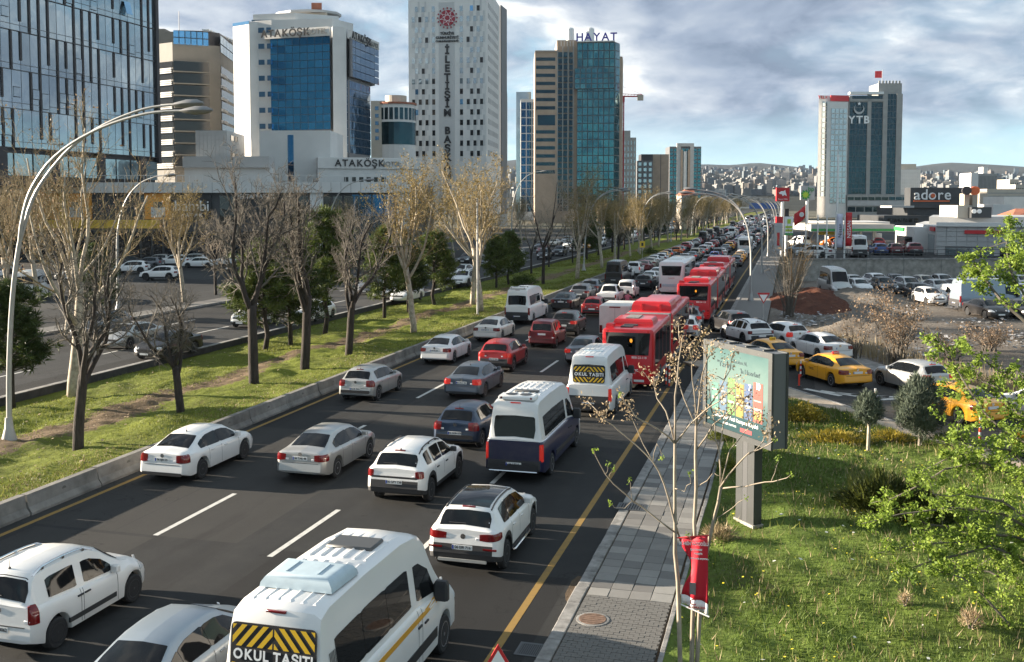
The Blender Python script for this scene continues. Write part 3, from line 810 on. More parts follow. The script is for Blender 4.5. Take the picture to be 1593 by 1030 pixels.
    def wrap(s, x0, y1, za, zb_, sg, front=False, off=0.018, slant=0.0):
        """a lamp that follows the corner from the tail (or nose) round to the side"""
        ye = s.L if front else 0.0
        pl = [(x0, ye), (lerp(x0, ip(s.plan, ye), .6), ye), (ip(s.plan, ye) - .01, ye)]
        for d in (0.03, 0.08, 0.15, 0.25, 0.4):
            if d < y1: pl.append((ip(s.plan, abs(ye - d)), abs(ye - d)))
        pl.append((ip(s.plan, abs(ye - y1)), abs(ye - y1)))
        rows = []; inner = []; m = len(pl)
        for k in range(6):
            row = []; rin = []
            for i, (x, y) in enumerate(pl):
                f = i / (m - 1); lo = za + slant * f; hi = zb_ + slant * f * 0.5
                if i in (0, m - 1): lo += 0.02; hi -= 0.02
                z = lerp(lo, hi, k / 5)
                nx = 0.25 if i < 2 else (0.7 if i < 4 else 1.0); ny = -1 if i < 3 else (-0.6 if i < 5 else 0); ny = -ny if front else ny
                o = Vector((nx, ny, 0)).normalized(); q = Vector(s.P(x, y, z))
                if y not in (0, s.L): q = s.sidept(y, z, 1); q.x += 0.0
                a = q + o * off; c = q - o * 0.03
                row.append((sg * a.x, a.y, a.z)); rin.append((sg * c.x, c.y, c.z))
            rows.append(row if sg * (-1 if front else 1) > 0 else row[::-1]); inner.append(rin if sg * (-1 if front else 1) > 0 else rin[::-1])
        return MB().slab(rows, inner)
    def seam(s, ys, sg):
        b = MB()
        for y in ys:
            zz = [s.sill(y) + 0.06, lerp(s.zs, ip(s.belt, y), .6), ip(s.belt, y) - .09, ip(s.belt, y) - .015]
            for z0, z1 in zip(zz, zz[1:]):
                a, c, d, e = (s.sidept(y - .007, z0, sg), s.sidept(y + .007, z0, sg), s.sidept(y + .007, z1, sg), s.sidept(y - .007, z1, sg))
                o = Vector((sg * .003, 0, 0)); b.add([a + o, c + o, d + o, e + o], [(0, 1, 2, 3) if sg > 0 else (3, 2, 1, 0)])
        return b
    def strip(s, y0, y1, z0, z1, sg, off=0.02, n=6):
        rows = []; inner = []
        for z in (z0, lerp(z0, z1, .5), z1):
            row = [s.sidept(lerp(y0, y1, i / (n - 1)), z, sg) for i in range(n)]
            o = Vector((sg * off, 0, 0)); q = Vector((-sg * .02, 0, 0))
            a = [p + o for p in row]; c = [p + q for p in row]
            rows.append(a if sg > 0 else a[::-1]); inner.append(c if sg > 0 else c[::-1])
        return MB().slab(rows, inner)
def wheel_parts(r, w, style):
    b = MB(); b.lathe([(r * 0.62, -w / 2), (r * 0.9, -w / 2), (r, -w / 2 + .03), (r, w / 2 - .03), (r * 0.9, w / 2), (r * 0.64, w / 2 - .005)], 22, 'x')
    d = MB(); d.lathe([(r * 0.645, w / 2 - .05), (r * 0.66, w / 2 - .002), (r * 0.60, w / 2 - .002), (r * .58, w / 2 - .045)], 20, 'x')
    d.lathe([(r * .16, w / 2 - .05), (r * .15, w / 2 - .008), (r * 0.08, w / 2 - .004)], 10, 'x')
    ns = {'five': 5, 'ten': 9, 'steel': 7}[style]
    for i in range(ns):
        a = 2 * math.pi * i / ns; wd = r * (0.13 if ns == 5 else 0.075)
        T = Matrix.Rotation(a, 4, 'X')
        d.box(w / 2 - .05, w / 2 - .012, -wd, wd, r * .12, r * .62, T)
    k = MB(); k.lathe([(r * .6, w / 2 - .075), (r * .6, w / 2 - .07)], 16, 'x')
    return b, d, k
_wc = {}
def wheel_mesh(r, w, style, dark):
    key = (r, w, style, dark)
    if key not in _wc:
        t, d, k = wheel_parts(r, w, style)
        rimm = MT['rim_dark'] if dark else MT['rim']
        d.cur = 1
        d.lathe([(r * .6, w / 2 - .075), (r * .6, w / 2 - .07)], 16, 'x')
        _wc[key] = (t.mesh('wheel', MT['tyre'], True, 40), d.mesh('rim', [rimm, MT['dark_under']], True, 40))
    return _wc[key]
def rbox(w_, h_, d_, r=0.03):
    """rounded plate in the XZ plane, thickness along -Y"""
    pts = []
    for cx, cz, a0 in ((w_ / 2 - r, h_ / 2 - r, 0), (-w_ / 2 + r, h_ / 2 - r, 90), (-w_ / 2 + r, -h_ / 2 + r, 180), (w_ / 2 - r, -h_ / 2 + r, 270)):
        for k in range(4): a = R(a0 + k * 30); pts.append((cx + r * math.cos(a), cz + r * math.sin(a)))
    b = MB(); n = len(pts)
    b.add([(x, -d_, z) for x, z in pts] + [(x, 0, z) for x, z in pts], [tuple(range(n)), tuple(range(2 * n - 1, n - 1, -1))] + [(i, n + i, n + (i + 1) % n, (i + 1) % n) for i in range(n)])
    return b
def make_model(B, o):
    """-> list of (name, mesh, material role, parent index, location)"""
    parts = []
    def put(name, b, mats, role=None, par=None, loc=(0, 0, 0), smooth=True, sharp=38):
        parts.append((name, b if isinstance(b, bpy.types.Mesh) else b.mesh(name, mats, smooth, sharp), role, par, loc)); return len(parts) - 1
    G_ = MT['glass_car']; BP = MT['black_plastic']
    body = put('body', B.shell(), [MT['paint_white'], MT['dark_under'], BP], 'paint')
    gy = B.gy
    if not o.get('norear'): put('rear_window', B.topgrid(lerp(gy[0], gy[1], o.get('rg', (0.10, 0.9))[0]), lerp(gy[0], gy[1], o.get('rg', (0.10, 0.9))[1]), o.get('rgf', 0.86), f1=o.get('rgf1')), G_, 'glass')
    put('windscreen', B.topgrid(lerp(gy[2], gy[3], 0.1), lerp(gy[2], gy[3], 0.96), 0.90), G_, 'glass')
    for sg in (1, -1):
        for (a, c) in o['win']: put('side_window', B.sidewin(a, c, sg, o.get('zl', .03), o.get('zh', .045)), G_, 'glass')
        z0, z1, x0, y1 = o['tl']
        put('tail_light', B.wrap(x0, y1, z0, z1, sg, slant=o.get('ts', 0)), MT['lamp_red'], 'tail')
        z0, z1, x0, y1 = o['hl']
        put('headlight', B.wrap(x0, y1, z0, z1, sg, True), MT['lamp_clear'], None)
        put('panel_gap', B.seam(o['seams'], sg), MT['gap'], None, body)
        for hy, hz in o['handles']:
            q = B.sidept(hy, hz, sg); b = MB(); b.box(-.012, .03, -.09, .09, -.016, .016, ch=.006)
            put('door_handle', b, BP if o.get('hb') else [MT['paint_white']], None if o.get('hb') else 'paint', body, (q.x if sg > 0 else q.x - .018, q.y, q.z))
        my = gy[3] - o.get('mo', 0.42); q = B.sidept(my, ip(B.belt, my) + .02, sg)
        b = MB(); b.box(-.10, .10, -.06, .07, -.07, .08, ch=.03); ms = o.get('ms', 1.0)
        b.v = [(x * ms, y * ms, z * ms * o.get('mz', 1)) for x, y, z in b.v]
        put('mirror', b, BP if o.get('mb') else [MT['paint_white']], None if o.get('mb') else 'paint', None, (q.x + sg * .09 * ms, q.y, q.z + .03 + .05 * ms))
        if o.get('rails'):
            b = MB(); pts = []
            for i in range(7):
                y = lerp(gy[1] + .05, gy[2] - .1, i / 6); v = B.toppt(y, sg * 0.93); pts.append((v.x, v.y, v.z + (0.055 if 0 < i < 6 else 0.0)))
            b.tube(pts, 0.022, 6)
            for i in (1, 3, 5): b.box(pts[i][0] - .02, pts[i][0] + .02, pts[i][1] - .04, pts[i][1] + .04, pts[i][2] - .07, pts[i][2])
            put('roof_rail', b, BP if o['rails'] == 'black' else MT['chrome'])
        if o.get('trim'): put('side_trim', B.strip(*o['trim'], sg), BP, None, body)
    ti, ri = wheel_mesh(B.r, 0.205 if B.L < 5.2 else 0.235, o.get('rim', 'five'), o.get('dark', False))
    for wy in B.wheels:
        for sg in (1, -1):
            parts.append(('wheel', ti, 'wheel' if sg > 0 else 'wheelL', None, (sg * (B.hw - 0.125), wy, B.r)))
            parts.append(('rim', ri, None, len(parts) - 1, (0, 0, 0)))
    pz = o.get('pz', 0.80); px_ = o.get('px', 0)
    pi = put('number_plate', rbox(.52, .115, .012, .012), MT['plate'], None, None, (px_, B.lean(0, pz) - .004, pz))
    b = MB(); b.box(-.255, -.215, -.0145, -.012, -.05, .05); put('plate_band', b, MT['plate_blue'], None, pi, (0, 0, 0), False)
    if o.get('bl'):
        f = o['bl']; v = B.toppt(f, 0); b = MB(); b.box(-.17, .17, -.03, .03, -.01, .02, ch=.006); put('brake_light', b, MT['lamp_red'], 'tail', None, (0, v.y, v.z))
    b = rbox(B.W * .55, .12, .03, .02); b.v = [(x, -y, z) for x, y, z in b.v]; b.f = [f[::-1] for f in b.f]
    put('grille', b, BP, None, None, (0, B.lean(B.L, o.get('gz', .58)) - .012, o.get('gz', .58)))
    b = rbox(.52, .11, .012, .01); b.v = [(x, -y, z) for x, y, z in b.v]; b.f = [f[::-1] for f in b.f]
    put('number_plate', b, MT['plate'], None, None, (0, B.lean(B.L, .42) + .004, .42))
    zl_ = o['tl'][0] - .07; b = MB(); b.box(-B.W * .36, B.W * .36, -.004, .03, -.006, .006); put('tailgate_gap', b, MT['gap'], None, body, (0, B.lean(0, zl_), zl_), False)
    if not B.bump or B.L < 5:
        for sg in (1, -1): b = MB(); b.box(-.075, .075, -.012, .02, -.03, .03, ch=.008); put('reverse_lamp', b, MT['lamp_clear'], None, None, (sg * (o['tl'][2] - .02), B.lean(0, o['tl'][0] + .05) - .004, o['tl'][0] + .05))
    if o.get('bt'):
        z0, z1 = o['bt']; b = rbox(B.W * .80, z1 - z0, .03, .03); put('bumper_trim', b, BP, None, body, (0, B.lean(0, (z0 + z1) / 2) + .012, (z0 + z1) / 2))
    if o.get('wiper'):
        v = B.toppt(lerp(gy[0], gy[1], .16), .05); v2 = B.toppt(lerp(gy[0], gy[1], .2), -.55); b = MB(); b.tube([v + Vector((0, -.03, .02)), v2 + Vector((0, -.03, .02))], .009, 4); put('wiper', b, BP)
    if o.get('ant'):
        v = B.toppt(gy[1] + .12, 0); b = MB(); b.lathe([(.03, 0), (.022, .03), (.006, .05), (.003, .18)], 6); put('aerial', b, BP, None, None, tuple(v))
    if o.get('badge'):
        b = MB(); b.lathe([(.065, -.012), (.065, 0.0)], 14, 'y'); put('badge', b, MT['chrome'], None, None, (0, B.lean(0, o['badge']) - .002, o['badge']))
    for nm, b, mk, loc in o.get('extra', []): put(nm, b, MT[mk] if isinstance(mk, str) else mk, None, None, loc)
    return {'B': B, 'parts': parts, 'o': o}
def far_mesh(mod):
    """one mesh for copies too small to show parts; slot 0 is the paint, slot 1 the tail lamps"""
    b = MB(); mats = [MT['paint_white'], MT['lamp_red']]; idx = {}
    for i, (nm, me, role, par, loc) in enumerate(mod['parts']):
        if nm in ('panel_gap', 'door_handle', 'plate_band', 'aerial', 'wiper', 'badge', 'rim', 'tailgate_gap', 'reverse_lamp'): continue
        ms = [m.name for m in me.materials]; lut = []
        for k, m in enumerate(me.materials):
            if role == 'paint' and k == 0: lut.append(0)
            elif role == 'tail': lut.append(1)
            else:
                if m.name not in idx: idx[m.name] = len(mats); mats.append(m)
                lut.append(idx[m.name])
        L = Vector(loc)
        if par is not None: L = L + Vector(mod['parts'][par][4])
        base = len(b.v); b.v.extend([tuple(v.co + L) for v in me.vertices])
        for p in me.polygons: b.f.append(tuple(base + k for k in p.vertices)); b.m.append(lut[p.material_index])
    me = b.mesh('far_' + mod['o'].get('name', 'car'), mats, True, 38)
    return me
def place(mod, x, y, rz, colour, name, label, cat, group=None, z=0.0, brake=False, plate=None, far=False, extra=None):
    """x, y: middle of the rear bumper"""
    rz = R(rz)
    if far:
        if 'far' not in mod: mod['far'] = far_mesh(mod)
        o = link(name, mod['far'], None, (x, y, z), rz)
        setmat(o, pc(colour), 0)
        if brake: setmat(o, MT['brake_lit'], 1)
        return tag(o, label, cat, group)
    e = empty(name, (x, y, z), rz); obs = []
    for nm, me, role, par, loc in mod['parts']:
        o = link(nm, me, obs[par] if par is not None else e, loc)
        if role == 'paint': setmat(o, pc(colour), 0)
        if role == 'tail' and brake: setmat(o, MT['brake_lit'], 0)
        if role == 'wheelL': o.rotation_euler = (0, 0, math.pi)
        obs.append(o)
    if plate:
        i = [k for k, p in enumerate(mod['parts']) if p[0] == 'number_plate'][0]
        t = link('plate_lettering', text_mesh(plate, 0.098, 0.002, MT['ink'], space=0.95, bold=.002), obs[i], (0.018, -0.014, 0)); t.rotation_euler = (R(90), 0, 0)
    return tag(e, label, cat, group)

pc("white")
# ---- body types -------------------------------------------------------------
RLs = [(0.2, .05), (0.42, 0.0), (0.58, 0.0), (0.68, .05), (0.95, .07), (1.1, .10)]
FLs = [(0.2, .10), (0.4, .0), (0.6, .03), (0.85, .16)]
sedan = Body(L=4.64, W=1.80, wb=2.68, ro=1.02, r=0.325, zs=0.24, wr=0.56, clad=False, bump=False, rl=RLs, fl=FLs,
    top=[(0, 1.005), (0.12, 1.045), (0.55, 1.07), (0.95, 1.255), (1.30, 1.38), (1.6, 1.435), (2.1, 1.455), (2.6, 1.44), (2.9, 1.39), (3.25, 1.22), (3.6, 1.03), (3.95, .96), (4.3, .86), (4.5, .76), (4.64, .60)],
    belt=[(0, .97), (.6, .98), (1.5, .955), (3.4, .92), (4.0, .88), (4.64, .66)], gy=(.55, 1.34, 2.86, 3.6), end=.075)
m_sedan = make_model(sedan, dict(name='sedan', win=[(1.02, 1.31), (1.325, 2.165), (2.18, 3.22)], tl=(.74, .96, .50, .32), hl=(.62, .78, .38, .42), seams=(1.42, 2.17, 3.28), handles=((1.62, .84), (2.42, .83)), pz=.82, bl=None, gz=.62, badge=.95, rim='ten'))
m_sedan5 = make_model(sedan, dict(name='sedan', win=[(1.02, 1.31), (1.325, 2.165), (2.18, 3.22)], tl=(.72, .98, .52, .26), hl=(.62, .78, .38, .42), seams=(1.42, 2.17, 3.28), handles=((1.62, .84), (2.42, .83)), pz=.80, gz=.62, badge=.93, rim='five', dark=True, bt=(.30, .40), ant=True))
hatch = Body(L=4.15, W=1.76, wb=2.58, ro=.74, r=0.315, zs=0.23, wr=0.57, clad=False, bump=False, rl=RLs, fl=FLs,
    top=[(0, .985), (0.10, 1.03), (0.42, 1.30), (0.56, 1.40), (0.8, 1.455), (1.3, 1.485), (1.9, 1.475), (2.35, 1.42), (2.7, 1.24), (3.08, 1.04), (3.5, .96), (3.85, .85), (4.02, .75), (4.15, .60)],
    belt=[(0, .97), (.6, .98), (1.2, .955), (2.9, .92), (3.5, .88), (4.15, .66)], gy=(.10, .54, 2.32, 3.08), end=.07)
m_hatch = make_model(hatch, dict(name='hatch', win=[(.72, 1.02), (1.035, 1.80), (1.815, 2.72)], tl=(.72, 1.02, .52, .24), hl=(.62, .80, .36, .46), seams=(1.06, 1.81, 2.78), handles=((1.2, .83), (2.02, .82)), pz=.62, rg=(.12, .92), rgf=.88, bl=.60, gz=.6, badge=.92, wiper=True, ant=True, bt=(.42, .56)))
suv = Body(L=4.46, W=1.84, wb=2.67, ro=.86, r=0.355, zs=0.30, wr=0.62, clad=True, bump=True, rl=[(0.2, .07), (.5, 0), (.72, 0), (.82, .06), (1.1, .08), (1.3, .12)], fl=FLs,
    top=[(0, 1.13), (0.10, 1.17), (0.36, 1.40), (0.50, 1.54), (0.75, 1.60), (1.3, 1.645), (2.0, 1.64), (2.5, 1.58), (2.9, 1.36), (3.26, 1.15), (3.7, 1.08), (4.1, .98), (4.3, .88), (4.46, .68)],
    belt=[(0, 1.11), (.6, 1.12), (1.2, 1.09), (3.1, 1.04), (3.7, 1.0), (4.46, .74)], gy=(.10, .50, 2.46, 3.26), end=.075)
pano = MB()
m_suv = make_model(suv, dict(name='suv', win=[(.82, 1.32), (1.335, 2.02), (2.035, 2.92)], tl=(.88, 1.06, .42, .34), ts=.04, hl=(.76, .90, .36, .46), seams=(1.28, 2.03, 2.96), handles=((1.45, .94), (2.25, .93)), pz=.72, rg=(.10, .90), rgf=.90, bl=.56, gz=.72, badge=.97, wiper=True, rim='five', dark=True, rails=None,
    extra=[('panoramic_roof', suv.topgrid(.62, 2.30, .80, ny=5, nx=7, off=.012), 'glass_car', (0, 0, 0)),
           ('roof_rail', MB().tube([suv.toppt(.55 + .3 * i, .90) + Vector((0, 0, .025)) for i in range(7)], .02, 6), 'black_plastic', (0, 0, 0)),
           ('roof_rail', MB().tube([suv.toppt(.55 + .3 * i, -.90) + Vector((0, 0, .025)) for i in range(7)], .02, 6), 'black_plastic', (0, 0, 0)),
           ('step_bar', MB().tube([(.90, 1.35, .30), (.94, 1.45, .30), (.94, 2.95, .30), (.90, 3.05, .30)], .035, 6), 'chrome', (0, 0, 0)),
           ('step_bar', MB().tube([(-.90, 1.35, .30), (-.94, 1.45, .30), (-.94, 2.95, .30), (-.90, 3.05, .30)], .035, 6), 'chrome', (0, 0, 0)),
           ('reflector', MB().box(.52, .86, -.02, .02, -.02, .02), 'lamp_red', (0, 0.02, .70)), ('reflector', MB().box(-.86, -.52, -.02, .02, -.02, .02), 'lamp_red', (0, 0.02, .70)),
           ('skid_plate', rbox(1.25, .07, .03, .03), 'galvanised', (0, -.005, .40))]))
m_suv2 = make_model(suv, dict(name='suv', win=[(.66, 1.08), (1.24, 1.96), (2.04, 2.92)], tl=(.86, 1.08, .66, .14), hl=(.76, .92, .40, .42), seams=(1.2, 2.0, 2.96), handles=((1.4, .94), (2.22, .93)), hb=True, pz=.74, px=0, rg=(.10, .90), rgf=.90, bl=.56, gz=.74, wiper=True, rim='five', dark=True, rails='black', mb=True, ant=True, bt=(.84, .90)))
m_suv3 = make_model(suv, dict(name='suv', win=[(.70, 1.22), (1.235, 2.0), (2.015, 2.92)], tl=(.86, 1.08, .5, .26), hl=(.76, .92, .40, .42), seams=(1.2, 2.0, 2.96), handles=((1.4, .94), (2.22, .93)), pz=.76, rg=(.10, .90), rgf=.90, bl=.56, gz=.74, wiper=True, rim='ten', ant=True))
qubo = Body(L=3.97, W=1.72, wb=2.51, ro=.72, r=0.315, zs=0.24, wr=0.62, clad=False, bump=False, rl=[(0.2, .06), (.45, 0), (.62, 0), (.74, .04), (1.1, .05), (1.4, .06)], fl=FLs,
    top=[(0, 1.08), (.05, 1.12), (.20, 1.60), (.32, 1.68), (.7, 1.715), (1.4, 1.72), (1.9, 1.68), (2.25, 1.58), (2.6, 1.36), (2.95, 1.13), (3.3, 1.03), (3.65, .92), (3.85, .80), (3.97, .62)],
    belt=[(0, 1.05), (.6, 1.05), (1.3, 1.0), (2.5, .93), (3.2, .92), (3.97, .68)], gy=(.05, .24, 2.22, 2.95), end=.05)
m_qubo = make_model(qubo, dict(name='van', win=[(.55, 1.38), (1.62, 2.52)], zl=.05, zh=.16, tl=(.74, 1.12, .70, .16), hl=(.66, .86, .40, .5), seams=(1.42, 1.50, 2.62), handles=((1.40, .86), (1.62, .86)), hb=True, pz=.60, rg=(.10, .88), rgf=.90, bl=None, gz=.55, badge=.98, wiper=True, rim='five', dark=True, rails='chrome', trim=(1.05, 2.55, .40, .50), ant=True))
m_kangoo = make_model(qubo, dict(name='van', win=[(1.62, 2.52)], zl=.05, zh=.10, tl=(.80, 1.25, .74, .12), hl=(.66, .86, .40, .5), seams=(1.42, 1.50, 2.62), handles=((1.40, .86), (1.62, .86)), hb=True, pz=.60, rg=(.10, .9), rgf=.88, bl=None, gz=.55, rim='steel', mb=True, bt=(.34, .48)))
m_caddy = make_model(qubo, dict(name='van', win=[(.42, 1.35), (1.62, 2.52)], zl=.05, zh=.10, tl=(.66, 1.12, .76, .12), hl=(.66, .86, .40, .5), seams=(1.42, 1.50, 2.62), handles=((1.40, .86), (1.62, .86)), hb=True, pz=.90, rg=(.05, .9), rgf=.88, gz=.55, rim='steel', wiper=True))
van = Body(L=6.6, W=1.99, wb=4.05, ro=1.35, r=0.36, zs=0.30, wr=0.74, clad=False, bump=True, rl=[(0.2, .05), (.5, 0), (.62, 0), (.72, .06), (1.3, .08), (1.6, .10)], fl=[(0.2, .10), (0.5, .0), (0.8, .05), (1.2, .2)],
    top=[(0, 1.42), (.03, 1.47), (.16, 2.45), (.26, 2.60), (.6, 2.66), (2.0, 2.68), (3.6, 2.66), (4.3, 2.60), (4.75, 2.42), (5.2, 1.85), (5.55, 1.40), (5.9, 1.24), (6.25, 1.10), (6.47, .95), (6.6, .72)],
    belt=[(0, 1.38), (.6, 1.38), (4.0, 1.36), (5.2, 1.18), (5.8, 1.12), (6.6, .80)], gy=(.03, .17, 4.72, 5.55), end=.05)
def vanribs(nx=6):
    b = MB()
    for i in range(nx):
        f = -0.72 + 1.44 * i / (nx - 1)
        for a, c in ((.5, 1.15), (1.3, 2.3), (2.45, 3.35), (3.5, 4.4)):
            p, q = van.toppt(a, f), van.toppt(c, f); b.add([p + Vector((-.03, 0, .002)), p + Vector((.03, 0, .002)), q + Vector((.03, 0, .002)), q + Vector((-.03, 0, .002)), p + Vector((0, .04, .022)), q + Vector((0, -.04, .022))], [(0, 1, 4), (1, 2, 5, 4), (2, 3, 5), (3, 0, 4, 5)])
    return b
def on_rear(B, z0, z1):
    """frame on the tail glass: origin, up-vector, outward normal"""
    a, c = B.toppt(lerp(B.gy[0], B.gy[1], .0), 0), B.toppt(lerp(B.gy[0], B.gy[1], 1.0), 0)
    u = (c - a).normalized(); n_ = Vector((1, 0, 0)).cross(u); n_ = -n_ if n_.y > 0 else n_
    return a, u, n_
VB = dict(name='minibus', tl=(.72, 1.28, .84, .10), hl=(.80, 1.06, .55, .5), seams=(3.9, 4.1), handles=((3.95, 1.05), (4.30, 1.02)), hb=True, mb=True, ms=1.5, mz=1.6, mo=.55, pz=.62, bl=.235, gz=.8, rim='steel', bt=(.36, .62))
van_side = [(.62, 1.63), (1.645, 2.67), (2.685, 3.72), (4.02, 5.02)]
ribs = ('roof_rib', vanribs(), 'roof_white', (0, 0, 0))
hatchb = ('roof_hatch', MB().box(-.45, .45, -.30, .30, 0, .05, ch=.03), M('hatch_grey', (.06, .062, .062), .45), (0, 3.25, 2.665))
van_grill = MB()
for i in range(5): van_grill.add([van.sidept(.36 + .05 * i, 1.5, 1) + Vector((.014, 0, 0)), van.sidept(.385 + .05 * i, 1.5, 1) + Vector((.014, 0, 0)), van.sidept(.385 + .05 * i, 2.0, 1) + Vector((.014, 0, 0)), van.sidept(.36 + .05 * i, 2.0, 1) + Vector((.014, 0, 0))], [(0, 1, 2, 3)])
ac_box = MB(); _lv = [(0, 0, 0), (.015, .02, .07), (.07, .06, .14), (.13, .12, .175), (.20, .18, .185)]
ac_box.add([p_ for dx, dy, dz in _lv for p_ in ((-.64 + dx, -.44 + dy, dz), (.64 - dx, -.44 + dy, dz), (.68 - dx, .52 - dy, dz), (-.68 + dx, .52 - dy, dz))], [(4 * i + j, 4 * i + (j + 1) % 4, 4 * i + 4 + (j + 1) % 4, 4 * i + 4 + j) for i in range(4) for j in range(4)] + [(16, 17, 18, 19)])
ac_lid = MB()
for x_ in (-.28, .28): ac_lid.box(x_ - .012, x_ + .012, -.2, .28, 0, .015)
m_school = make_model(van, dict(VB, win=van_side, zl=.10, zh=.46, rg=(.02, .86), rgf=.90, rgf1=.96, extra=[ribs, hatchb, ('air_conditioner', ac_box, 'ac_grey', (0, 1.35, 2.675)), ('cover_rib', ac_lid, 'ac_grey', (0, 1.35, 2.86)), ('side_vent', van_grill, 'steel_dark', (0, 0, 0))]))
m_transit = make_model(van, dict(VB, win=van_side, zl=.10, zh=.46, rg=(.06, .74), rgf=.84, rgf1=.92, extra=[ribs, ('roof_strip', MB().box(-.4, .4, -.12, .12, 0, .04, ch=.02), 'ac_grey', (0, 1.3, 2.665))]))
ac2 = MB(); ac2.box(-.62, .62, -.25, .30, 0, .13, ch=.05)
fan = MB(); fan.lathe([(.20, 0), (.20, .012), (.05, .02)], 18, 'z', (-.22, .08, 0)); fan.lathe([(.20, 0), (.20, .012), (.05, .02)], 18, 'z', (.26, .08, 0))
lampr = MB(); lampr.lathe([(.035, -.01), (.035, .0)], 10, 'y', (-.5, 0, 0)); lampr.lathe([(.035, -.01), (.035, 0)], 10, 'y', (.5, 0, 0))
m_sprinter = make_model(van, dict(VB, win=van_side, zl=.06, zh=.50, rg=(.02, .66), rgf=.86, rgf1=.90, extra=[ribs, ('roof_hatch', MB().box(-.42, .42, -.14, .14, 0, .06, ch=.03), 'hatch_grey', (0, 1.75, 2.675)), ('air_conditioner', ac2, 'roof_white', (0, .58, 2.66)), ('fan', fan, 'steel_dark', (0, .55, 2.79)), ('marker_lamp', lampr, 'lamp_red', (0, .33, 2.72))]))
m_panel = make_model(van, dict(VB, win=[(4.02, 5.02)], norear=True, zl=.06, zh=.50, extra=[ribs]))
pick = Body(L=5.2, W=1.80, wb=3.05, ro=1.2, r=.36, zs=.38, wr=.6, clad=False, bump=True, rl=RLs, fl=FLs,
    top=[(0, 1.12), (1.55, 1.13), (1.60, 1.15), (1.80, 1.66), (2.1, 1.74), (2.9, 1.74), (3.2, 1.68), (3.8, 1.20), (4.4, 1.12), (4.9, 1.02), (5.1, .9), (5.2, .7)], belt=[(0, 1.08), (3.6, 1.08), (5.2, .76)], gy=(1.60, 1.82, 3.18, 3.8), end=.04)
m_pick = make_model(pick, dict(name='pickup', win=[(1.9, 2.5), (2.56, 3.5)], tl=(.72, 1.04, .78, .1), hl=(.76, .96, .4, .5), seams=(2.54, 3.55), handles=((2.1, .98), (2.75, .98)), hb=True, mb=True, pz=.55, rg=(.1, .9), gz=.75, rim='steel', bt=(.42, .58)))

# ================================================================== traffic in view, near part
def rr(mod, x, y, rz=0.0):
    """rear bumper middle from the photo pixel where the rear wheel on the pavement side stands"""
    B = mod['B']; p = G(x, y); a = R(rz); dx, dy = -(B.hw - 0.04), -B.ro
    return p[0] + dx * math.cos(a) - dy * math.sin(a), p[1] + dx * math.sin(a) + dy * math.cos(a)
QN = 'vehicles queuing on the main road'
def near(mod, px_, colour, name, label, cat, rz=0, **k):
    x, y = rr(mod, *px_, rz); return place(mod, x, y, rz, colour, name, label, cat, QN, **k)
def rearpart(e, B, b, mat, v, name, off=.016, tilt=None):
    """flat piece on the tail of a van at height v above the tailgate edge; b is drawn in x, z"""
    a, u, n_ = on_rear(B, 0, 0); o = b.build(name, MT[mat], e); o.location = a + u * v + n_ * off
    o.rotation_euler = (-math.atan2(u.y, u.z), 0, 0); return o
def okul(e, B, w_, h_, v0, lines=True, tx=0.205):
    """black school sign with yellow chevrons and OKUL TAŞITI on the tail glass"""
    bk = rbox(w_, h_, .006, .08); sgn = rearpart(e, B, bk, 'ink', v0, 'school_sign', .018)
    def chev(z_lo, z_hi, flip, n, band_w):
        for sd in (-1, 1):
            for k in range(n):
                # slanted bars rising to the middle
                x0 = k * (w_ / 2) / n; bw = (w_ / 2) / n * 0.5; sl_ = (z_hi - z_lo) * 0.9
                pts = []
                for (x, z) in ((x0, z_lo), (x0 + bw, z_lo), (x0 + bw + (-sl_ if not flip else sl_) , z_hi), (x0 + (-sl_ if not flip else sl_), z_hi)): pts.append((x, z))
                # clip to 0..w/2
                def clip(P_, f, val, lo):
                    out = []
                    for i in range(len(P_)):
                        a, c = P_[i], P_[(i + 1) % len(P_)]; ia = (a[0] >= val) if lo else (a[0] <= val); ic = (c[0] >= val) if lo else (c[0] <= val)
                        if ia: out.append(a)
                        if ia != ic: t_ = (val - a[0]) / (c[0] - a[0]); out.append((val, lerp(a[1], c[1], t_)))
                    return out
                for m_ in (0, 1):
                    pts2 = [(x + m_ * (w_ / 2 if not flip else -w_ / 2), z) for x, z in pts]
                    q = clip(clip(pts2, 0, 0.015, True), 0, w_ / 2 - .03, False)
                    if len(q) < 3: continue
                    bb = MB(); q = [(sd * x, z) for x, z in q]
                    if sd < 0: q = q[::-1]
                    m = len(q); bb.add([(x, -.004, z) for x, z in q], [tuple(range(m))])
                    o = bb.build('chevron', MT['sticker_yellow'], sgn); o.location = (0, -.006, 0)
    chev(.12, h_ / 2 - .03, False, 4, .1); chev(-h_ / 2 + .03, -.12, True, 4, .1)
    ms_ = [text_mesh(ch, tx, .002, MT['sticker_white'], bold=.006) if ch != ' ' else None for ch in 'OKUL TAŞITI']
    ext = [max(v.co.x for v in m.vertices) * 2 if m else tx * .22 for m in ms_]; gp = tx * .07; u = -(sum(ext) + gp * 10) / 2
    for m, e_ in zip(ms_, ext):
        if m: t = link('letter', m, sgn, (u + e_ / 2, -.012, 0)); t.rotation_euler = (R(90), 0, 0)
        u += e_ + gp
    return sgn

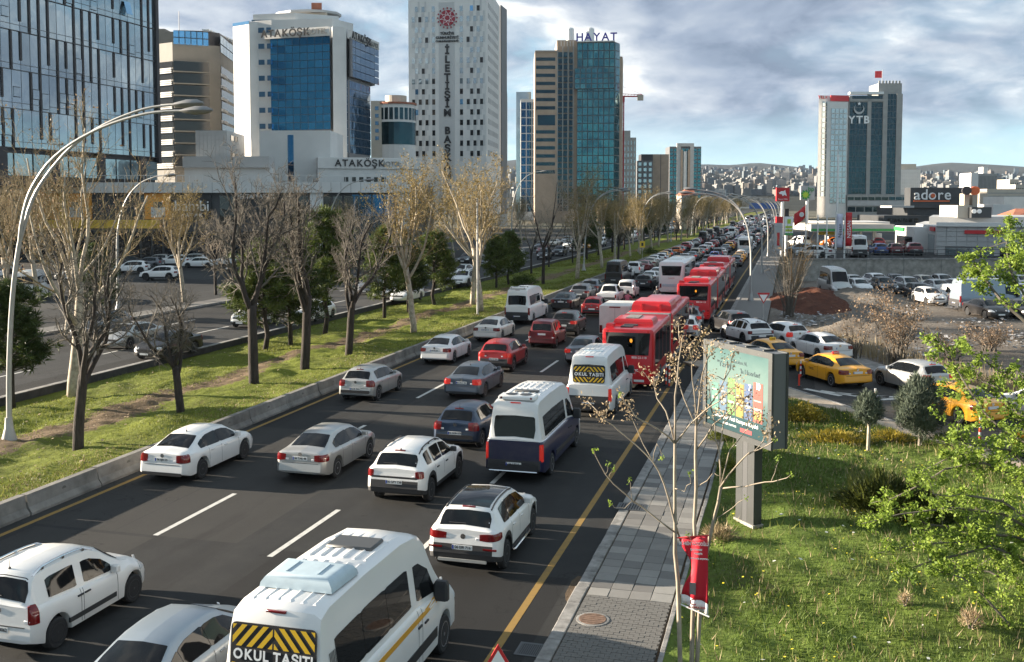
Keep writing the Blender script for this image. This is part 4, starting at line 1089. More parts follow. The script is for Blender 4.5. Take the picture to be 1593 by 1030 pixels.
near(m_sedan5, (315.4, 744.2), 'white', 'sedan', 'white sedan with dark wheels beside the concrete barrier, striped by tree shadow', 'car', plate='06 BJN 25')
near(m_sedan, (525, 743), 'silver', 'sedan', 'older silver sedan with ribbed bumper between two dashed lines', 'car', plate='06 TAR 48')
near(m_suv2, (671, 779), 'white', 'suv', 'white SUV with black roof rails and square red tail lights', 'car', plate='06 GPY 738')
near(m_suv, (788, 883), 'white', 'suv', 'white SUV with black panoramic roof beside the kerb-side yellow line', 'car', plate='06 EIR 716')
sp = near(m_sprinter, (858, 738), 'white', 'minibus', 'white minibus with dark blue lower half and twin roof fans', 'minibus', brake=True, plate='06 J 3216')
near(m_hatch, (750, 695), 'navy', 'hatchback', 'dark navy hatchback just beside the blue and white minibus', 'car', plate='06 GGB 979')
near(m_qubo, (90.4, 1008), 'white', 'compact_van', 'white compact van with chrome roof rails and black side moulding', 'van', plate='06 FD 3062')
place(m_sedan, -10.85, 13.95, 1.5, 'ice', 'sedan', 'pale blue-grey sedan half hidden behind the white school minibus', 'car', QN)
sch = place(m_school, -7.6, 13.7, 0, 'white', 'minibus', 'white school minibus with pale blue roof air conditioner and orange side stripe', 'minibus', QN)
sch.scale = (1, 1, 1.07)
okul(sch, van, 1.46, .92, .46)
for sg in (1, -1):
    van.strip(.4, 5.05, 1.14, 1.24, sg, .008, 8).build('side_stripe', MT['sticker_amber'], sch)
    van.strip(1.9, 4.9, .52, .70, sg, .016, 8).build('side_moulding', MT['black_plastic'], sch)
tr = near(m_transit, (958, 643), 'white', 'minibus', 'white school van with chevron rear window, stopped behind the red bus', 'minibus', brake=True, plate='06 C 5050')
okul(tr, van, 1.36, .70, .36, tx=.185)
# blue lower half of the minibus
ob = [c_ for c_ in sp.children if c_.name.startswith('body')][0]; ob.data = ob.data.copy(); deep = paint('deepblue', (0.004, 0.009, 0.050)); ob.data.materials.append(deep); setmat(ob, pc('white'), 0); setmat(ob, deep, 3)
for pl_ in ob.data.polygons:
    if pl_.center.z < 1.37 and pl_.center.y < 6.0 and pl_.material_index == 0: pl_.material_index = 3
for sg in (1, -1):
    van.strip(.35, 3.6, 1.36, 1.40, sg, .010, 8).build('waist_line', MT['chrome'], sp)
    van.strip(1.9, 4.9, .52, .70, sg, .016, 8).build('side_moulding', MT['black_plastic'], sp)
o = rbox(1.70, .60, .02, .05).build('tail_panel', deep, sp); o.location = (0, .060, 1.04)
o = MB().tube([(-.8, -.06, .40), (.8, -.06, .40)], .03, 6).build('rear_bar', MT['chrome'], sp)
near(m_hatch, (589, 623), 'silver', 'hatchback', 'silver hatchback beside the barrier with black bumper strip', 'car', plate='06 BF 9094')
near(m_sedan5, (755, 618), 'slate', 'sedan', 'blue-grey sedan with lit brake lights in the second lane', 'car', brake=True, plate='06 DLU 101')
near(m_sedan, (707, 565), 'white', 'sedan', 'white sedan beside the barrier, just behind the pearl white sedan', 'car', plate='06 FR 332')
near(m_suv3, (799, 578), 'red', 'crossover', 'dark red crossover with lit brake lights near the barrier lane', 'car', brake=True, plate='06 DV 901')
near(m_sedan, (781.5, 530.5), 'pearl', 'sedan', 'pearl white sedan beside the barrier, behind the white minibus', 'car', plate='06 CJH 12')
wsp = near(m_sprinter, (830, 503), 'white', 'minibus', 'white minibus with dark windows beside the grass median', 'minibus')
near(m_caddy, (866, 541), 'maroon', 'compact_van', 'dusty dark red van with wide rear wiper', 'van')
near(m_suv3, (899, 522), 'black', 'suv', 'black SUV with lit brake lights beside the dusty red van', 'car', brake=True)
near(m_sedan, (930, 567), 'grey', 'sedan', 'dark grey sedan between the school van and the red van', 'car', brake=True)
near(m_sedan5, (891.5, 483), 'black', 'sedan', 'black sedan in the barrier lane ahead of the white minibus', 'car')
near(m_suv3, (918, 470), 'grey', 'suv', 'dark grey SUV in the barrier lane beside the grass', 'car')
near(m_hatch, (938.7, 492), 'red', 'hatchback', 'bright red hatchback behind the white pickup', 'car', brake=True)
near(m_pick, (961, 475), 'white', 'pickup', 'white pickup truck beside a rider in a pink jacket', 'pickup')
near(m_kangoo, (988, 464), 'white', 'compact_van', 'white windowless compact van with upright rear doors', 'van')

# ================================================================== buses, riders, the rest of the traffic
def busloft(y0, y1, W_, z0, z1, r=0.16, rear=0.0, front=0.0):
    """rounded box along y with slightly tapered ends"""
    def sect(ins, dz):
        h = W_ / 2 - ins; pts = []
        for cx, cz, a0 in ((h - r, z1 - dz - r, 0), (-h + r, z1 - dz - r, 90)):
            for k in range(5): a = R(a0 + k * 22.5); pts.append((cx + r * math.cos(a), cz + r * math.sin(a)))
        pts += [(-h, z0 + .1), (-h + .05, z0), (h - .05, z0), (h, z0 + .1)]
        return pts
    st = [(y0, rear * .6 + .05, rear * .5 + .06), (y0 + .06, rear * .3, .02), (y0 + .25, 0, 0), (y1 - .25, 0, 0), (y1 - .06, front * .3, .02), (y1, front * .6 + .05, front * .5 + .06)]
    b = MB(); n = len(sect(0, 0)); vs = []
    for y, i, d in st: vs += [(x, y, z) for x, z in sect(i, d)]
    fs = [(i * n + (j + 1) % n, (i + 1) * n + (j + 1) % n, (i + 1) * n + j, i * n + j) for i in range(len(st) - 1) for j in range(n)]
    fs = [f[::-1] for f in fs]
    fs += [tuple(range(n)), tuple(range(len(vs) - 1, len(vs) - n - 1, -1))]
    return b.add(vs, fs)
def pod(x0, x1, y0, y1, z0, h, s_=0.14):
    b = MB(); lv = [(0, 0), (0.02, h * .55), (s_ * .5, h * .9), (s_, h)]; vs = []
    for ins, dz in lv: vs += [(x0 + ins, y0 + ins, z0 + dz), (x1 - ins, y0 + ins, z0 + dz), (x1 - ins, y1 - ins, z0 + dz), (x0 + ins, y1 - ins, z0 + dz)]
    fs = [(4 * i + j, 4 * i + (j + 1) % 4, 4 * i + 4 + (j + 1) % 4, 4 * i + 4 + j) for i in range(3) for j in range(4)] + [(12, 13, 14, 15)]
    return b.add(vs, fs)
M('bus_glass', (0.012, 0.013, 0.014), 0.06, spec=0.7)
M('bellows', (0.22, 0.21, 0.20), 0.8)
def artic_bus(x, y, label, rz=0.0, full=True, text=True):
    e = empty('articulated_bus', (x, y, 0), R(rz)); red = pc('busred')
    tag(e, label, 'bus', QN)
    A = busloft(0, 7.0, 2.52, .33, 2.98, rear=.06).build('rear_body', red, e, True, 40)
    Bf = busloft(8.0, 18.0, 2.52, .33, 2.98, front=.10).build('front_body', red, e, True, 40)
    b = MB()
    for i in range(9):
        yy = 6.98 + i * 0.115; b.add([(sx * (1.20 if i % 2 else 1.10), yy, z) for sx, z in ((1, .5), (1, 2.95), (-1, 2.95), (-1, .5))], [])
    n = 4
    for i in range(8):
        for j in range(3): b.f.append((i * n + j, i * n + j + 1, (i + 1) * n + j + 1, (i + 1) * n + j)); b.m.append(0)
    b.build('bellows', MT['bellows'], e)
    rbx = [(-1.08, 2.80), (1.08, 2.80), (1.0, 1.72), (-1.0, 1.72)]
    b = MB(); b.add([(px_, -.012, z) for px_, z in rbx] + [(px_, .06, z) for px_, z in rbx], [(3, 2, 1, 0), (0, 1, 5, 4), (1, 2, 6, 5), (2, 3, 7, 6), (3, 0, 4, 7)])
    b.build('rear_window', MT['bus_glass'], A)
    for sg in (1, -1):
        for (a, c) in ((.5, 2.0), (2.08, 3.5), (3.58, 5.0), (5.08, 6.7), (8.3, 9.8), (9.88, 11.3), (11.38, 12.8), (12.88, 14.3), (14.38, 15.9), (15.98, 17.5)):
            o = MB(); xx = sg * 1.262
            o.box(min(xx, xx - sg * .03), max(xx, xx - sg * .03), a, c, 1.12 if not (a in (5.08, 12.88, 15.98) and sg > 0) else .42, 2.72); o.build('side_window', MT['bus_glass'], A if c < 7.5 else Bf)
        o = MB(); o.box(min(sg * 1.262, sg * 1.24), max(sg * 1.262, sg * 1.24), .3, 6.9, .34, .62); o.build('skirt', MT['bellows'], A)
        o = MB(); o.box(min(sg * 1.262, sg * 1.24), max(sg * 1.262, sg * 1.24), 8.1, 17.4, .34, .62); o.build('skirt', MT['bellows'], Bf)
        ti, ri = wheel_mesh(.48, .28, 'steel', False)
        for wy in (2.6, 9.9, 15.2):
            w_ = link('wheel', ti, e, (sg * 1.13, wy, .48)); link('rim', ri, w_)
            if sg < 0: w_.rotation_euler = (0, 0, math.pi)
        for z in (.95, .78, .60):
            o = MB(); o.lathe([(.055, -.02), (.055, .03)], 12, 'y', (sg * 1.08, 0, z)); o.build('tail_light', MT['brake_lit' if z < .9 and z > .7 else 'lamp_red'], e)
        o = MB(); o.lathe([(.05, -.01), (.05, .05)], 10, 'y', (sg * .98, 0.0, 2.86)); o.build('marker_lamp', MT['brake_lit'], e)
    pod(-1.0, 1.0, 1.7, 3.6, 2.97, .30).build('roof_pod', red, e)
    pod(-.42, .25, 1.9, 3.5, 3.26, .05, .02).build('pod_strip', MT['kerb_stone'], e)
    pod(-1.15, -.75, .35, .9, 2.97, .20, .05).build('roof_pod', red, e)
    o = MB(); o.box(-.45, .15, .55, .95, 2.98, 3.05, ch=.02); o.build('roof_hatch', MT['steel_dark'], e)
    o = MB(); o.box(-.4, .3, 1.15, 1.5, 2.98, 3.06, ch=.02); o.build('roof_hatch', MT['steel_dark'], e)
    pod(-1.12, 1.12, 8.6, 11.4, 2.97, .52, .2).build('roof_pod', red, e)
    pod(-1.0, 1.0, 12.0, 15.5, 2.97, .34, .2).build('roof_pod', red, e)
    for xx in (-.5, .5):
        o = MB(); o.box(xx - .06, xx + .06, 8.56, 8.66, 2.98, 3.36); o.build('pod_rib', MT['sign_red'], e)
    o = MB(); o.box(.02, .30, -.012, 0, 2.30, 2.52); o.build('route_display', MT['ink'], A)
    t = link('lettering', text_mesh('0', .22, .003, MT['lamp_amber'], bold=.02), A, (.16, -.016, 2.41)); t.rotation_euler = (R(90), 0, 0)
    o = MB(); o.box(.0, .22, -.012, 0, 2.12, 2.24); o.build('green_sticker', M('sticker_green', (.04, .35, .2), .5), A)
    if text:
        for s_, z, xx, sz in (('BBB-22-118', 1.60, .55, .15), ('Başkent', 1.0, .10, .24), ('büyükşehir', .86, .14, .11)):
            t = link('lettering', text_mesh(s_, sz, .002, MT['sticker_white']), A, (xx, -.006, z)); t.rotation_euler = (R(90), 0, 0)
        o = MB(); o.lathe([(.13, -.008), (.13, 0), (.09, 0), (.09, -.008)], 18, 'y', (-.48, 0.0, 1.0)); o.build('emblem', MT['sticker_white'], A)
        o = rbox(.5, .11, .01, .01).build('number_plate', MT['plate'], A); o.location = (.55, -.004, .48)
    for sg in (1, -1):
        o = MB(); o.tube([(sg * 1.2, 17.8, 2.6), (sg * 1.45, 18.2, 2.5), (sg * 1.48, 18.2, 2.2)], .03, 5); o.build('mirror_arm', MT['black_plastic'], e)
        o = MB(); o.box(sg * 1.48 - .11, sg * 1.48 + .11, 18.13, 18.25, 1.85, 2.25, ch=.03); o.build('mirror', MT['black_plastic'], e)
    o = MB(); o.box(-1.15, 1.15, 17.95, 18.005, 1.1, 2.75); o.build('windscreen', MT['bus_glass'], Bf)
    return e
artic_bus(-7.50, 48.75, 'red articulated bus directly ahead of the white school van')
artic_bus(-6.95, 77.3, 'red articulated bus between the white coach and the pavement')
artic_bus(-7.1, 97.5, 'red articulated bus that leads the other two buses')

def coach(x, y, label, L=12.0, W_=2.5, Ht=3.3, colour='white', rz=0):
    e = empty('coach', (x, y, 0), R(rz)); tag(e, label, 'coach', QN)
    A = busloft(0, L, W_, .35, Ht, r=.28, rear=.16, front=.16).build('body', pc(colour), e, True, 40)
    k = W_ / 2.5
    b = MB(); q = [(-.98 * k, Ht - .42), (.98 * k, Ht - .42), (.86 * k, Ht - 1.35), (-.86 * k, Ht - 1.35)]
    b.add([(x_, -.012, z) for x_, z in q] + [(x_, .08, z) for x_, z in q], [(3, 2, 1, 0), (0, 1, 5, 4), (1, 2, 6, 5), (2, 3, 7, 6), (3, 0, 4, 7)]); b.build('rear_window', MT['bus_glass'], A)
    for sg in (1, -1):
        m = int(L // 1.6)
        for i in range(m):
            a = .6 + i * (L - 1.2) / m; c = a + (L - 1.2) / m - .07; o = MB(); xx = sg * (W_ / 2 + .006)
            o.box(min(xx, xx - sg * .03), max(xx, xx - sg * .03), a, c, 1.45, Ht - .42); o.build('side_window', MT['bus_glass'], A)
        ti, ri = wheel_mesh(.48, .28, 'steel', False)
        for wy in (L * .24, L * .76):
            w_ = link('wheel', ti, e, (sg * (W_ / 2 - .13), wy, .48)); link('rim', ri, w_)
            if sg < 0: w_.rotation_euler = (0, 0, math.pi)
        o = MB(); o.box(min(sg * .95 * k, sg * 1.12 * k), max(sg * .95 * k, sg * 1.12 * k), -.02, .03, .75, 1.15); o.build('tail_light', MT['lamp_red'], e)
    o = rbox(W_ * .7, .26, .03, .08).build('bumper', MT['ac_grey'], A); o.location = (0, -.002, 1.0)
    t = link('lettering', text_mesh('TURİZM', .17, .002, MT['sign_red']), A, (0, -.016, Ht - 1.62)); t.rotation_euler = (R(90), 0, 0)
    o = rbox(.5, .11, .01, .01).build('number_plate', MT['plate'], A); o.location = (0, -.035, .62)
    pod(-.7 * k, .7 * k, L * .3, L * .55, Ht - .01, .16, .08).build('air_conditioner', MT['roof_white'], e)
    o = MB(); o.box(-W_ * .44, W_ * .44, L - .05, L + .004, 1.3, Ht - .5); o.build('windscreen', MT['bus_glass'], A)
    return e
p = G(1026, 458); coach(p[0] + 1.25, p[1] - 1.0, 'white coach with dark rear window beside the second red bus')
p = G(1148, 396); coach(p[0] + 1.15, p[1] - 2, 'small white midibus far up the kerb-side lane', 8.5, 2.3, 3.0)
# box truck beside the first bus
def box_truck(x, y, label):
    e = empty('box_truck', (x, y, 0)); tag(e, label, 'truck', QN)
    A = MB().box(-1.0, 1.0, 0, 3.6, .75, 2.55, ch=.03).build('cargo_box', M('box_white', (.62, .60, .56), .5, var=.12, vs=1.5), e)
    MB().box(-.7, .7, -.02, 0, .78, 2.5).build('rear_door', MT['box_white'], A)
    for xx in (-.02, .02): pass
    MB().box(-.006, .006, -.026, -.02, .8, 2.5).build('door_gap', MT['gap'], A)
    MB().box(-.35, .35, -.03, -.02, 2.42, 2.5).build('marker_lamp', MT['lamp_red'], A)
    c = MB(); c.add([(s_ * .92, yy, z) for s_ in (1, -1) for yy, z in ((3.75, .5), (3.75, 1.95), (4.3, 2.0), (4.9, 1.35), (5.35, 1.15), (5.4, .5))], [(0, 1, 2, 3, 4, 5)[::-1], (6, 7, 8, 9, 10, 11)] + [(i, (i + 1) % 6, 6 + (i + 1) % 6, 6 + i) for i in range(6)])
    c.build('cab', pc('white'), e); MB().box(-.7, .7, .2, 5.2, .45, .72).build('chassis', MT['steel_dark'], e)
    ti, ri = wheel_mesh(.36, .205, 'steel', False)
    for sg in (1, -1):
        for wy in (.9, 4.6):
            w_ = link('wheel', ti, e, (sg * .84, wy, .36)); link('rim', ri, w_)
            if sg < 0: w_.rotation_euler = (0, 0, math.pi)
        MB().box(min(sg * .8, sg * .97), max(sg * .8, sg * .97), -.05, .02, .82, 1.3).build('tail_light', MT['lamp_red'], e)
        MB().box(min(sg * .94, sg * .90), max(sg * .94, sg * .90), 3.95, 4.7, 1.35, 1.85).build('side_window', MT['glass_car'], e)
p = G(932, 519, .75); box_truck(p[0] + 1.0, p[1], 'small white box truck between the red bus and the black SUV')

# ---- riders on motorcycles, seen from behind
def skinned(name, chain, mats, parent=None):
    """verts [(x,y,z,r)], edges -> one continuous skin"""
    V, E = chain; me = bpy.data.meshes.new(name); me.from_pydata([v[:3] for v in V], E, [])
    o = bpy.data.objects.new(name, me); COL.objects.link(o)
    md = o.modifiers.new('skin', 'SKIN'); me.skin_vertices[0].data[0].use_root = True
    for i, v in enumerate(V): me.skin_vertices[0].data[i].radius = (v[3], v[3] * (v[4] if len(v) > 4 else 1))
    sb_ = o.modifiers.new('sub', 'SUBSURF'); sb_.levels = sb_.render_levels = 2
    dg = bpy.context.evaluated_depsgraph_get(); me2 = bpy.data.meshes.new_from_object(o.evaluated_get(dg))
    bpy.data.objects.remove(o); bpy.data.meshes.remove(me); me2.name = name
    for m in mats: me2.materials.append(m)
    return me2
def rider(x, y, jacket, label, blabel):
    e = empty('motorcycle', (x, y, 0)); tag(e, blabel, 'motorcycle', QN)
    ti, ri = wheel_mesh(.30, .13, 'ten', True)
    for wy in (.32, 1.62): w_ = link('wheel', ti, e, (0, wy, .30)); link('rim', ri, w_)
    b = MB(); b.tube([(0, .25, .62), (0, .55, .74), (0, 1.0, .74), (0, 1.25, .9), (0, 1.45, .78)], [.07, .12, .13, .15, .06], 8); b.build('body', pc('black'), e, True)
    b = MB(); b.tube([(0, 1.62, .3), (0, 1.42, .98)], .035, 6); b.tube([(-.34, 1.25, 1.06), (0, 1.42, 1.0), (.34, 1.25, 1.06)], .02, 6); b.build('handlebar', MT['steel_dark'], e)
    MB().box(-.07, .07, .10, .14, .66, .72).build('tail_light', MT['brake_lit'], e); MB().tube([(.14, .2, .38), (.14, 1.0, .34)], .05, 6).build('exhaust', MT['chrome'], e)
    V = [(0, .62, .86, .16), (0, .70, 1.08, .155), (0, .82, 1.30, .17), (0, .86, 1.42, .075), (0, .92, 1.55, .10), (0, .93, 1.66, .095),
         (.13, .66, .84, .10), (.27, 1.02, .74, .082), (.25, .95, .42, .058), (.25, 1.02, .34, .05), (-.13, .66, .84, .10), (-.27, 1.02, .74, .082), (-.25, .95, .42, .058), (-.25, 1.02, .34, .05),
         (.19, .83, 1.35, .075), (.31, .95, 1.16, .056), (.33, 1.2, 1.08, .04), (.33, 1.27, 1.07, .034), (-.19, .83, 1.35, .075), (-.31, .95, 1.16, .056), (-.33, 1.2, 1.08, .04), (-.33, 1.27, 1.07, .034)]
    E = [(0, 1), (1, 2), (2, 3), (3, 4), (4, 5), (0, 6), (6, 7), (7, 8), (8, 9), (0, 10), (10, 11), (11, 12), (12, 13), (2, 14), (14, 15), (15, 16), (16, 17), (2, 18), (18, 19), (19, 20), (20, 21)]
    mats = [M('trousers', (.025, .027, .035), .85), M('jacket_' + jacket, {'pink': (.42, .10, .14), 'dark': (.03, .03, .035)}[jacket], .8), M('skin', (.42, .25, .17), .6)]
    me = skinned('person', (V, E), mats)
    for p_ in me.polygons:
        z = p_.center.z; p_.material_index = 2 if z > 1.46 else (1 if z > .95 else 0); p_.use_smooth = True
    o = link('person', me, None, (x, y, 0)); tag(o, label, 'person', 'riders between the cars')
    h = MB(); h.lathe([(.05, 1.80), (.10, 1.775), (.135, 1.70), (.138, 1.60), (.12, 1.53)], 12, 'z', (0, .92, 0)); h.build('helmet', M('helmet', (.02, .02, .022), .25, coat=.8), o, True)
p = G(951, 486); rider(p[0] + 1.25, p[1] - .2, 'pink', 'person in a pink jacket riding a motorcycle beside the white pickup', 'black motorcycle under the rider in the pink jacket')
p = G(1018, 480); rider(p[0], p[1] + 1.0, 'dark', 'person in dark clothes riding a motorcycle behind the white coach', 'black motorcycle under the rider in dark clothes')

_occ = []
def free(x, y, rz, B, pad=.12):
    """True when no other parked vehicle stands there; books the place"""
    a = R(rz); c_, s_ = math.cos(a), math.sin(a); P_ = [Vector((x + u * c_ - v * s_, y + u * s_ + v * c_)) for u, v in ((-B.hw - pad, -pad), (B.hw + pad, -pad), (B.hw + pad, B.L + pad), (-B.hw - pad, B.L + pad))]
    for Q in _occ:
        hit = True
        for S_ in (P_, Q):
            for i in range(4):
                d = S_[(i + 1) % 4] - S_[i]; n_ = Vector((-d.y, d.x)); A = [p.dot(n_) for p in P_]; C = [p.dot(n_) for p in Q]
                if max(A) < min(C) or max(C) < min(A): hit = False
        if hit: return False
    _occ.append(P_); return True
# ---- vehicles beside the buses and merging from the slip road
def put(mod, x, y, rz, colour, name, label, cat='car', **k): return place(mod, x, y, rz, colour, name, label, cat, QN, **k)
put(m_hatch, -6.6, 67.4, 2, 'white', 'hatchback', 'white hatchback squeezed between the red bus and the kerb', brake=True)
put(m_suv3, -3.0, 70.1, 25, 'black', 'suv', 'black SUV turning in front of the white hatchback', brake=True)
put(m_suv3, -6.85, 72.2, 2, 'grey', 'suv', 'grey SUV close behind the second red bus', brake=True)
put(m_suv2, -1.6, 65.2, 30, 'white', 'estate_car', 'white estate car with black roof rails merging from the slip road')
put(m_hatch, .70, 65.7, 34, 'white', 'hatchback', 'white hatchback with red lights lit at the mouth of the slip road', brake=True)
def taxi(x, y, rz, label):
    e = put(m_sedan, x, y, rz, 'taxi', 'taxi', label, 'taxi'); v = sedan.toppt(2.0, 0)
    s_ = MB(); s_.box(-.19, .19, -.06, .06, 0, .13, ch=.03); o = s_.build('roof_sign', MT['sign_red'] if rz == 30.6 else MT['sticker_yellow'], e); o.location = v
    t = link('lettering', text_mesh('TAKSİ', .10, .002, MT['sticker_white' if rz == 30.6 else 'ink']), o, (0, -.062, .06)); t.rotation_euler = (R(90), 0, 0)
    for sg in (-1,):
        t = link('door_lettering', text_mesh('TAKSİ', .16, .001, MT['ink']), e, (sg * .909, 2.75, .66)); t.rotation_euler = (R(90), 0, -R(90))
taxi(3.29, 51.81, 30.6, 'yellow taxi with red roof sign on the painted bars of the slip road')
p = G(1222, 577); taxi(p[0] + .3, p[1], 31, 'yellow taxi partly behind the billboard')
p = G(1532, 664); taxi(p[0] + .3, p[1] - .2, 33, 'yellow taxi behind the round conifer')
p = G(1768, 752); taxi(p[0], p[1], 34, 'yellow taxi at the tail of the slip road queue')
put(m_sedan, 2.85, 60.3, 30, 'white', 'sedan', 'white sedan on the slip road beside the taxi with the red sign')
put(m_hatch, 6.9, 51.0, 33, 'silver', 'hatchback', 'silver hatchback on the slip road behind the round conifer', brake=True)
put(m_sedan5, 11.6, 44.3, 33, 'white', 'sedan', 'white sedan on the slip road beside the waste ground')

# ---- the queue further up, lane by lane
FN = 'distant queue on the main road'
kinds = [(m_sedan, 'sedan', 30), (m_hatch, 'hatchback', 26), (m_suv3, 'suv', 18), (m_suv, 'suv', 6), (m_qubo, 'compact_van', 8), (m_kangoo, 'compact_van', 6), (m_transit, 'minibus', 5), (m_pick, 'pickup', 3)]
cols = [('white', 34), ('silver', 13), ('grey', 15), ('black', 14), ('slate', 8), ('navy', 3), ('blue', 3), ('red', 5), ('orange', 1), ('beige', 3), ('taxi', 2), ('maroon', 2)]
cname = {'white': 'white', 'silver': 'silver', 'grey': 'dark grey', 'black': 'black', 'slate': 'blue-grey', 'navy': 'navy blue', 'blue': 'blue', 'red': 'red', 'orange': 'orange', 'beige': 'beige', 'taxi': 'yellow', 'maroon': 'dark red'}
lname = {-18.7: 'in the lane by the median', -14.75: 'in the second lane from the median', -11.0: 'in the second lane from the kerb', -7.4: 'in the kerb-side lane'}
fixed = [(m_sedan, 'white', 967, 447, -18.7), (m_sedan5, 'grey', 994, 433, -18.7), (m_hatch, 'beige', 1010, 433, -14.75), (m_sedan, 'white', 1047, 477, -11.0), (m_hatch, 'black', 1022, 445, -14.75)]
rc = random.Random(5)
def pick_(lst):
    t_ = sum(l[-1] for l in lst); r0 = rc.random() * t_
    for l in lst:
        r0 -= l[-1]
        if r0 <= 0: return l
cat_of = {'sedan': 'car', 'hatchback': 'car', 'suv': 'car', 'compact_van': 'van', 'minibus': 'minibus', 'pickup': 'pickup'}
word = {'sedan': 'sedan', 'hatchback': 'hatchback', 'suv': 'SUV', 'compact_van': 'compact van', 'minibus': 'van', 'pickup': 'pickup'}
for lx, y0 in ((-18.7, 96.0), (-14.75, 104.0), (-11.0, 116.0), (-7.4, 117.5)):
    y = y0
    while y < 640:
        mod, nm, _ = pick_(kinds); c = pick_(cols)[0]; L = mod['B'].L
        if lx == -7.4 and 176 < y + L and y < 190 + 6: y = 197.0; continue
        far = y > 106
        if lx == -7.4 and 150 < y < 163: c = 'taxi'; nm = 'sedan'; mod = m_sedan
        place(mod, lx + rc.uniform(-.28, .28), y, rc.uniform(-1.2, 1.2), c, nm, f'{cname[c]} {word[nm]} queuing {lname[lx]}, beyond the buses', cat_of[nm], FN, brake=rc.random() < .25, far=far)
        y += L + rc.uniform(1.2, 3.4) + (rc.uniform(2, 10) if rc.random() < .12 else 0)
# traffic coming the other way beyond the median
ON = 'oncoming traffic beyond the median'
def opp_car(mod, px_, py_, c, nm, label, far=False):
    p = G(px_, py_, .3); place(mod, p[0], p[1] + mod['B'].L, 180, c, nm, label, 'car', ON, z=.304, far=far)
opp_car(m_sedan5, 224, 563, 'black', 'sedan', 'black sedan driving towards the bridge beside the shaded kerb wall')
opp_car(m_sedan, 168, 546, 'silver', 'sedan', 'silver sedan driving towards the bridge beside the black sedan')
opp_car(m_suv3, 122, 530, 'grey', 'suv', 'dark grey SUV on the far lane behind the silver sedan')
opp_car(m_suv2, 372, 512, 'white', 'suv', 'white SUV oncoming behind the twin-trunk bare tree')
opp_car(m_hatch, 470, 502, 'white', 'hatchback', 'white hatchback oncoming under the big pine')
opp_car(m_sedan, 618, 472, 'white', 'sedan', 'white sedan oncoming between two slim pines')
opp_car(m_hatch, 590, 466, 'silver', 'hatchback', 'silver hatchback oncoming beside the white sedan')
opp_car(m_suv3, 565, 460, 'grey', 'suv', 'grey SUV oncoming in the far lane by the pavement')
opp_car(m_suv2, 712, 447, 'white', 'suv', 'white SUV oncoming behind the pale plane tree')
for lx in (-36.3, -40.6, -45.0):
    y = 104 + rc.uniform(0, 10)
    while y < 420:
        mod, nm, _ = pick_(kinds[:6]); c = pick_(cols)[0]
        place(mod, lx + rc.uniform(-.3, .3), y + 4.5, 180, c, nm, f'{cname[c]} {word[nm]} oncoming beyond the row of median trees', cat_of[nm], ON, z=.304, far=True)
        y += rc.uniform(9, 24)

# ================================================================== trees and shrubs
def rv(rd, s_=1.0): return Vector((rd.gauss(0, s_), rd.gauss(0, s_), rd.gauss(0, s_)))
def grow(seed, cfg):
    """trunk (two lowest orders), twigs (the rest) and points where leaves sit"""
    rd = random.Random(seed); tr, tw, pts = MB(), MB(), []
    def br(p, d, L, r, lv):
        c = cfg[lv]; n = c.get('n', 4); P_ = [p.copy()]; rad = [r]; dirs = [d.copy()]
        for i in range(n):
            d = (d + rv(rd, c['wob']) + Vector((0, 0, c.get('up', 0)))).normalized(); p = p + d * (L / n)
            P_.append(p.copy()); rad.append(r * lerp(1, c.get('tip', .4), (i + 1) / n)); dirs.append(d.copy())
        (tr if lv < c.get('split', 2) and lv < 2 else tw).tube(P_, rad, {0: 8, 1: 6, 2: 4}.get(lv, 3), cap=lv < 2)
        if lv + 1 < len(cfg):
            k = c['kids']; k = rd.randint(*k) if isinstance(k, tuple) else k
            az0 = rd.uniform(0, 6.28)
            for q in range(k):
                f = lerp(c.get('from', .3), 1.0, (q + rd.random() * .7) / k) if lv else (lerp(c.get('from', .8), 1, q / max(1, k - 1)))
                f = min(f, 1.0); i = min(n - 1, int(f * n)); t_ = f * n - i; pp = P_[i].lerp(P_[i + 1], t_); dd = dirs[i + 1]
                u = dd.orthogonal().normalized(); u.rotate(Matrix.Rotation(az0 + q * 2.4 + rd.uniform(-.5, .5), 3, dd))
                a = R(rd.uniform(*c['ang'])); nd = (dd * math.cos(a) + u * math.sin(a)).normalized()
                rr_ = rad[min(i + 1, n)] * c.get('rr', .62)
                br(pp, nd, L * rd.uniform(*c['len']) * (1 - .35 * f if lv else 1), max(rr_, .0055), lv + 1)
        if lv >= len(cfg) - 2:
            for i in range(1, len(P_)): pts.append((P_[i], dirs[i]))
    br(Vector((0, 0, -.15)), Vector((cfg[0].get('lx', 0), cfg[0].get('ly', 0), 1)).normalized(), cfg[0]['L'], cfg[0]['r'], 0)
    return tr, tw, pts
def quads(pts, n_per, size, spread, seed, flat=0.0, elong=1.0):
    g_ = np.random.default_rng(seed); P = np.array([tuple(p) for p in pts], float)
    P = np.repeat(P, n_per, 0); n = len(P); P = P + g_.normal(0, spread, P.shape)
    s_ = size * g_.uniform(.55, 1.35, n)[:, None]
    a = g_.normal(0, 1, (n, 3)); a[:, 2] *= 1 - flat; a /= np.linalg.norm(a, axis=1)[:, None]
    c = np.cross(a, g_.normal(0, 1, (n, 3))); c /= np.linalg.norm(c, axis=1)[:, None]
    a = a * s_ * elong; c = c * s_ / 1.6
    V = np.concatenate([P - a, P + c * .9, P + a, P - c * .9]); i = np.arange(n)
    return V, np.stack([i, i + n, i + 2 * n, i + 3 * n], 1)
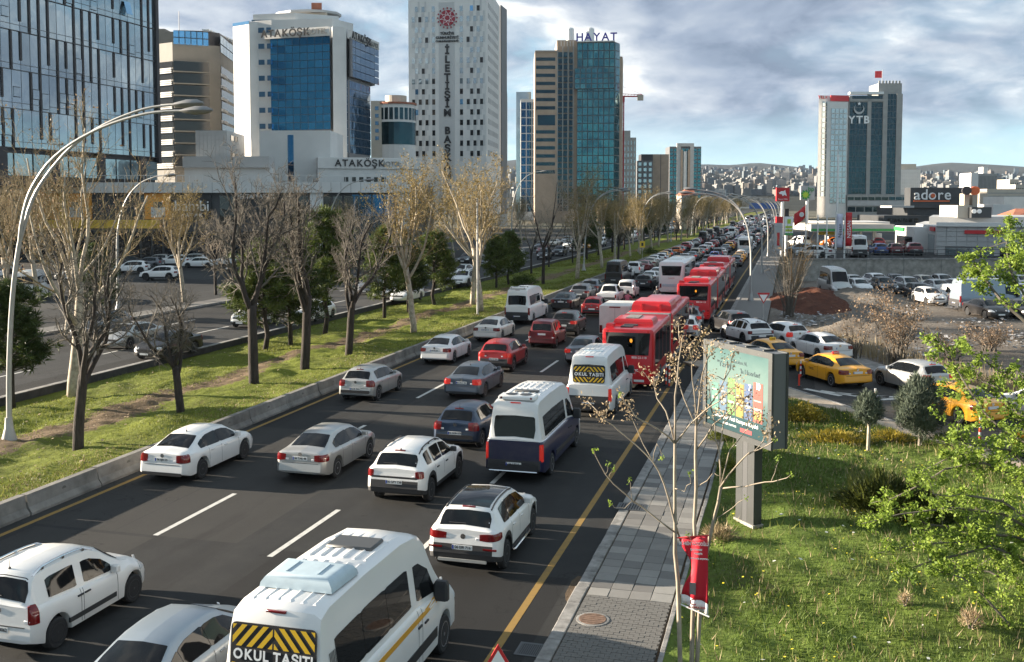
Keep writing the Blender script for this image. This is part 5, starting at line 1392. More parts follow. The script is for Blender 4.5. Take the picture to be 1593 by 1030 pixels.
def blade_tris(C, D, size, w_, seed):
    g_ = np.random.default_rng(seed); C, D = np.asarray(C, float), np.asarray(D, float); n = len(C)
    D = D / np.maximum(1e-6, np.linalg.norm(D, axis=1))[:, None]; s_ = np.cross(D, g_.normal(0, 1, (n, 3))); s_ /= np.linalg.norm(s_, axis=1)[:, None]
    L = size * g_.uniform(.6, 1.4, n)[:, None]; V = np.concatenate([C - s_ * w_, C + s_ * w_, C + D * L]); i = np.arange(n)
    return V, np.stack([i, i + n, i + 2 * n], 1)
def tree_proto(tr, tw, leafV, barkm, twigm, leafm):
    P_ = [('trunk', tr.mesh('trunk', MT[barkm], True)), ('crown', tw.mesh('crown', MT[twigm], True))]
    if leafV is not None: P_.append(('leaves', npmesh('leaves', *leafV, MT[leafm])))
    return P_
def plant_tree(proto, loc, rz, s_, name, label, group=None, cat='tree', sz=None):
    e = empty(name, loc, rz); e.scale = (s_, s_, sz or s_); cr = None
    for nm, me in proto:
        o = link(nm, me, cr if nm == 'leaves' and cr else e)
        if nm == 'crown': cr = o
    return tag(e, label, cat, group)
bare_cfg = lambda L, r, fr=.75: [dict(L=L, r=r, n=6, wob=.03, tip=.82, kids=(3, 4), ang=(20, 42), len=(1.3, 1.8), rr=.66, **{'from': fr}),
    dict(n=9, wob=.20, up=.17, tip=.28, kids=(7, 9), ang=(25, 55), len=(.36, .58), rr=.58, **{'from': .2}), dict(n=5, wob=.2, up=.09, tip=.35, kids=(6, 8), ang=(25, 58), len=(.42, .62), rr=.58, **{'from': .15}),
    dict(n=4, wob=.22, up=.04, tip=.5, kids=(4, 6), ang=(25, 60), len=(.5, .8), rr=.62, **{'from': .1}), dict(n=3, wob=.22, tip=.5)]
bare = [tree_proto(*grow(s_, bare_cfg(1.75, .14))[:2], None, 'bark_dark', 'twig', None) for s_ in (3, 8, 21, 34)]
plane_cfg = [dict(L=3.7, r=.17, n=6, wob=.035, tip=.7, kids=(5, 6), ang=(16, 44), len=(1.0, 1.45), rr=.6, **{'from': .62}),
    dict(n=7, wob=.09, up=.16, tip=.3, kids=(7, 9), ang=(20, 45), len=(.38, .6), rr=.55, **{'from': .2}), dict(n=4, wob=.12, up=.16, tip=.4, kids=(5, 7), ang=(18, 45), len=(.45, .65), rr=.55, **{'from': .15}),
    dict(n=3, wob=.15, up=.1, tip=.5, kids=(4, 5), ang=(18, 45), len=(.55, .8), rr=.6, **{'from': .2}), dict(n=2, wob=.2, tip=.6)]
plane = []; planeb = []
for s_ in (5, 12, 19):
    tr, tw, pts = grow(s_, plane_cfg); rd = random.Random(s_); sel = [p for p, d in pts if rd.random() < .85]
    plane.append(tree_proto(tr, tw, quads(sel, 1, .052, .07, s_), 'bark_pale', 'twig_olive', 'leaf_gold'))
    planeb.append(plane[-1][:2] + [('leaves', npmesh('leaves', *quads(sel[::4], 1, .045, .05, s_), MT['leaf_rust']))])
grey_cfg = bare_cfg(2.4, .115, .8)
greyt = [tree_proto(*grow(s_, grey_cfg)[:2], None, 'bark_dark', 'twig_pale', None) for s_ in (41, 52)]
def pine_proto(seed, H_=6.0, wide=2.2, mat='pine_needle', base=1.6):
    rd = random.Random(seed); tr = MB(); tw = MB(); C, D = [], []
    pts = [Vector((0, 0, -.1))]
    for i in range(6): pts.append(Vector((rd.gauss(0, .08), rd.gauss(0, .08), H_ * .9 * (i + 1) / 6)))
    tr.tube(pts, [.15, .14, .12, .10, .08, .06, .03], 7)
    for k in range(72):
        f = rd.random() ** .8; z = lerp(base, H_, f); rad = wide * (1 - f ** 2.2) ** .5 * rd.uniform(.45, 1.05); a = rd.uniform(0, 6.28)
        tip = Vector((math.cos(a) * rad, math.sin(a) * rad, z + rad * rd.uniform(.0, .25))); root = Vector((0, 0, max(base * .8, z - rad * .35)))
        mid = root.lerp(tip, .55) + Vector((0, 0, -.08)); tw.tube([root, mid, tip], [.045, .03, .012], 4, False)
        for q in range(7):
            cc = root.lerp(tip, rd.uniform(.5, 1.0)) + rv(rd, .20)
            for m in range(30):
                d = rv(rd, 1); d.z = d.z * .7 + .45; C.append(tuple(cc + d * .06)); D.append(tuple(d))
    nv = blade_tris(C, D, .28, .032, seed)
    return [('trunk', tr.mesh('trunk', MT['bark_dark'], True)), ('crown', tw.mesh('crown', MT['twig'])), ('leaves', npmesh('needles', *nv, MT[mat]))]
pines = [pine_proto(2), pine_proto(7, 6.0, 1.8, 'pine_needle_dark', 1.9), pine_proto(15, 6.5, 2.4, 'pine_needle_dark', 1.4)]
def at_px(x, y): p = G(x, y); return (p[0], p[1], float(median_z(p[0], p[1])) - .04)
BG = 'trees of the grass median'
plant_tree(bare[0], at_px(122, 712), 0.4, 1.45, 'bare_tree', 'dark forked bare tree on the median closest to the tall double lamp post', BG, sz=1.7)
plant_tree(bare[1], at_px(282, 652), 2.2, 1.25, 'bare_tree', 'gnarled dark bare tree with wide low branches on the median', BG)
plant_tree(bare[2], at_px(395, 610), 1.0, 1.85, 'bare_tree', 'tall dark bare tree with a sawn limb in front of the big pine', BG, sz=2.35)
plant_tree(bare[3], at_px(474, 584), 4.0, 1.95, 'bare_tree', 'dark bare tree with several steep limbs between two pines', BG, sz=2.45)
plant_tree(bare[1], at_px(542, 562), 5.1, 1.6, 'bare_tree', 'dark V-shaped bare tree with one cut stub on the median', BG, sz=1.95)
plant_tree(plane[0], at_px(644, 525), 0.3, 1.33, 'plane_tree', 'pale-barked plane tree with golden buds, leaning slightly', BG)
plant_tree(plane[1], at_px(748, 492), 1.3, 1.45, 'plane_tree', 'pale plane tree with golden crown beside a slim steel pole', BG)
plant_tree(greyt[0], at_px(845, 447), 2.0, 1.65, 'bare_tree', 'grey-brown bare tree just ahead of the white minibus roof', BG, sz=1.95)
plant_tree(plane[2], at_px(898, 440), 0.9, 1.4, 'plane_tree', 'plane tree with golden crown beside the double curved lamp', BG)
plant_tree(planeb[2], at_px(112, 620), 3.0, 1.5, 'plane_tree', 'tall pale plane tree behind the dark forked tree on the median', BG)
plant_tree(plane[0], at_px(735, 478), 4.0, 1.35, 'plane_tree', 'thick-trunked plane tree behind the slim steel pole', BG)
e = empty('slim_pole', at_px(743, 497)); MB().tube([(0, 0, 0), (0, 0, 9)], [.09, .07], 8).build('pole', MT['lamp_pole'], e); MB().lathe([(.16, 0), (.16, .04), (.1, .1)], 10).build('base', MT['lamp_pole'], e)
tag(e, 'slim pale steel pole standing among the plane trees', 'pole')
for (x, y, k, s_, sz, rz, lab) in ((412, 548, 0, 1.15, 1.05, .2, 'broad dark pine behind the tall bare tree with the sawn limb'), (505, 522, 0, 1.2, 1.35, 1.4, 'large dark pine behind the steep-limbed bare tree'),
        (598, 498, 0, 1.0, 1.12, 2.2, 'pine with a slim leaning trunk by the kerb wall'), (636, 490, 1, 1.0, .92, .9, 'slim straight pine beside the pale plane tree'),
        (676, 479, 0, 1.05, 1.0, 4.0, 'olive-tinted pine beyond the pale plane tree'), (792, 447, 0, .95, .9, 3.2, 'dark pine behind the clipped round bush'), (772, 452, 0, .9, .85, 2.0, 'small dark pine near the slim steel pole'),
        (20, 640, 1, 1.0, .9, 1.1, 'dark pine at the foot of the tall double lamp post'), (452, 540, 2, 1.05, 1.0, 5.0, 'dark pine between two bare trees by the kerb wall')):
    plant_tree(pines[k], at_px(x, y), rz, s_, 'pine_tree', lab, BG, sz=sz)
rt = random.Random(77); y = 124.0; j = 0
while y < 520:
    for lx, kinds_ in ((-24.6, 'bgbgg'), (-30.8, 'pbbgb')):
        k = rt.choice(kinds_); x = lx + rt.uniform(-1.1, 1.1); yy = y + rt.uniform(-3, 3); loc = (x, yy, float(median_z(x, yy)) - .05)
        big = rt.uniform(1.05, 1.4)
        if k == 'p': plant_tree(pines[rt.randrange(3)], loc, rt.uniform(0, 6), big * .95, 'pine_tree', 'dark pine in the distant stretch of median trees', BG)
        elif k == 'b': plant_tree(greyt[rt.randrange(2)] if rt.random() < .6 else bare[rt.randrange(4)], loc, rt.uniform(0, 6), big, 'bare_tree', 'bare brown tree in the distant stretch of median trees', BG)
        else: plant_tree(plane[rt.randrange(3)], loc, rt.uniform(0, 6), big * .95, 'plane_tree', 'golden-budded tree in the distant stretch of median trees', BG)
    y += rt.uniform(7, 11)
# trees on the far pavement and in front of the buildings
for i in range(22):
    y = 66 + i * 11 + rt.uniform(-3, 3); k = rt.random(); x = -51.5 + rt.uniform(-1, 1)
    loc = (x, y, .3)
    if k < .45: plant_tree(greyt[rt.randrange(2)], loc, rt.uniform(0, 6), rt.uniform(1.0, 1.35), 'bare_tree', 'bare street tree along the far pavement before the buildings', 'trees along the far pavement')
    elif k < .75: plant_tree(plane[rt.randrange(3)], loc, rt.uniform(0, 6), rt.uniform(.95, 1.2), 'plane_tree', 'budding street tree along the far pavement before the buildings', 'trees along the far pavement')
    else: plant_tree(pines[rt.randrange(3)], loc, rt.uniform(0, 6), rt.uniform(.7, 1.0), 'pine_tree', 'dark pine along the far pavement before the buildings', 'trees along the far pavement')
for i, (x, y) in enumerate(((60, 470), (20, 500), (105, 520))):
    p = G(x, y, .3); plant_tree(planeb[i % 3], (p[0], p[1], .3), i * 1.3, 1.35, 'plane_tree', 'nearly bare pale tree in front of the orange shopfronts', 'trees in front of the orange shopfronts')

# ---- shrubs
def leafball(c, rx, ry, rz_, n, size, mat, name, label, seed, cat='shrub', spiky=False, group=None, stem=True, up=.6):
    g_ = np.random.default_rng(seed); e = empty(name, c)
    d = g_.normal(0, 1, (n, 3)); d /= np.linalg.norm(d, axis=1)[:, None]; d[:, 2] = np.abs(d[:, 2]) * 1.0 - .25 * (g_.random(n) < .4)
    lump = 1 + .22 * np.sin(d[:, 0] * 5 + seed) * np.sin(d[:, 1] * 6 + 1) + .15 * np.sin(d[:, 2] * 9 + d[:, 0] * 7)
    P = d * (g_.random(n)[:, None] ** .35) * lump[:, None] * np.array([rx, ry, rz_]); P[:, 2] += rz_ * .25; P[:, 2] = np.maximum(P[:, 2], .02)
    if spiky: V, T = blade_tris(P, d + np.array([0, 0, up]) + g_.normal(0, .35, d.shape), size * 2.2, size * .28, seed)
    else: V, T = quads([tuple(p) for p in P], 1, size, .01, seed)
    link('foliage', npmesh('foliage', V, T, MT[mat]), e)
    if stem:
        b = MB(); rd = random.Random(seed)
        for k in range(6): a = rd.uniform(0, 6.28); b.tube([(0, 0, -.1), (math.cos(a) * rx * .3, math.sin(a) * ry * .3, rz_ * .4), (math.cos(a) * rx * .7, math.sin(a) * ry * .7, rz_ * .85)], [.03, .02, .008], 4, False)
        b.build('stem', MT['twig'], e)
    return tag(e, label, cat, group)
def lz(x, y): return float(lawn_z(x, y))
def conifer(px_, py_, h0, rx, rz_, lab, seed, n):
    p = G(px_, py_); e = empty('conifer', (p[0], p[1], lz(p[0], p[1]))); b = MB(); b.tube([(0, 0, -.1), (.02, 0, h0), (0, 0, h0 + rz_)], [.07, .06, .02], 7); b.build('trunk', MT['bark_pale'], e)
    g_ = np.random.default_rng(seed); d = g_.normal(0, 1, (n, 3)); d /= np.linalg.norm(d, axis=1)[:, None]
    lump = 1 + .18 * np.sin(d[:, 0] * 6 + 1) * np.sin(d[:, 2] * 5 + d[:, 1] * 4)
    P = d * (g_.random(n)[:, None] ** .3) * lump[:, None]; f = (P[:, 2] + 1) / 2; P[:, :2] *= (1.12 - .62 * f[:, None]); P *= np.array([rx, rx, rz_]); P[:, 2] += h0 + rz_ * .92
    V, T = blade_tris(P, d * .6 + np.array([0, 0, .9]) + g_.normal(0, .4, d.shape), .17, .022, seed)
    link('crown', npmesh('crown', V, T, MT['juniper_blue']), e); tag(e, lab, 'tree')
conifer(1430, 700, .45, 1.05, 1.10, 'rounded grey-green conifer on a short pale trunk beside the slip road', 1, 9000)
conifer(1350, 708, 1.05, .60, .55, 'small grey-green conifer on a thin bare stem', 2, 3000)
p = G(1250, 662); leafball((p[0], p[1], lz(p[0], p[1])), .85, .6, .62, 2600, .05, 'shrub_yellow', 'yellow_shrub', 'low yellow-leaved shrub beside the billboard', 4)
p = G(1300, 690); leafball((p[0], p[1], lz(p[0], p[1])), 1.3, .7, .35, 1700, .06, 'shrub_yellow', 'yellow_shrub', 'spreading pale yellow ground shrub under the small conifer', 5, spiky=True)
p = G(1385, 692); leafball((p[0], p[1], lz(p[0], p[1])), .8, .5, .3, 900, .06, 'shrub_yellow', 'yellow_shrub', 'yellow ground shrub between the two conifers', 6, spiky=True)
p = G(1480, 706); leafball((p[0], p[1], lz(p[0], p[1])), .9, .6, .4, 1200, .06, 'grass_lush', 'green_shrub', 'green weedy shrub beside the slip road pavement', 16, spiky=True)
p = G(1375, 805); leafball((p[0], p[1], lz(p[0], p[1])), 1.25, .95, .82, 5200, .085, 'juniper_green', 'juniper', 'dark spreading juniper with arching sprays on the lawn', 7, spiky=True, up=.5)
p = G(1440, 815); leafball((p[0], p[1], lz(p[0], p[1])), .85, .7, .55, 2600, .085, 'juniper_green', 'juniper', 'lower dark juniper behind the leafy branches', 8, spiky=True, up=.5)
p = G(1510, 988); leafball((p[0], p[1], lz(p[0], p[1])), .24, .24, .34, 420, .04, 'leaf_dry', 'dry_shrub', 'small rust brown dry bush standing in the lawn', 9, spiky=True)
p = G(1408, 955); leafball((p[0], p[1], lz(p[0], p[1])), .16, .16, .26, 260, .035, 'leaf_dry', 'dry_shrub', 'tiny pinkish dry weed in the lawn', 10, spiky=True)
for i, (x, y) in enumerate(((1120, 690), (1135, 740), (1118, 850), (1150, 655))):
    p = G(x, y); leafball((p[0], p[1], lz(p[0], p[1])), .45, .4, .32, 700, .06, 'grass_blade' if i != 2 else 'straw', 'weed_clump', ('yellow-green weeds beside the billboard post', 'tall weeds between the pavement and the billboard', 'straw-coloured weeds behind the red banner', 'weeds at the far corner of the billboard')[i], 20 + i, spiky=True, stem=False)
p = at_px(815, 447); leafball(p, 1.5, 1.3, 1.0, 3000, .07, 'pine_needle', 'clipped_bush', 'round clipped green bush on the median', 11)
p = at_px(1012, 399); leafball(p, 1.3, 1.1, .9, 900, .10, 'pine_needle', 'clipped_bush', 'small round bush on the distant median', 12)
def dry_thicket(c, h, w_, nst, label, seed, leaf=True, name='dry_bush', mat='twig', leafn=14, cat='shrub'):
    rd = random.Random(seed); b = MB(); tips = []
    for k in range(nst):
        a = rd.uniform(0, 6.28); r0 = rd.random() * w_ * .22; x0, y0 = math.cos(a) * r0, math.sin(a) * r0; t_ = rd.uniform(.3, 1.0) * w_
        H_ = h * rd.uniform(.6, 1.05); pts = [Vector((x0, y0, -.1))]
        for i in range(1, 6): f = i / 5; pts.append(Vector((x0 + math.cos(a) * t_ * f ** 1.6, y0 + math.sin(a) * t_ * f ** 1.6, H_ * f)) + rv(rd, .05))
        b.tube(pts, [.035, .028, .022, .016, .011, .006], 4, False)
        for q in range(6):
            i = rd.randint(2, 5); s_ = pts[i]; e_ = s_ + Vector((rd.gauss(0, .4), rd.gauss(0, .4), abs(rd.gauss(.35, .25)))) * (h / 4); b.tube([s_, s_.lerp(e_, .5) + rv(rd, .04), e_], [.012, .008, .004], 3, False); tips.append(e_)
        tips.append(pts[-1])
    e = empty(name, c); b.build('stems' if False else 'branch_frame', MT[mat], e)
    if leaf: link('leaves', npmesh('leaves', *quads(tips, leafn, .065, .16, seed), MT['leaf_rust']), e)
    return tag(e, label, cat)
p = G(1395, 566); dry_thicket((p[0], p[1], 0), 3.8, 2.1, 36, 'big dry bush with crisp tan leaves behind the slip road', 1, leafn=10)
p = G(1330, 560); dry_thicket((p[0], p[1], 0), 2.8, 1.2, 14, 'thin leaning dry bush at the rubbish heap', 2, leafn=3)
p = G(1215, 492); dry_thicket((p[0] + .6, p[1], 0), 5.2, 2.0, 40, 'tall bare thicket beside the end of the pavement', 3, False, mat='twig')
p = G(1220, 470); dry_thicket((p[0] + .8, p[1] + 4, 0), 6.5, 2.4, 46, 'tall brown thicket below the petrol station signs', 4, False, mat='twig_gold')
p = G(1480, 560); dry_thicket((p[0], p[1], 0), 1.5, 1.8, 24, 'low tangled dry scrub at the edge of the car park', 5, leafn=4)
p = G(1540, 545); dry_thicket((p[0], p[1], 0), 1.4, 2.0, 26, 'reddish dry scrub in front of the parked cars', 6, leafn=6)
n = 5200; t_ = rng.random(n); ln = np.array(RU); seg = np.interp(t_, [0, .25, .6, .85, 1], [1.2, 2.2, 3.0, 3.8, 4.6]); i0 = np.clip(seg.astype(int), 0, 4); fr = seg - i0
bx_ = ln[i0, 0] * (1 - fr) + ln[i0 + 1, 0] * fr + 1.7 + np.abs(rng.normal(0, 1.6, n)); by_ = ln[i0, 1] * (1 - fr) + ln[i0 + 1, 1] * fr + .9 + np.abs(rng.normal(0, 1.2, n))
blades('reeds', bx_, by_, np.zeros(n) - .05, +.25 + .7 * rng.random(n), .014 + .012 * rng.random(n), .35, 'straw', 'straw coloured reeds lining the far side of the slip road', 'reeds')
n = 9000; x_ = rng.uniform(-1.0, 30, n); y_ = rng.uniform(60, 100, n); ok = (patchy(x_ * 1.2, y_ * .9) > .52) & (y_ > 72 - 1.6 * x_) & (rng.random(n) < np.exp(-((y_ - 72) / 22) ** 2))
dots('rubble', x_[ok], y_[ok], .05 + .25 * rng.random(ok.sum()) ** 2, .06 + .22 * rng.random(ok.sum()) ** 3, 'litter_mix', 'heaps of rubble and white rubbish strewn over the waste ground', 'rubble')
# heap of red earth
def heap(cx, cy, rx, ry, h, mat, name, label, seed):
    X, Y = np.meshgrid(np.linspace(-1.3, 1.3, 34), np.linspace(-1.3, 1.3, 34)); r2 = X ** 2 + Y ** 2; q = np.random.default_rng(seed)
    Z = h * np.exp(-(r2 * 1.3) ** 1.6) * (1 + .25 * np.sin(X * 5 + seed) * np.cos(Y * 6)) - .12 + .22 * q.random(X.shape) * np.exp(-r2)
    V = np.stack([X.ravel() * rx, Y.ravel() * ry, Z.ravel()], 1); i = (np.arange(33)[:, None] * 34 + np.arange(33)[None, :]).ravel()
    return tag(link(name, npmesh(name, V, np.stack([i, i + 1, i + 35, i + 34], 1), MT[mat], True), None, (cx, cy, 0)), label, 'heap')
heap(1.9, 98, 3.6, 10.0, .95, 'red_soil', 'earth_heap', 'mound of bare red earth below the retaining wall', 1)
heap(6.2, 101, 4.4, 9.0, .8, 'dirt', 'earth_heap', 'pale brown spoil mound beside the red earth', 2)
heap(5.2, 74, 3.6, 2.6, .9, 'dirt', 'rubble_heap', 'low heap of rubble behind the white sedan on the slip road', 3)

# ---- young tree in front of the billboard, traced stem by stem at the lawn edge
def young_tree():
    Y0 = 19.0; b = MB(); s2 = MB(); tips = []; rd = random.Random(9); buds = []
    base = AY(1072, 1030, Y0); e = empty('young_tree', (float(base[0]), Y0, lz(base[0], Y0)))
    O = np.array([base[0], Y0, lz(base[0], Y0)])
    def poly(pts, r0, r1, dy=0.0, dy2=0.0, main=False, bud=None):
        n = len(pts); P_ = [Vector(AY(x, y, Y0 + lerp(dy, dy2, i / (n - 1))) - O) for i, (x, y) in enumerate(pts)]
        Q = [P_[0]]
        for a, c in zip(P_, P_[1:]): Q += [a.lerp(c, .5) + rv(rd, .012), c]
        m = len(Q); (b if main else s2).tube(Q, [lerp(r0, r1, i / (m - 1)) * .78 for i in range(m)], 7 if main else 5, True)
        if bud == 'seed': tips.append(Q[-1]); tips.append(Q[-2])
        if bud == 'bud': buds.append(Q[-1])
        return Q
    poly([(1062, 1120), (1056, 950), (1050, 860), (1050, 790), (1050, 690)], .062, .036, -.3, -.2, True)
    poly([(1075, 1120), (1077, 985), (1082, 860), (1083, 760), (1083, 663)], .066, .034, 0, .1, True)
    poly([(1078, 1120), (1088, 960), (1096, 873), (1110, 810), (1121, 757)], .060, .038, .1, -.3, True)
    J = [([(1050, 690), (1050, 617), (1056, 560), (1062, 522)], .030, .010, -.2, .3, 'seed'), ([(1050, 690), (1030, 672), (1000, 655), (987, 646), (972, 628), (964, 614)], .026, .007, -.2, -.7, 'bud'),
         ([(1050, 690), (1036, 640), (1022, 620), (1017, 585)], .022, .008, -.2, .4, 'seed'), ([(1050, 690), (1072, 662), (1095, 640), (1118, 625), (1130, 612)], .022, .008, -.2, -.8, 'seed'),
         ([(1083, 663), (1090, 600), (1100, 560), (1107, 538)], .026, .008, .1, .6, 'seed'), ([(1083, 663), (1064, 620), (1052, 580), (1044, 560)], .020, .008, .1, .5, 'seed'), ([(1083, 663), (1080, 610), (1076, 570), (1078, 545)], .020, .008, .1, .2, 'seed'),
         ([(1083, 700), (1110, 660), (1135, 640), (1150, 618)], .022, .008, .1, -.5, 'seed'), ([(1083, 663), (1118, 610), (1136, 575), (1141, 548)], .020, .007, .1, .3, 'seed'),
         ([(1060, 845), (1040, 775), (1025, 733), (1016, 719), (987, 690), (960, 668), (943, 655), (934, 646)], .026, .007, -.2, -.9, 'seed'), ([(1016, 719), (1000, 690), (985, 655), (966, 612)], .014, .006, -.4, -.2, 'seed'), ([(1016, 719), (1022, 690), (1030, 712)], .010, .005, -.4, -.5, 'bud'),
         ([(1050, 828), (1010, 797), (984, 779), (965, 762), (942, 738), (926, 708), (924, 700)], .024, .007, -.3, -.9, 'bud'), ([(984, 779), (981, 760), (979, 747)], .010, .005, -.6, -.6, 'bud'), ([(984, 779), (972, 791), (956, 790), (948, 783)], .011, .005, -.6, -.8, 'bud'), ([(948, 742), (951, 735), (954, 730)], .008, .005, -.8, -.8, 'bud'), ([(942, 738), (946, 728), (945, 723)], .007, .004, -.8, -.8, 'bud'),
         ([(1121, 757), (1150, 720), (1165, 705), (1195, 692), (1205, 684)], .024, .008, -.3, -.9, 'bud'), ([(1165, 707), (1185, 690), (1196, 655)], .014, .006, -.6, -.3, 'seed'),
         ([(1121, 760), (1160, 757), (1190, 750), (1215, 746), (1230, 739)], .020, .007, -.3, -1.0, 'bud'), ([(1200, 748), (1208, 725), (1211, 712)], .010, .005, -.8, -.8, 'bud'), ([(1121, 757), (1118, 700), (1125, 660), (1148, 632), (1165, 615)], .022, .008, -.3, .3, 'seed'),
         ([(1118, 700), (1112, 660), (1105, 620), (1100, 585)], .015, .007, -.1, .4, 'seed'), ([(1121, 757), (1135, 700), (1160, 670), (1172, 640)], .018, .007, -.3, -.1, 'seed'), ([(1096, 873), (1083, 885), (1078, 850), (1070, 830)], .012, .005, 0, -.4, 'bud'),
         ([(1110, 810), (1140, 790), (1160, 775)], .012, .005, -.2, -.6, 'bud'), ([(1083, 760), (1100, 748), (1110, 735), (1122, 741)], .012, .006, .1, -.3, None), ([(1050, 760), (1065, 765), (1075, 752), (1073, 735)], .012, .005, -.3, -.5, 'bud')]
    for pts, r0, r1, a, c, bd in J:
        Q = poly(pts, r0, r1, a, c, False, bd)
        if bd == 'seed' and len(Q) > 4:
            for k in range(2):
                s_ = Q[rd.randint(len(Q) // 2, len(Q) - 2)]; e_ = s_ + Vector((rd.gauss(0, .22), rd.gauss(0, .2), abs(rd.gauss(.2, .12)))); s2.tube([s_, s_.lerp(e_, .5) + rv(rd, .02), e_], [.010, .008, .005], 4, True); tips.append(e_)
    b.build('trunk', MT['twig_pale'], e, True); cr = s2.build('crown', MT['twig_pale'], e, True)
    link('seed_clusters' if False else 'seed_cluster', npmesh('seed_cluster', *quads(tips, 24, .030, .075, 3), MT['leaf_rust' if False else 'leaf_dry']), cr)
    link('bud_cluster', npmesh('bud_cluster', *quads(buds, 14, .028, .028, 4), MT['leaf_spring']), cr)
    tag(e, 'leafless young tree with three thin stems and papery seed clusters before the billboard', 'tree')
young_tree()

# ---- leafy tree whose branches reach in at the edge of the lawn
def spring_tree():
    Y0 = 24.0; b = MB(); s2 = MB(); C = []; rd = random.Random(31)
    base = np.array(AY(1735, 760, Y0)); base[2] = 0; e = empty('leafy_tree', (float(base[0]), Y0, .1)); O = np.array([base[0], Y0, .1])
    V = lambda x, y, dy=0: Vector(AY(x, y, Y0 + dy) - O)
    b.tube([(0, 0, -.2), (.05, 0, 1.4), (-.05, .1, 2.8), (-.1, .1, 4.6), (0, 0, 6.6)], [.20, .17, .14, .10, .05], 8)
    top = Vector((-.05, .1, 3.0))
    limbs = [([(1600, 1010), (1560, 960), (1500, 900), (1440, 880)], -2), ([(1640, 900), (1570, 860), (1520, 842), (1450, 845), (1385, 858)], -1.5), ([(1660, 860), (1580, 835), (1510, 820), (1440, 815), (1385, 790)], -.5), ([(1640, 790), (1560, 730), (1530, 720), (1470, 730), (1400, 770), (1378, 782)], .5),
             ([(1640, 700), (1580, 680), (1530, 640), (1480, 560), (1440, 505)], 1), ([(1640, 640), (1590, 600), (1530, 560), (1500, 540)], .2), ([(1660, 560), (1600, 480), (1575, 430), (1565, 385), (1575, 345)], 1.5), 
             ([(1640, 960), (1580, 905), (1540, 890), (1490, 880)], .8), ([(1640, 830), (1560, 780), (1500, 770), (1450, 768)], -2), ([(1640, 760), (1570, 700), (1500, 690), (1480, 665)], -1.2), ([(1640, 470), (1590, 420), (1570, 400)], -.5), ([(1560, 470), (1530, 430), (1520, 415), (1500, 402)], 1.2),
             ([(1640, 840), (1560, 800), (1480, 790), (1400, 800), (1340, 815)], -1.0), ([(1640, 740), (1560, 700), (1480, 710), (1420, 740)], .2), ([(1640, 880), (1540, 850), (1460, 870), (1400, 890)], -1.8), ([(1640, 680), (1580, 640), (1545, 600), (1500, 590), (1470, 600)], 1.4), ([(1640, 420), (1600, 380), (1575, 360)], .3)]
    for L_, dy in limbs:
        pts = [top + Vector((0, dy * .1, (760 - L_[0][1]) * .006))] + [V(x, y, dy * (i + 1) / len(L_)) for i, (x, y) in enumerate(L_)]
        Q = [pts[0]]
        for a, c in zip(pts, pts[1:]): Q += [a.lerp(c, .5) + rv(rd, .03), c]
        m = len(Q); s2.tube(Q, [lerp(.05, .007, i / (m - 1)) for i in range(m)], 5, False)
        for i in range(3, m):
            for k in range(3):
                s_ = Q[i].lerp(Q[i - 1], rd.random()); e_ = s_ + Vector((rd.gauss(-.08, .24), rd.gauss(0, .25), rd.gauss(.03, .20))); s2.tube([s_, s_.lerp(e_, .5) + rv(rd, .03), e_], [.010, .007, .004], 3, False)
                for f in (.35, .65, .85, 1.0): C.append(s_.lerp(e_, f) + rv(rd, .03))
    g_ = random.Random(3)
    for k in range(120): C.append(V(g_.triangular(1480, 1660, 1630), g_.uniform(600, 930), g_.uniform(-2, 2)))
    b.build('trunk', MT['bark_dark'], e, True); cr = s2.build('crown', MT['twig'], e)
    link('leaves', npmesh('leaves', *quads(C, 17, .040, .050, 5, .2), MT['leaf_spring']), cr)
    tag(e, 'tree with fresh light green spring leaves overhanging the lawn', 'tree')
spring_tree()

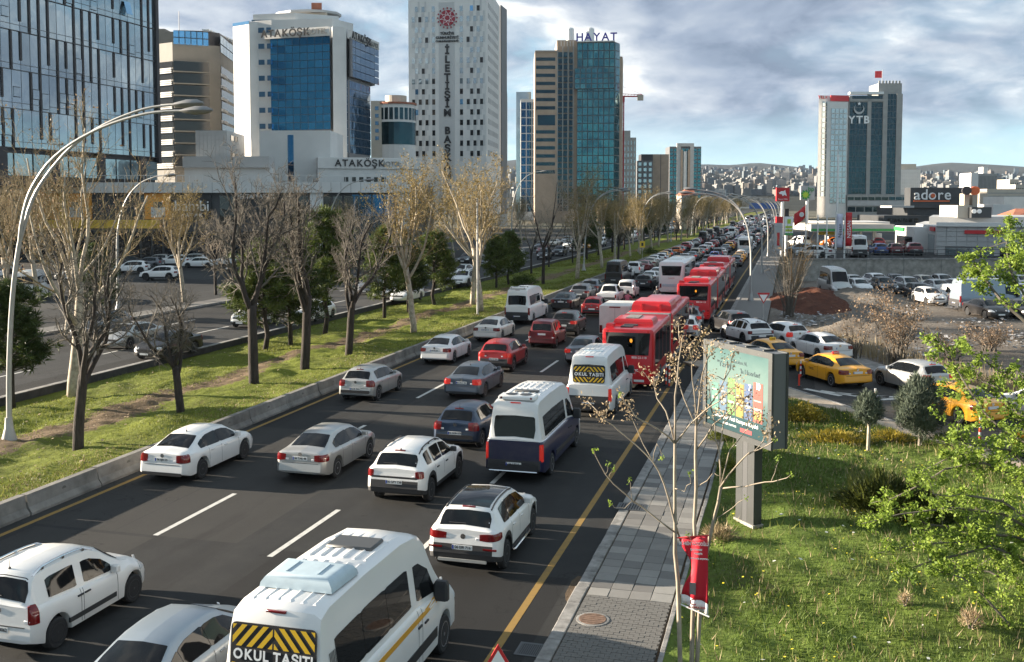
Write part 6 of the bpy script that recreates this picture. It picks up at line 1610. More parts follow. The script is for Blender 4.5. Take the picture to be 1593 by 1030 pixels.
# ================================================================== lamps, signs, street furniture
def smooth_line(P_, n=4):
    out = []
    for i in range(len(P_) - 1):
        p0, p1, p2, p3 = (np.array(P_[max(0, i - 1)], float), np.array(P_[i], float), np.array(P_[i + 1], float), np.array(P_[min(len(P_) - 1, i + 2)], float))
        for k in range(n):
            t = k / n; out.append(tuple(.5 * (2 * p1 + (p2 - p0) * t + (2 * p0 - 5 * p1 + 4 * p2 - p3) * t * t + (3 * p1 - p0 - 3 * p2 + p3) * t ** 3)))
    return out + [tuple(P_[-1])]
def arc_lamp(loc, rz, prof, label, arms=(0.0, 0.0), r=.11, group='curved street lamps', single=False, head=.55):
    e = empty('street_lamp', loc, rz); b = MB(); b.lathe([(.28, -.05), (.28, .06), (.16, .5), (.13, .9)], 12); b.build('base', MT['lamp_pole'], e, True, 40)
    prof = smooth_line(prof); k = max(i for i, p in enumerate(prof) if p[1] < prof[-1][1] * .62); low = prof[:k + 1]
    b = MB(); b.tube([(x, 0, z) for x, z in low], [lerp(r, r * .8, i / max(1, len(low) - 1)) for i in range(len(low))], 10); b.build('pole', MT['lamp_pole'], e, True, 40)
    for j in range(1 if single else 2):
        s_ = 0 if single else (-1 if j else 1); up = prof[k:]; dx, dz = arms if j else (0, 0); m = len(up)
        P_ = [(x + dx * (i / (m - 1)) ** 2, s_ * (.05 + .27 * min(1, i / 8)) if i else 0, z + dz * (i / (m - 1))) for i, (x, z) in enumerate(up)]
        b = MB(); b.tube(P_, [lerp(r * .72, r * .42, i / (m - 1)) for i in range(m)], 8); a = b.build('arm', MT['lamp_pole'], e, True, 40)
        d = (Vector(P_[-1]) - Vector(P_[-2])).normalized(); q = Vector(P_[-1])
        h = MB(); h.tube([q - d * .1, q + d * .2 * head, q + d * .9 * head, q + d * 1.7 * head, q + d * 2.1 * head], [.05, .18 * head + .04, .44 * head, .36 * head, .05], 8)
        h.v = [(x, y, (z - (q.z)) * .62 + q.z) for x, y, z in h.v]; h.build('lamp_head', MT['lamp_head'], a, True, 50)
    return tag(e, label, 'street lamp', group)
big = [(0, 0), (.10, 3), (.42, 6), (1.02, 8.5), (1.7, 9.75), (2.75, 10.8), (4.2, 11.6), (5.8, 12.1), (7.0, 12.22)]
p = G(15, 697); arc_lamp((p[0], p[1], .25), 0, big, 'tall double-armed lamp post with curved pale arms standing on the median grass', (.75, -.28), r=.10)
med_p = [(0, 0), (.1, 3), (.4, 5.8), (1.0, 8.0), (1.9, 9.4), (3.2, 10.2), (4.4, 10.4)]
for i, y in enumerate((79, 128, 177, 226, 275, 324, 373, 422)):
    if i == 0: continue
    arc_lamp((-25.4, y, .3), 0, med_p, 'curved double lamp post further along the median trees' if i > 1 else 'double curved lamp post beside a golden plane tree', (.4, -.2), r=.10)
rp = [(0, 0), (.02, 2.5), (.1, 5), (.55, 7.2), (1.5, 8.8), (3.0, 9.75), (5.0, 10.1)]
for i in range(10):
    arc_lamp((-3.4 - .02 * i, 95 + 36.5 * i, .13), math.pi, rp, 'curved double lamp post leaning over the road from the far pavement' if i else 'curved double lamp post closest to the slip road mouth', (.5, -.3), r=.10)
    MB().box(-.16, .16, -.16, .16, 0, 1.9, ch=.02)
for (hx, hy, Y, lab) in ((268, 273, 71, 'slim single curved lamp before the dark shop sign'), (578, 280, 104, 'slim single curved lamp before the hotel forecourt'), (848, 267, 150, 'slim single curved lamp rising above the golden trees')):
    q = AY(hx, hy, Y); Hh = q[2] - .3; L = 4.6; pf = [(0, 0), (0, Hh * .45), (.25, Hh * .66), (1.0, Hh * .83), (2.2, Hh * .94), (3.6, Hh * .99), (4.4, Hh)]
    arc_lamp((q[0] - L - .6, Y, .3), 0, pf, lab, r=.10, single=True)

def post_sign(loc, rz, h, kind, label, s_=.9):
    e = empty('road_sign', loc, rz); b = MB(); b.tube([(0, 0, -.05), (0, 0, h + .1)], .03, 8); b.build('post', MT['galvanised'], e)
    if kind in ('yield', 'warn'):
        sg = -1 if kind == 'yield' else 1; k = s_ / 2; hh = s_ * .866 / 2
        def tri(f): return [(-k * f, -hh * f * sg), (k * f, -hh * f * sg), (0, hh * f * sg)]
        def plate(f, y0, y1, m, nm, par):
            t = tri(f); t = t if sg > 0 else t[::-1]; bb = MB(); bb.add([(x, y0, h + z) for x, z in t] + [(x, y1, h + z) for x, z in t], [(0, 1, 2), (5, 4, 3), (0, 3, 4, 1), (1, 4, 5, 2), (2, 5, 3, 0)]); return bb.build(nm, m, par)
        a = plate(1.0, -.07, -.045, MT['sign_red'], 'plate', e); plate(.66, -.076, -.07, MT['sign_white'], 'face', a)
    if kind == 'yellow':
        a = MB().box(-s_ / 2, s_ / 2, -.07, -.04, h - s_ * .6, h + s_ * .6).build('plate', MT['sign_yellow'], e); MB().box(-s_ * .2, s_ * .2, -.076, -.07, h - s_ * .3, h + s_ * .3).build('arrow', MT['ink'], a)
    return tag(e, label, 'road sign')
p = G(1187, 502); post_sign((p[0], p[1], .1), TH, 1.75, 'yield', 'red and white give-way triangle at the end of the pavement', .95)
q = AY(775, 1040, 14.6); post_sign((q[0], 14.6, .14), TH, q[2], 'warn', 'red-bordered warning triangle on a post at the kerb', .62)
p = at_px(999, 408); post_sign(p, TH, 2.3, 'yellow', 'yellow rectangular sign on the distant median grass', .8)
p = G(958, 405)
def delineator(px_, py_, h, lab):
    p = G(px_, py_); e = empty('flexible_post', (p[0], p[1], .02)); b = MB(); b.lathe([(.13, 0), (.12, .04), (.05, .06)], 12); b.build('base', MT['black_plastic'], e)
    z = .06
    for i in range(6):
        b = MB(); b.lathe([(.045, 0), (.045, h / 6)], 10, 'z', (0, 0, z)); b.build('band', M('post_red', (.62, .045, .02), .5) if i % 2 == 0 or h < .6 else MT['sign_white'], e); z += h / 6
    tag(e, lab, 'bollard', 'flexible red posts along the slip road')
for x, y, h, l in ((1243, 602, .55, 'red flexible post beside the edge of the billboard'), (1245.5, 588, .8, 'red flexible post in front of the taxi with the red sign'), (1295, 601, .5, 'short red flexible post behind the taxi with the red sign'), (1361, 641, .95, 'red and white flexible post on the slip road pavement'), (1524, 688, .95, 'red and white flexible post beside the taxi behind the conifer'), (1036, 600, 1.0, 'slim red post on the pavement corner by the bus'), (1041, 603, 1.0, 'second slim red post on the pavement corner by the bus')):
    delineator(x, y, h, l)

# ---- billboard
def billboard():
    a = AD(1093, 655, 30.0); c = AD(1199, 705, 27.0); zb = (a[2] + c[2]) / 2 - .05; w_ = math.hypot(c[0] - a[0], c[1] - a[1]); h = 2.62
    ang = math.atan2(c[1] - a[1], c[0] - a[0]); mid = ((a[0] + c[0]) / 2, (a[1] + c[1]) / 2); e = empty('billboard', (mid[0], mid[1], 0), ang)
    fr = M('billboard_frame', (.06, .063, .063), .45, .4, var=.08, vs=3); dk = M('billboard_side', (.13, .135, .14), .5, .2)
    H2 = w_ / 2; d = .55
    MB().box(-H2 + .02, H2 - .02, .06, d - .06, zb + .02, zb + h - .02).build('cabinet', dk, e)
    for y0, y1 in ((0, .07), (d - .07, d)):
        b = MB(); t = .16
        b.box(-H2, H2, y0, y1, zb, zb + t); b.box(-H2, H2, y0, y1, zb + h - t, zb + h); b.box(-H2, -H2 + t, y0, y1, zb + t, zb + h - t); b.box(H2 - t, H2, y0, y1, zb + t, zb + h - t)
        b.build('frame', fr, e)
    for i in range(4): MB().box(-H2 + .3 + i * .8, -H2 + .36 + i * .8, .1, d - .1, zb + h - .02, zb + h + .03).build('lifting_lug', fr, e)
    P_ = MB().box(-H2 + .15, H2 - .15, .03, .06, zb + .15, zb + h - .15)
    def _post(t, pos):
        oc = t.n('ShaderNodeTexCoord').outputs['Object']; z = t.n('ShaderNodeSeparateXYZ', ins={0: oc}).outputs[2]
        z = t.math('ADD', z, t.math('MULTIPLY', t.math('SUBTRACT', t.noise(oc, 1.6, 3), .5), .5))
        f = t.math('DIVIDE', t.math('SUBTRACT', z, zb), h)
        return t.ramp(f, [(.15, (.025, .055, .062)), (.30, (.045, .09, .095)), (.5, (.13, .175, .165)), (.72, (.11, .17, .16)), (.95, (.06, .12, .12))]), t.noise(oc, 30, 2), .001, .35
    po = P_.build('poster', groundmat('poster_print', _post), e)
    def blk(x0, x1, z0, z1, col, y=.024):
        MB().box(x0, x1, y, .030, zb + z0, zb + z1).build('printed_panel', M('print_%d%d%d' % tuple(int(c_ * 99) for c_ in col), tuple(lerp(c_, .12, .35) * .55 for c_ in col), .45), po)  # print colours dimmed and greyed to stand for shade and haze on glass
    for i, (col, top) in enumerate((((.12, .42, .34), 1.42), ((.10, .25, .42), 1.52), ((.20, .50, .10), 1.66), ((.62, .42, .04), 1.56), ((.07, .17, .42), 1.62), ((.60, .09, .05), 1.72))):
        x0 = -H2 + .42 + i * .40; w2 = .35 if i < 5 else .42
        blk(x0, x0 + w2, .62, top, col)
        blk(x0 + .03, x0 + w2 - .03, .95, 1.02, (.72, .70, .62), .021); blk(x0 + .03, x0 + w2 - .06, 1.2, 1.24, (.72, .70, .62), .021)
        if i == 3 or i == 5: blk(x0 + .05, x0 + w2 - .05, .70, .90, (.72, .5, .06), .021)
    def tx(s_, sz, x, z, m):
        ms_ = [text_mesh(ch, sz, .001, m) if ch != ' ' else None for ch in s_]; ext = [max(v.co.x for v in k.vertices) * 2 if k else sz * .2 for k in ms_]; gp = sz * .07; u = x - (sum(ext) + gp * (len(s_) - 1)) / 2
        for k, e_ in zip(ms_, ext):
            if k: t = link('letter', k, po, (u + e_ / 2, .020, zb + z)); t.rotation_euler = (R(90), 0, 0)
            u += e_ + gp
    ink2 = M('print_ink', (.03, .07, .08), .5)
    tx('Kitabını Al,', .15, .15, 2.16, ink2); tx('"Yazılıya', .24, -.55, 2.0, ink2); tx("'la Hazırlan!", .20, .62, 1.93, ink2); tx('7', .26, .62, 1.52, MT['sticker_white']); tx('10', .28, 1.02, 1.62, MT['sticker_white'])
    tx('Simülasyon Tatil Kampına Kaydol', .155, .0, .50, MT['sticker_white']); tx('gençlik merkezi', .10, -.3, .33, MT['sticker_white']); blk(.20, .75, .22, .34, (.55, .05, .06))
    for x0, x1, m in ((-.42, -.12, fr), (-.11, .11, MT['steel_dark']), (.12, .42, fr)): MB().box(x0 + .3, x1 + .3, .14, d - .14 if m == fr else d - .2, 0.05, zb).build('post' if m == fr else 'post_core', m, e)
    MB().box(-.16, .76, .1, d - .1, .04, .13).build('footing', MT['concrete'], e)
    tag(e, 'large double-sided billboard with a teal poster on a grey steel post', 'billboard')
billboard()
def banner():
    Y0 = 18.75; q = [AY(1056, 838, Y0), AY(1101, 834, Y0 - .1), AY(1102, 957, Y0 - .1), AY(1060, 938, Y0)]; q = [Vector(p) for p in q]; O = (q[2] + q[3]) / 2; n, m = 15, 9
    def pt(u, v):   # u across, v down; pinched and folded in the middle
        pin = .42 * math.exp(-((v - .42) / .26) ** 2); uu = pin * .52 + u * (1 - pin * .8) if v < 1 else u
        uu = lerp(pin * 1.0 + u * (1 - pin), u, max(0, (v - .8) / .2)); a = q[0].lerp(q[1], uu).lerp(q[3].lerp(q[2], uu), v)
        return a + Vector((0, -1, 0)) * (.05 * math.sin(uu * 11 + v * 3) * (.3 + v * .7)) - O
    e = empty('banner', O); g = [[pt(j / (m - 1), i / (n - 1)) for j in range(m)] for i in range(n)]
    cut = 12
    for nm, rows, mt in (('cloth', g[:cut + 1], M('banner_red', (.52, .012, .03), .6)), ('white_hem', g[cut:], MT['sign_white'])):
        b = MB(); b.slab([r[::-1] for r in rows], [[p + Vector((0, .006, 0)) for p in r[::-1]] for r in rows]); b.build(nm, mt, e, True)
    b = MB(); b.tube([g[0][0] + Vector((-.05, 0, .01)), g[0][-1] + Vector((.02, 0, .01))], .014, 6); b.build('top_rod', MT['sign_red'], e)
    b = MB(); b.tube([g[-1][0] + Vector((-.05, 0, -.01)), g[-1][-1] + Vector((.02, 0, -.01))], .014, 6); b.build('bottom_rod', MT['sign_white'], e)
    def tx(s_, sz, u, v, mt, sx=1):
        t = link('lettering', text_mesh(s_, sz, .001, mt, bold=.002), e, pt(u, v) + Vector((0, -.075, 0))); t.rotation_euler = (R(90), 0, TH * .4); t.scale = (sx, 1, 1)
    w = MT['sticker_white']
    tx('MUHSİN YAZICIOĞLU', .085, .5, .075, w, .62); tx("Şehidimizi", .05, .55, .15, w); tx('saygıyla', .05, .6, .20, w); tx('Rahmetle anıyoruz...', .05, .62, .27, w, .8); tx('C', .17, .45, .88, MT['sign_red']); tx('ANKARA 2025', .05, .6, .945, MT['sign_red'])
    MB().box(-.09, .02, -.09, -.07, .30, .52).build('printed_figure', M('print_grey', (.12, .12, .13), .6), e)
    tag(e, 'crumpled red and white cloth banner tied between the stems of the young tree', 'banner')
banner()

# ================================================================== buildings
UC = {}
def unit(mat):
    if mat not in UC:
        b = MB(); b.box(-.5, .5, -.5, .5, -.5, .5); UC[mat] = b.mesh('unit_' + mat, MT[mat])
    return UC[mat]
def pt2(px_, D): p = AD(px_, 314, D); return Vector((p[0], p[1]))
def zz(py_, D): return float(AD(CX, py_, D)[2])
class Bld:
    def __init__(s, name, label, px_, D, cat='building', group=None):
        o = pt2(px_, D); s.o = Vector((o.x, o.y, 0)); s.e = empty(name, s.o); tag(s.e, label, cat, group)
    def prism(s, name, pts, z0, z1, mat, par=None):
        """upright block on a footprint of world points"""
        A = sum(pts[i].x * pts[(i + 1) % len(pts)].y - pts[(i + 1) % len(pts)].x * pts[i].y for i in range(len(pts)))
        if A < 0: pts = pts[::-1]
        b = MB(); b.prism([(p.x - s.o.x, p.y - s.o.y) for p in pts], z0, z1); return b.build(name, MT[mat], par or s.e)
    def box(s, name, p, q, z0, z1, out, th, mat, par=None, a=0.0, c=1.0):
        """a flat piece on the wall from p to q (towards the viewer = right-hand side of p->q), from fraction a to c, standing out by `out`, th thick"""
        d = q - p; L = d.length; d = d / L; n_ = Vector((d.y, -d.x)); m = p + d * (L * (a + c) / 2) + n_ * (out - th / 2)
        o = link(name, unit(mat), par or s.e, (m.x - s.o.x, m.y - s.o.y, (z0 + z1) / 2), math.atan2(d.y, d.x), (L * (c - a), th, z1 - z0)); return o
    def glaze(s, name, p, q, z0, z1, cols, rows, mat, gap=.12, out=.05, th=.1, skip=None, par=None, gz=None):
        gz = gap if gz is None else gz; L = (q - p).length; g = gap / L / 2; dz = (z1 - z0) / rows
        for i in range(cols):
            for j in range(rows):
                if skip and skip(i, j): continue
                m = mat(i, j) if callable(mat) else mat
                s.box(name, p, q, z0 + j * dz + gz / 2, z0 + (j + 1) * dz - gz / 2, out, th, m, par, i / cols + g, (i + 1) / cols - g)
    def text(s, body, p, q, f, z, size, mat, out=.15, par=None, bold=0.0, space=1.0, sx=1.0, depth=.08):
        d = (q - p); L = d.length; d = d / L; n_ = Vector((d.y, -d.x)); m = p + d * L * f + n_ * out
        def one(ch, off):
            w = m + d * off; o = link('lettering' if ch is body else 'letter', text_mesh(ch, size, depth, MT[mat], bold=bold, space=space), par or s.e, (w.x - s.o.x, w.y - s.o.y, z)); o.rotation_euler = (R(90), 0, math.atan2(d.y, d.x)); o.scale = (sx, 1, 1); return o
        if size < 1.6 or len(body) == 1: return one(body, 0)
        ext = [max(v.co.x for v in text_mesh(ch, size, depth, MT[mat], bold=bold, space=space).vertices) * 2 * sx for ch in body]; gp = .075 * size * space; tot = sum(ext) + gp * (len(body) - 1); u = -tot / 2
        for ch, e_ in zip(body, ext): o = one(ch, u + e_ / 2); u += e_ + gp
        return o
def back(p, q, d):
    """p, q and the two points d metres behind the wall p->q"""
    v = (q - p).normalized(); n_ = Vector((-v.y, v.x)); return [p, q, q + n_ * d, p + n_ * d]
M('panel_white', (.62, .61, .59), .6, var=.06, vs=.25)
M('panel_grey', (.40, .40, .395), .6, var=.08, vs=.3)
M('panel_beige', (.46, .41, .34), .7, var=.08, vs=.3)
M('panel_beige_shade', (.22, .20, .17), .7, var=.1, vs=.3)  # darkened copy of panel_beige: the office facade's shade put into its colour
M('stone_tan', (.36, .27, .20), .75, var=.10, vs=.4)
M('stone_grey', (.30, .295, .28), .7, var=.1, vs=.4)
M('frame_dark', (.035, .03, .032), .5)
M('frame_mid', (.12, .12, .125), .5)
M('wall_dark', (.045, .047, .05), .5, var=.15, vs=.3)
M('roof_grey', (.20, .20, .20), .85, var=.2, vs=.2)
M('metal_white', (.62, .62, .61), .4, .3)
M('roof_tile', (.33, .12, .07), .8, var=.2, vs=.5)
glassy('glass_slate', (.33, .39, .43), .88, .05, .05, .15)
glassy('glass_blue', (.07, .40, .82), .8, .04, .06, .12)
glassy('glass_blue_deep', (.014, .08, .17), .8, .04, .05, .12)
glassy('glass_teal', (.045, .17, .20), .8, .04, .5, .06, .5)
M('glass_dark', (.014, .015, .016), .12, spec=.4)
glassy('glass_pale', (.32, .40, .43), .7, .06, .05, .2)
glassy('glass_navy', (.010, .045, .062), .75, .05, .10, .12)
glassy('glass_sky', (.16, .36, .58), .7, .06, .03, .2)
glassy('glass_shop', (.02, .024, .028), .3, .06, .04, .3)

# ---- glass tower along the road
P1 = AD(246, 285, 165.0); X0 = P1[0]
def yx(px_, z): r = ray(px_, 200); t = X0 / r[0]; return (r * t)[1]
yl = 95.0; p = Vector((X0, yl)); q = Vector((X0, P1[1])); zb_ = zz(245, 165); ztop = 62.0
T = Bld('glass_tower', 'dark-mullioned blue-grey glass office tower behind the golden trees', 246, 165)
T.prism('core', [Vector((X0 - .4, yl)), Vector((X0 - .4, P1[1] - .2)), Vector((X0 - 34, P1[1] - .2)), Vector((X0 - 34, yl))], zb_ - 5, ztop, 'frame_dark')
nc, nf = 28, 9; fh = (ztop - zb_) / nf; rd = random.Random(4); L_t = (q - p).length
T.glaze('pane', p, q, zb_, ztop - .2, nc, nf, 'glass_slate', .10, .02, .12)
for i in range(nc + 1):
    f = i / nc
    for j in range(nf):
        if rd.random() < .72: T.box('mullion', p, q, zb_ + j * fh + rd.choice((0, .0, 1.3)), zb_ + (j + 1) * fh, .16, .18, 'frame_dark', None, max(0, f - .0035), min(1, f + .0035))
for j in range(nf):
    for i in range(nc):
        if rd.random() < .20:
            a, c = i / nc + .006, (i + 1) / nc - .006; z0 = zb_ + j * fh + rd.choice((.4, 1.0, 1.6)); z1 = z0 + rd.choice((1.2, 2.0))
            T.box('opening_sash', p, q, z0, z1, .10, .08, 'glass_slate', None, a, c)
            for (aa, cc, u0, u1) in ((a, c, z0 - .08, z0), (a, c, z1, z1 + .08)): T.box('sash_frame', p, q, u0, u1, .13, .10, 'frame_dark', None, aa, cc)
    T.box('floor_line', p, q, zb_ + j * fh - .05, zb_ + j * fh + .05, .07, .1, 'frame_mid'); T.box('floor_line', p, q, zb_ + j * fh + .75, zb_ + j * fh + .82, .06, .1, 'frame_mid')
sa = T.box('open_window', p, q, zb_ + 4 * fh + 1.0, zb_ + 4 * fh + 3.0, .5, .06, 'glass_sky', None, .835, .865); sa.rotation_euler = (R(-14), 0, math.pi / 2)
T.prism('corner_fin', [Vector((X0 + .4, P1[1] - .25)), Vector((X0 + .4, P1[1] + .5)), Vector((X0 - 34, P1[1] + .5)), Vector((X0 - 34, P1[1] - .25))], zb_ - 1, ztop, 'frame_dark')
T.glaze('lobby_pane', p, q, zz(282, 165), zb_ - .6, 14, 1, 'glass_pale', .3, .0, .1)
for i in range(5): T.box('lobby_pier', p, q, zz(285, 165), zb_, .25, .6, 'frame_dark', None, .1 + i * .2, .13 + i * .2)

# ---- shopping podium
D = 150.0; p, q = pt2(-60, D), pt2(640, D - 2)
S = Bld('shopping_podium', 'long low shopping podium with pale fascia above dark and orange shopfronts', 290, D)
zf0, zf1 = zz(300, D), zz(284, D)
S.prism('wall', back(p, q, 30), 0.2, zf1 - .3, 'wall_dark')
S.box('fascia', p, q, zf0, zf1, .9, .9, 'panel_white')
for i in range(46): S.box('fascia_joint', p, q, zf0 + .02, zf1 - .02, .915, .03, 'frame_mid', None, i / 46, i / 46 + .0007)
S.box('handrail', p, q, zf1 + .95, zf1 + 1.02, .8, .06, 'metal_white')
for i in range(70): S.box('baluster', p, q, zf1, zf1 + .95, .78, .04, 'metal_white', None, i / 70, i / 70 + .0008)
def shop(x0, x1, y0, y1, mat, nm='shop_sign', out=.25): 
    a = (x0 + 60) / 700; c = (x1 + 60) / 700; return S.box(nm, p, q, zz(y1, D), zz(y0, D), out, .25, mat, None, a, c)
M('sign_orange', (.80, .33, .05), .5, var=.15, vs=.6); M('sign_amber', (.72, .46, .06), .5, var=.2, vs=.6); M('sign_charcoal', (.02, .022, .024), .5)
for x0, x1, m in ((-50, 20, 'wall_dark'), (60, 145, 'sign_orange'), (95, 108, 'sign_amber'), (228, 268, 'sign_orange'), (272, 332, 'sign_charcoal'), (372, 440, 'sign_charcoal')): shop(x0, x1, 301, 341, m, out=.35 if m == 'sign_amber' else .25)
shop(60, 250, 342, 355, 'sign_amber')
for (x0, x1) in ((110, 130), (238, 260)):
    shop(x0, x1, 322, 338, 'panel_white', 'printed_car', .30); shop(x0 + 4, x1 - 4, 314, 323, 'glass_shop', 'printed_car_glass', .30)
S.glaze('shop_window', p, q, .5, zz(358, D), 40, 1, 'glass_shop', .3, .06, .1); S.glaze('shop_window', p, q, zz(352, D), zf0 - .3, 40, 1, 'glass_shop', .3, .06, .1, skip=lambda i, j: 6 < i < 29 and i not in (16, 17, 23, 24))
S.text('bambi', p, q, (302 + 60) / 700, zz(321, D), 2.15, 'sticker_white', .45); S.text('YATAK', p, q, (302 + 60) / 700, zz(335, D), .85, 'sticker_white', .45, space=1.3)
S.text('DELTA YATAK', p, q, (400 + 60) / 700, zz(306, D), .9, 'sticker_white', .45)
for x in (485, 618): S.box('pier', p, q, .3, zf0, .5, .6, 'panel_white', None, (x + 60) / 700, (x + 80) / 700)
S.glaze('showroom_pane', pt2(505, D - 1), pt2(617, D - 2), zz(372, D), zz(302, D), 6, 2, 'glass_blue_deep', .2, .35, .1)
S.prism('roof_deck', back(p, q, 30), zf1 - .3, zf1 - .1, 'roof_grey')
# grey tiled block above the podium
D = 178.0; p, q, r2 = pt2(306, D), pt2(355, D), pt2(382, D + 14)
K = Bld('tiled_block', 'light grey tiled block with tiny windows above the podium', 330, D)
zt_ = zz(203, D); K.prism('wall', [p, q, r2, pt2(330, D + 25)], 4, zt_, 'panel_grey')
K.glaze('tile_panel', p, q, zz(245, D), zt_ - .05, 8, 6, 'panel_grey', .05, .05, .06)
for x, y in ((360, 212), (366, 212), (361, 240), (367, 240)): K.box('window', q, r2, zz(y + 5, D), zz(y - 3, D), .1, .12, 'glass_dark', None, (x - 355) / 27, (x - 355) / 27 + .16)
p2, q2 = pt2(286, D - 4), pt2(420, D - 4); K.box('terrace', p2, q2, zz(262, D), zz(245, D), .3, 4, 'panel_grey'); K.box('lower_wall', p2, q2, 4, zz(262, D), -.6, 3, 'panel_white'); 

# ---- beige office block with striped balconies
D = 232.0; a, b_, c, d = pt2(238, D), pt2(273, D - 4), pt2(346, D + 2), pt2(368, D + 20)
O_ = Bld('beige_office', 'beige office block with striped parapets and dark window bands', 300, D)
zt_ = zz(70, D); O_.prism('core', [a, b_, c, d, pt2(300, D + 34)], 5, zt_, 'panel_beige_shade')
fl = (zz(112, D) - zz(130, D)); z = zz(262, D)
b_f = [pt2(274, D - 4.6), pt2(329, D - 1.4)]
while z < zz(100, D):
    O_.box('window_band', b_f[0], b_f[1], z + .30, z + 2.50, .10, .2, 'glass_dark'); O_.box('sill_band', b_f[0], b_f[1], z + .12, z + .32, .45, .5, 'panel_beige_shade')
    for k in range(3): O_.box('parapet_slat', a, b_, z - .1 + k * .42, z + .16 + k * .42, .5, .3, 'panel_white')
    O_.box('window_band', a, b_, z + 1.15, z + 2.5, .06, .1, 'glass_dark')
    O_.box('window_band', c, d, z + .45, z + 2.35, .10, .2, 'glass_dark', None, .05, 1.0); O_.box('balcony_end', c, d, z - .1, z + .5, .5, .4, 'panel_white', None, 0, .35)
    z += 2.62
O_.prism('penthouse', [pt2(276, D), pt2(321, D + 1), pt2(346, D + 4), pt2(368, D + 20), pt2(300, D + 28)], zt_ - .5, zz(47, D), 'frame_dark')
O_.glaze('penthouse_pane', b_f[0], b_f[1], zz(74, D), zz(52, D), 6, 2, 'glass_sky', .2, .2, .1); O_.glaze('penthouse_pane', c, d, zz(80, D), zz(52, D), 5, 2, 'glass_pale', .25, .2, .1)
for i in range(12): O_.box('roof_louvre', pt2(320, D), pt2(370, D + 20), zz(47, D), zz(47, D) + .25, 1.4, 1.6, 'metal_white', None, i / 12, i / 12 + .035)
O_.prism('plant_tower', back(pt2(240, D + 8), pt2(318, D + 8), 16), zt_, zz(40, D), 'panel_beige_shade')
O_.prism('plant_tower', back(pt2(240, D + 10), pt2(262, D + 10), 10), zt_, zz(33, D), 'panel_beige_shade')
b = MB(); b.tube([(0, 0, 0), (0, 0, 6)], .08, 5); o = b.build('aerial', MT['steel_dark'], O_.e); o.location = (pt2(284, D + 10) - O_.o.to_2d()).to_3d() + Vector((0, 0, zz(33, D) - 2))

# ---- hotel
D = 205.0
H_ = Bld('hotel', 'white hotel with bright blue glass front and rooftop name sign', 470, D)
A, A2, B1, B2, C1, C2, E1 = pt2(367, D + 7), pt2(392, D + 4), pt2(424, D + 3), pt2(516, D - 1), pt2(520, D - 1), pt2(541, D), pt2(585, D + 16)
H_.prism('white_wing', [A, A2, pt2(440, D + 6), pt2(450, D + 34), pt2(385, D + 36)], 6, zz(28, D), 'panel_white'); H_.prism('white_wing', [pt2(395, D + 5), B1 + Vector((0, .6)), pt2(520, D + 2), pt2(552, D + 8), pt2(540, D + 34), pt2(400, D + 34)], 6, zz(26, D), 'panel_white')
H_.prism('white_pier', [C1, C2, pt2(545, D + 6), pt2(516, D + 6)], 6, zz(42, D), 'panel_white'); H_.prism('top_storey', [pt2(398, D + 6), pt2(462, D + 4), pt2(530, D + 8), pt2(520, D + 30), pt2(410, D + 32)], zz(40, D), zz(14, D), 'panel_white')
H_.prism('blue_box', [B1, B2, pt2(518, D + 5), pt2(430, D + 8)], zz(203, D), zz(57, D), 'frame_mid')
H_.glaze('pane', B1, B2, zz(202, D), zz(57, D), 8, 12, lambda i, j: 'glass_blue', .12, .08, .12)
H_.prism('side_block', [C2 + Vector((.1, .3)), pt2(576.5, D + 13), pt2(570, D + 36), pt2(540, D + 20)], 6, zz(58, D), 'frame_mid'); H_.prism('upper_side', [C2 + Vector((.5, .2)), C2 + Vector((1.0, -.3)), E1, pt2(576, D + 18)], zz(119, D), zz(58, D), 'frame_mid')
zs1 = zz(119, D); H_.glaze('pane', C2, E1, zs1, zz(60, D), 6, 5, 'glass_blue_deep', .14, .9, .12); H_.glaze('pane', C2, pt2(577, D + 13), zz(238, D), zs1 - .6, 6, 9, 'glass_blue_deep', .14, .1, .12)
H_.box('sign_fascia', B1 + Vector((-1.5, .4)), B2, zz(57, D), zz(43, D), .5, .7, 'panel_white'); H_.box('sign_fascia', C2, E1, zz(60, D), zz(47, D), 1.0, .7, 'panel_white')
H_.text('ATAKÖŞK', B1, B2, .28, zz(50, D), 2.1, 'sign_black', .62, bold=.03); H_.text('HOTEL', B1, B2, .80, zz(50, D), 1.5, 'stone_grey', .62)
H_.text('ATAKÖŞK', C2, E1, .36, zz(54, D), 2.1, 'sign_black', 1.1, bold=.03); H_.text('HOTEL', C2, E1, .82, zz(55, D), 1.4, 'stone_grey', 1.1)
for j in range(7):
    yy = 43 + j * 25.3
    for x in (408, 424): 
        if x == 424 and j == 0: H_.box('window', A2, B1 + Vector((.4, 0)), zz(yy + 4, D), zz(yy - 4, D), .3, .3, 'glass_sky', None, .78, .97)
        elif x == 408: H_.box('window', A2, B1 + Vector((.4, 0)), zz(yy + 4, D), zz(yy - 4, D), .3, .3, 'glass_sky', None, .42, .66)
        else: H_.box('window', A2, B1 + Vector((.4, 0)), zz(yy + 4, D), zz(yy - 4, D), .3, .3, 'glass_sky', None, .80, .98)
H_.glaze('wall_panel', A, A2, zz(215, D), zz(29, D), 3, 15, 'panel_white', .06, .05, .06)
H_.box('roof_glass', A, A2, zz(32, D), zz(27, D), .1, .15, 'glass_sky'); H_.box('roof_glass', pt2(396, D + 5), pt2(432, D + 5), zz(28, D), zz(24, D), .1, .15, 'glass_sky')
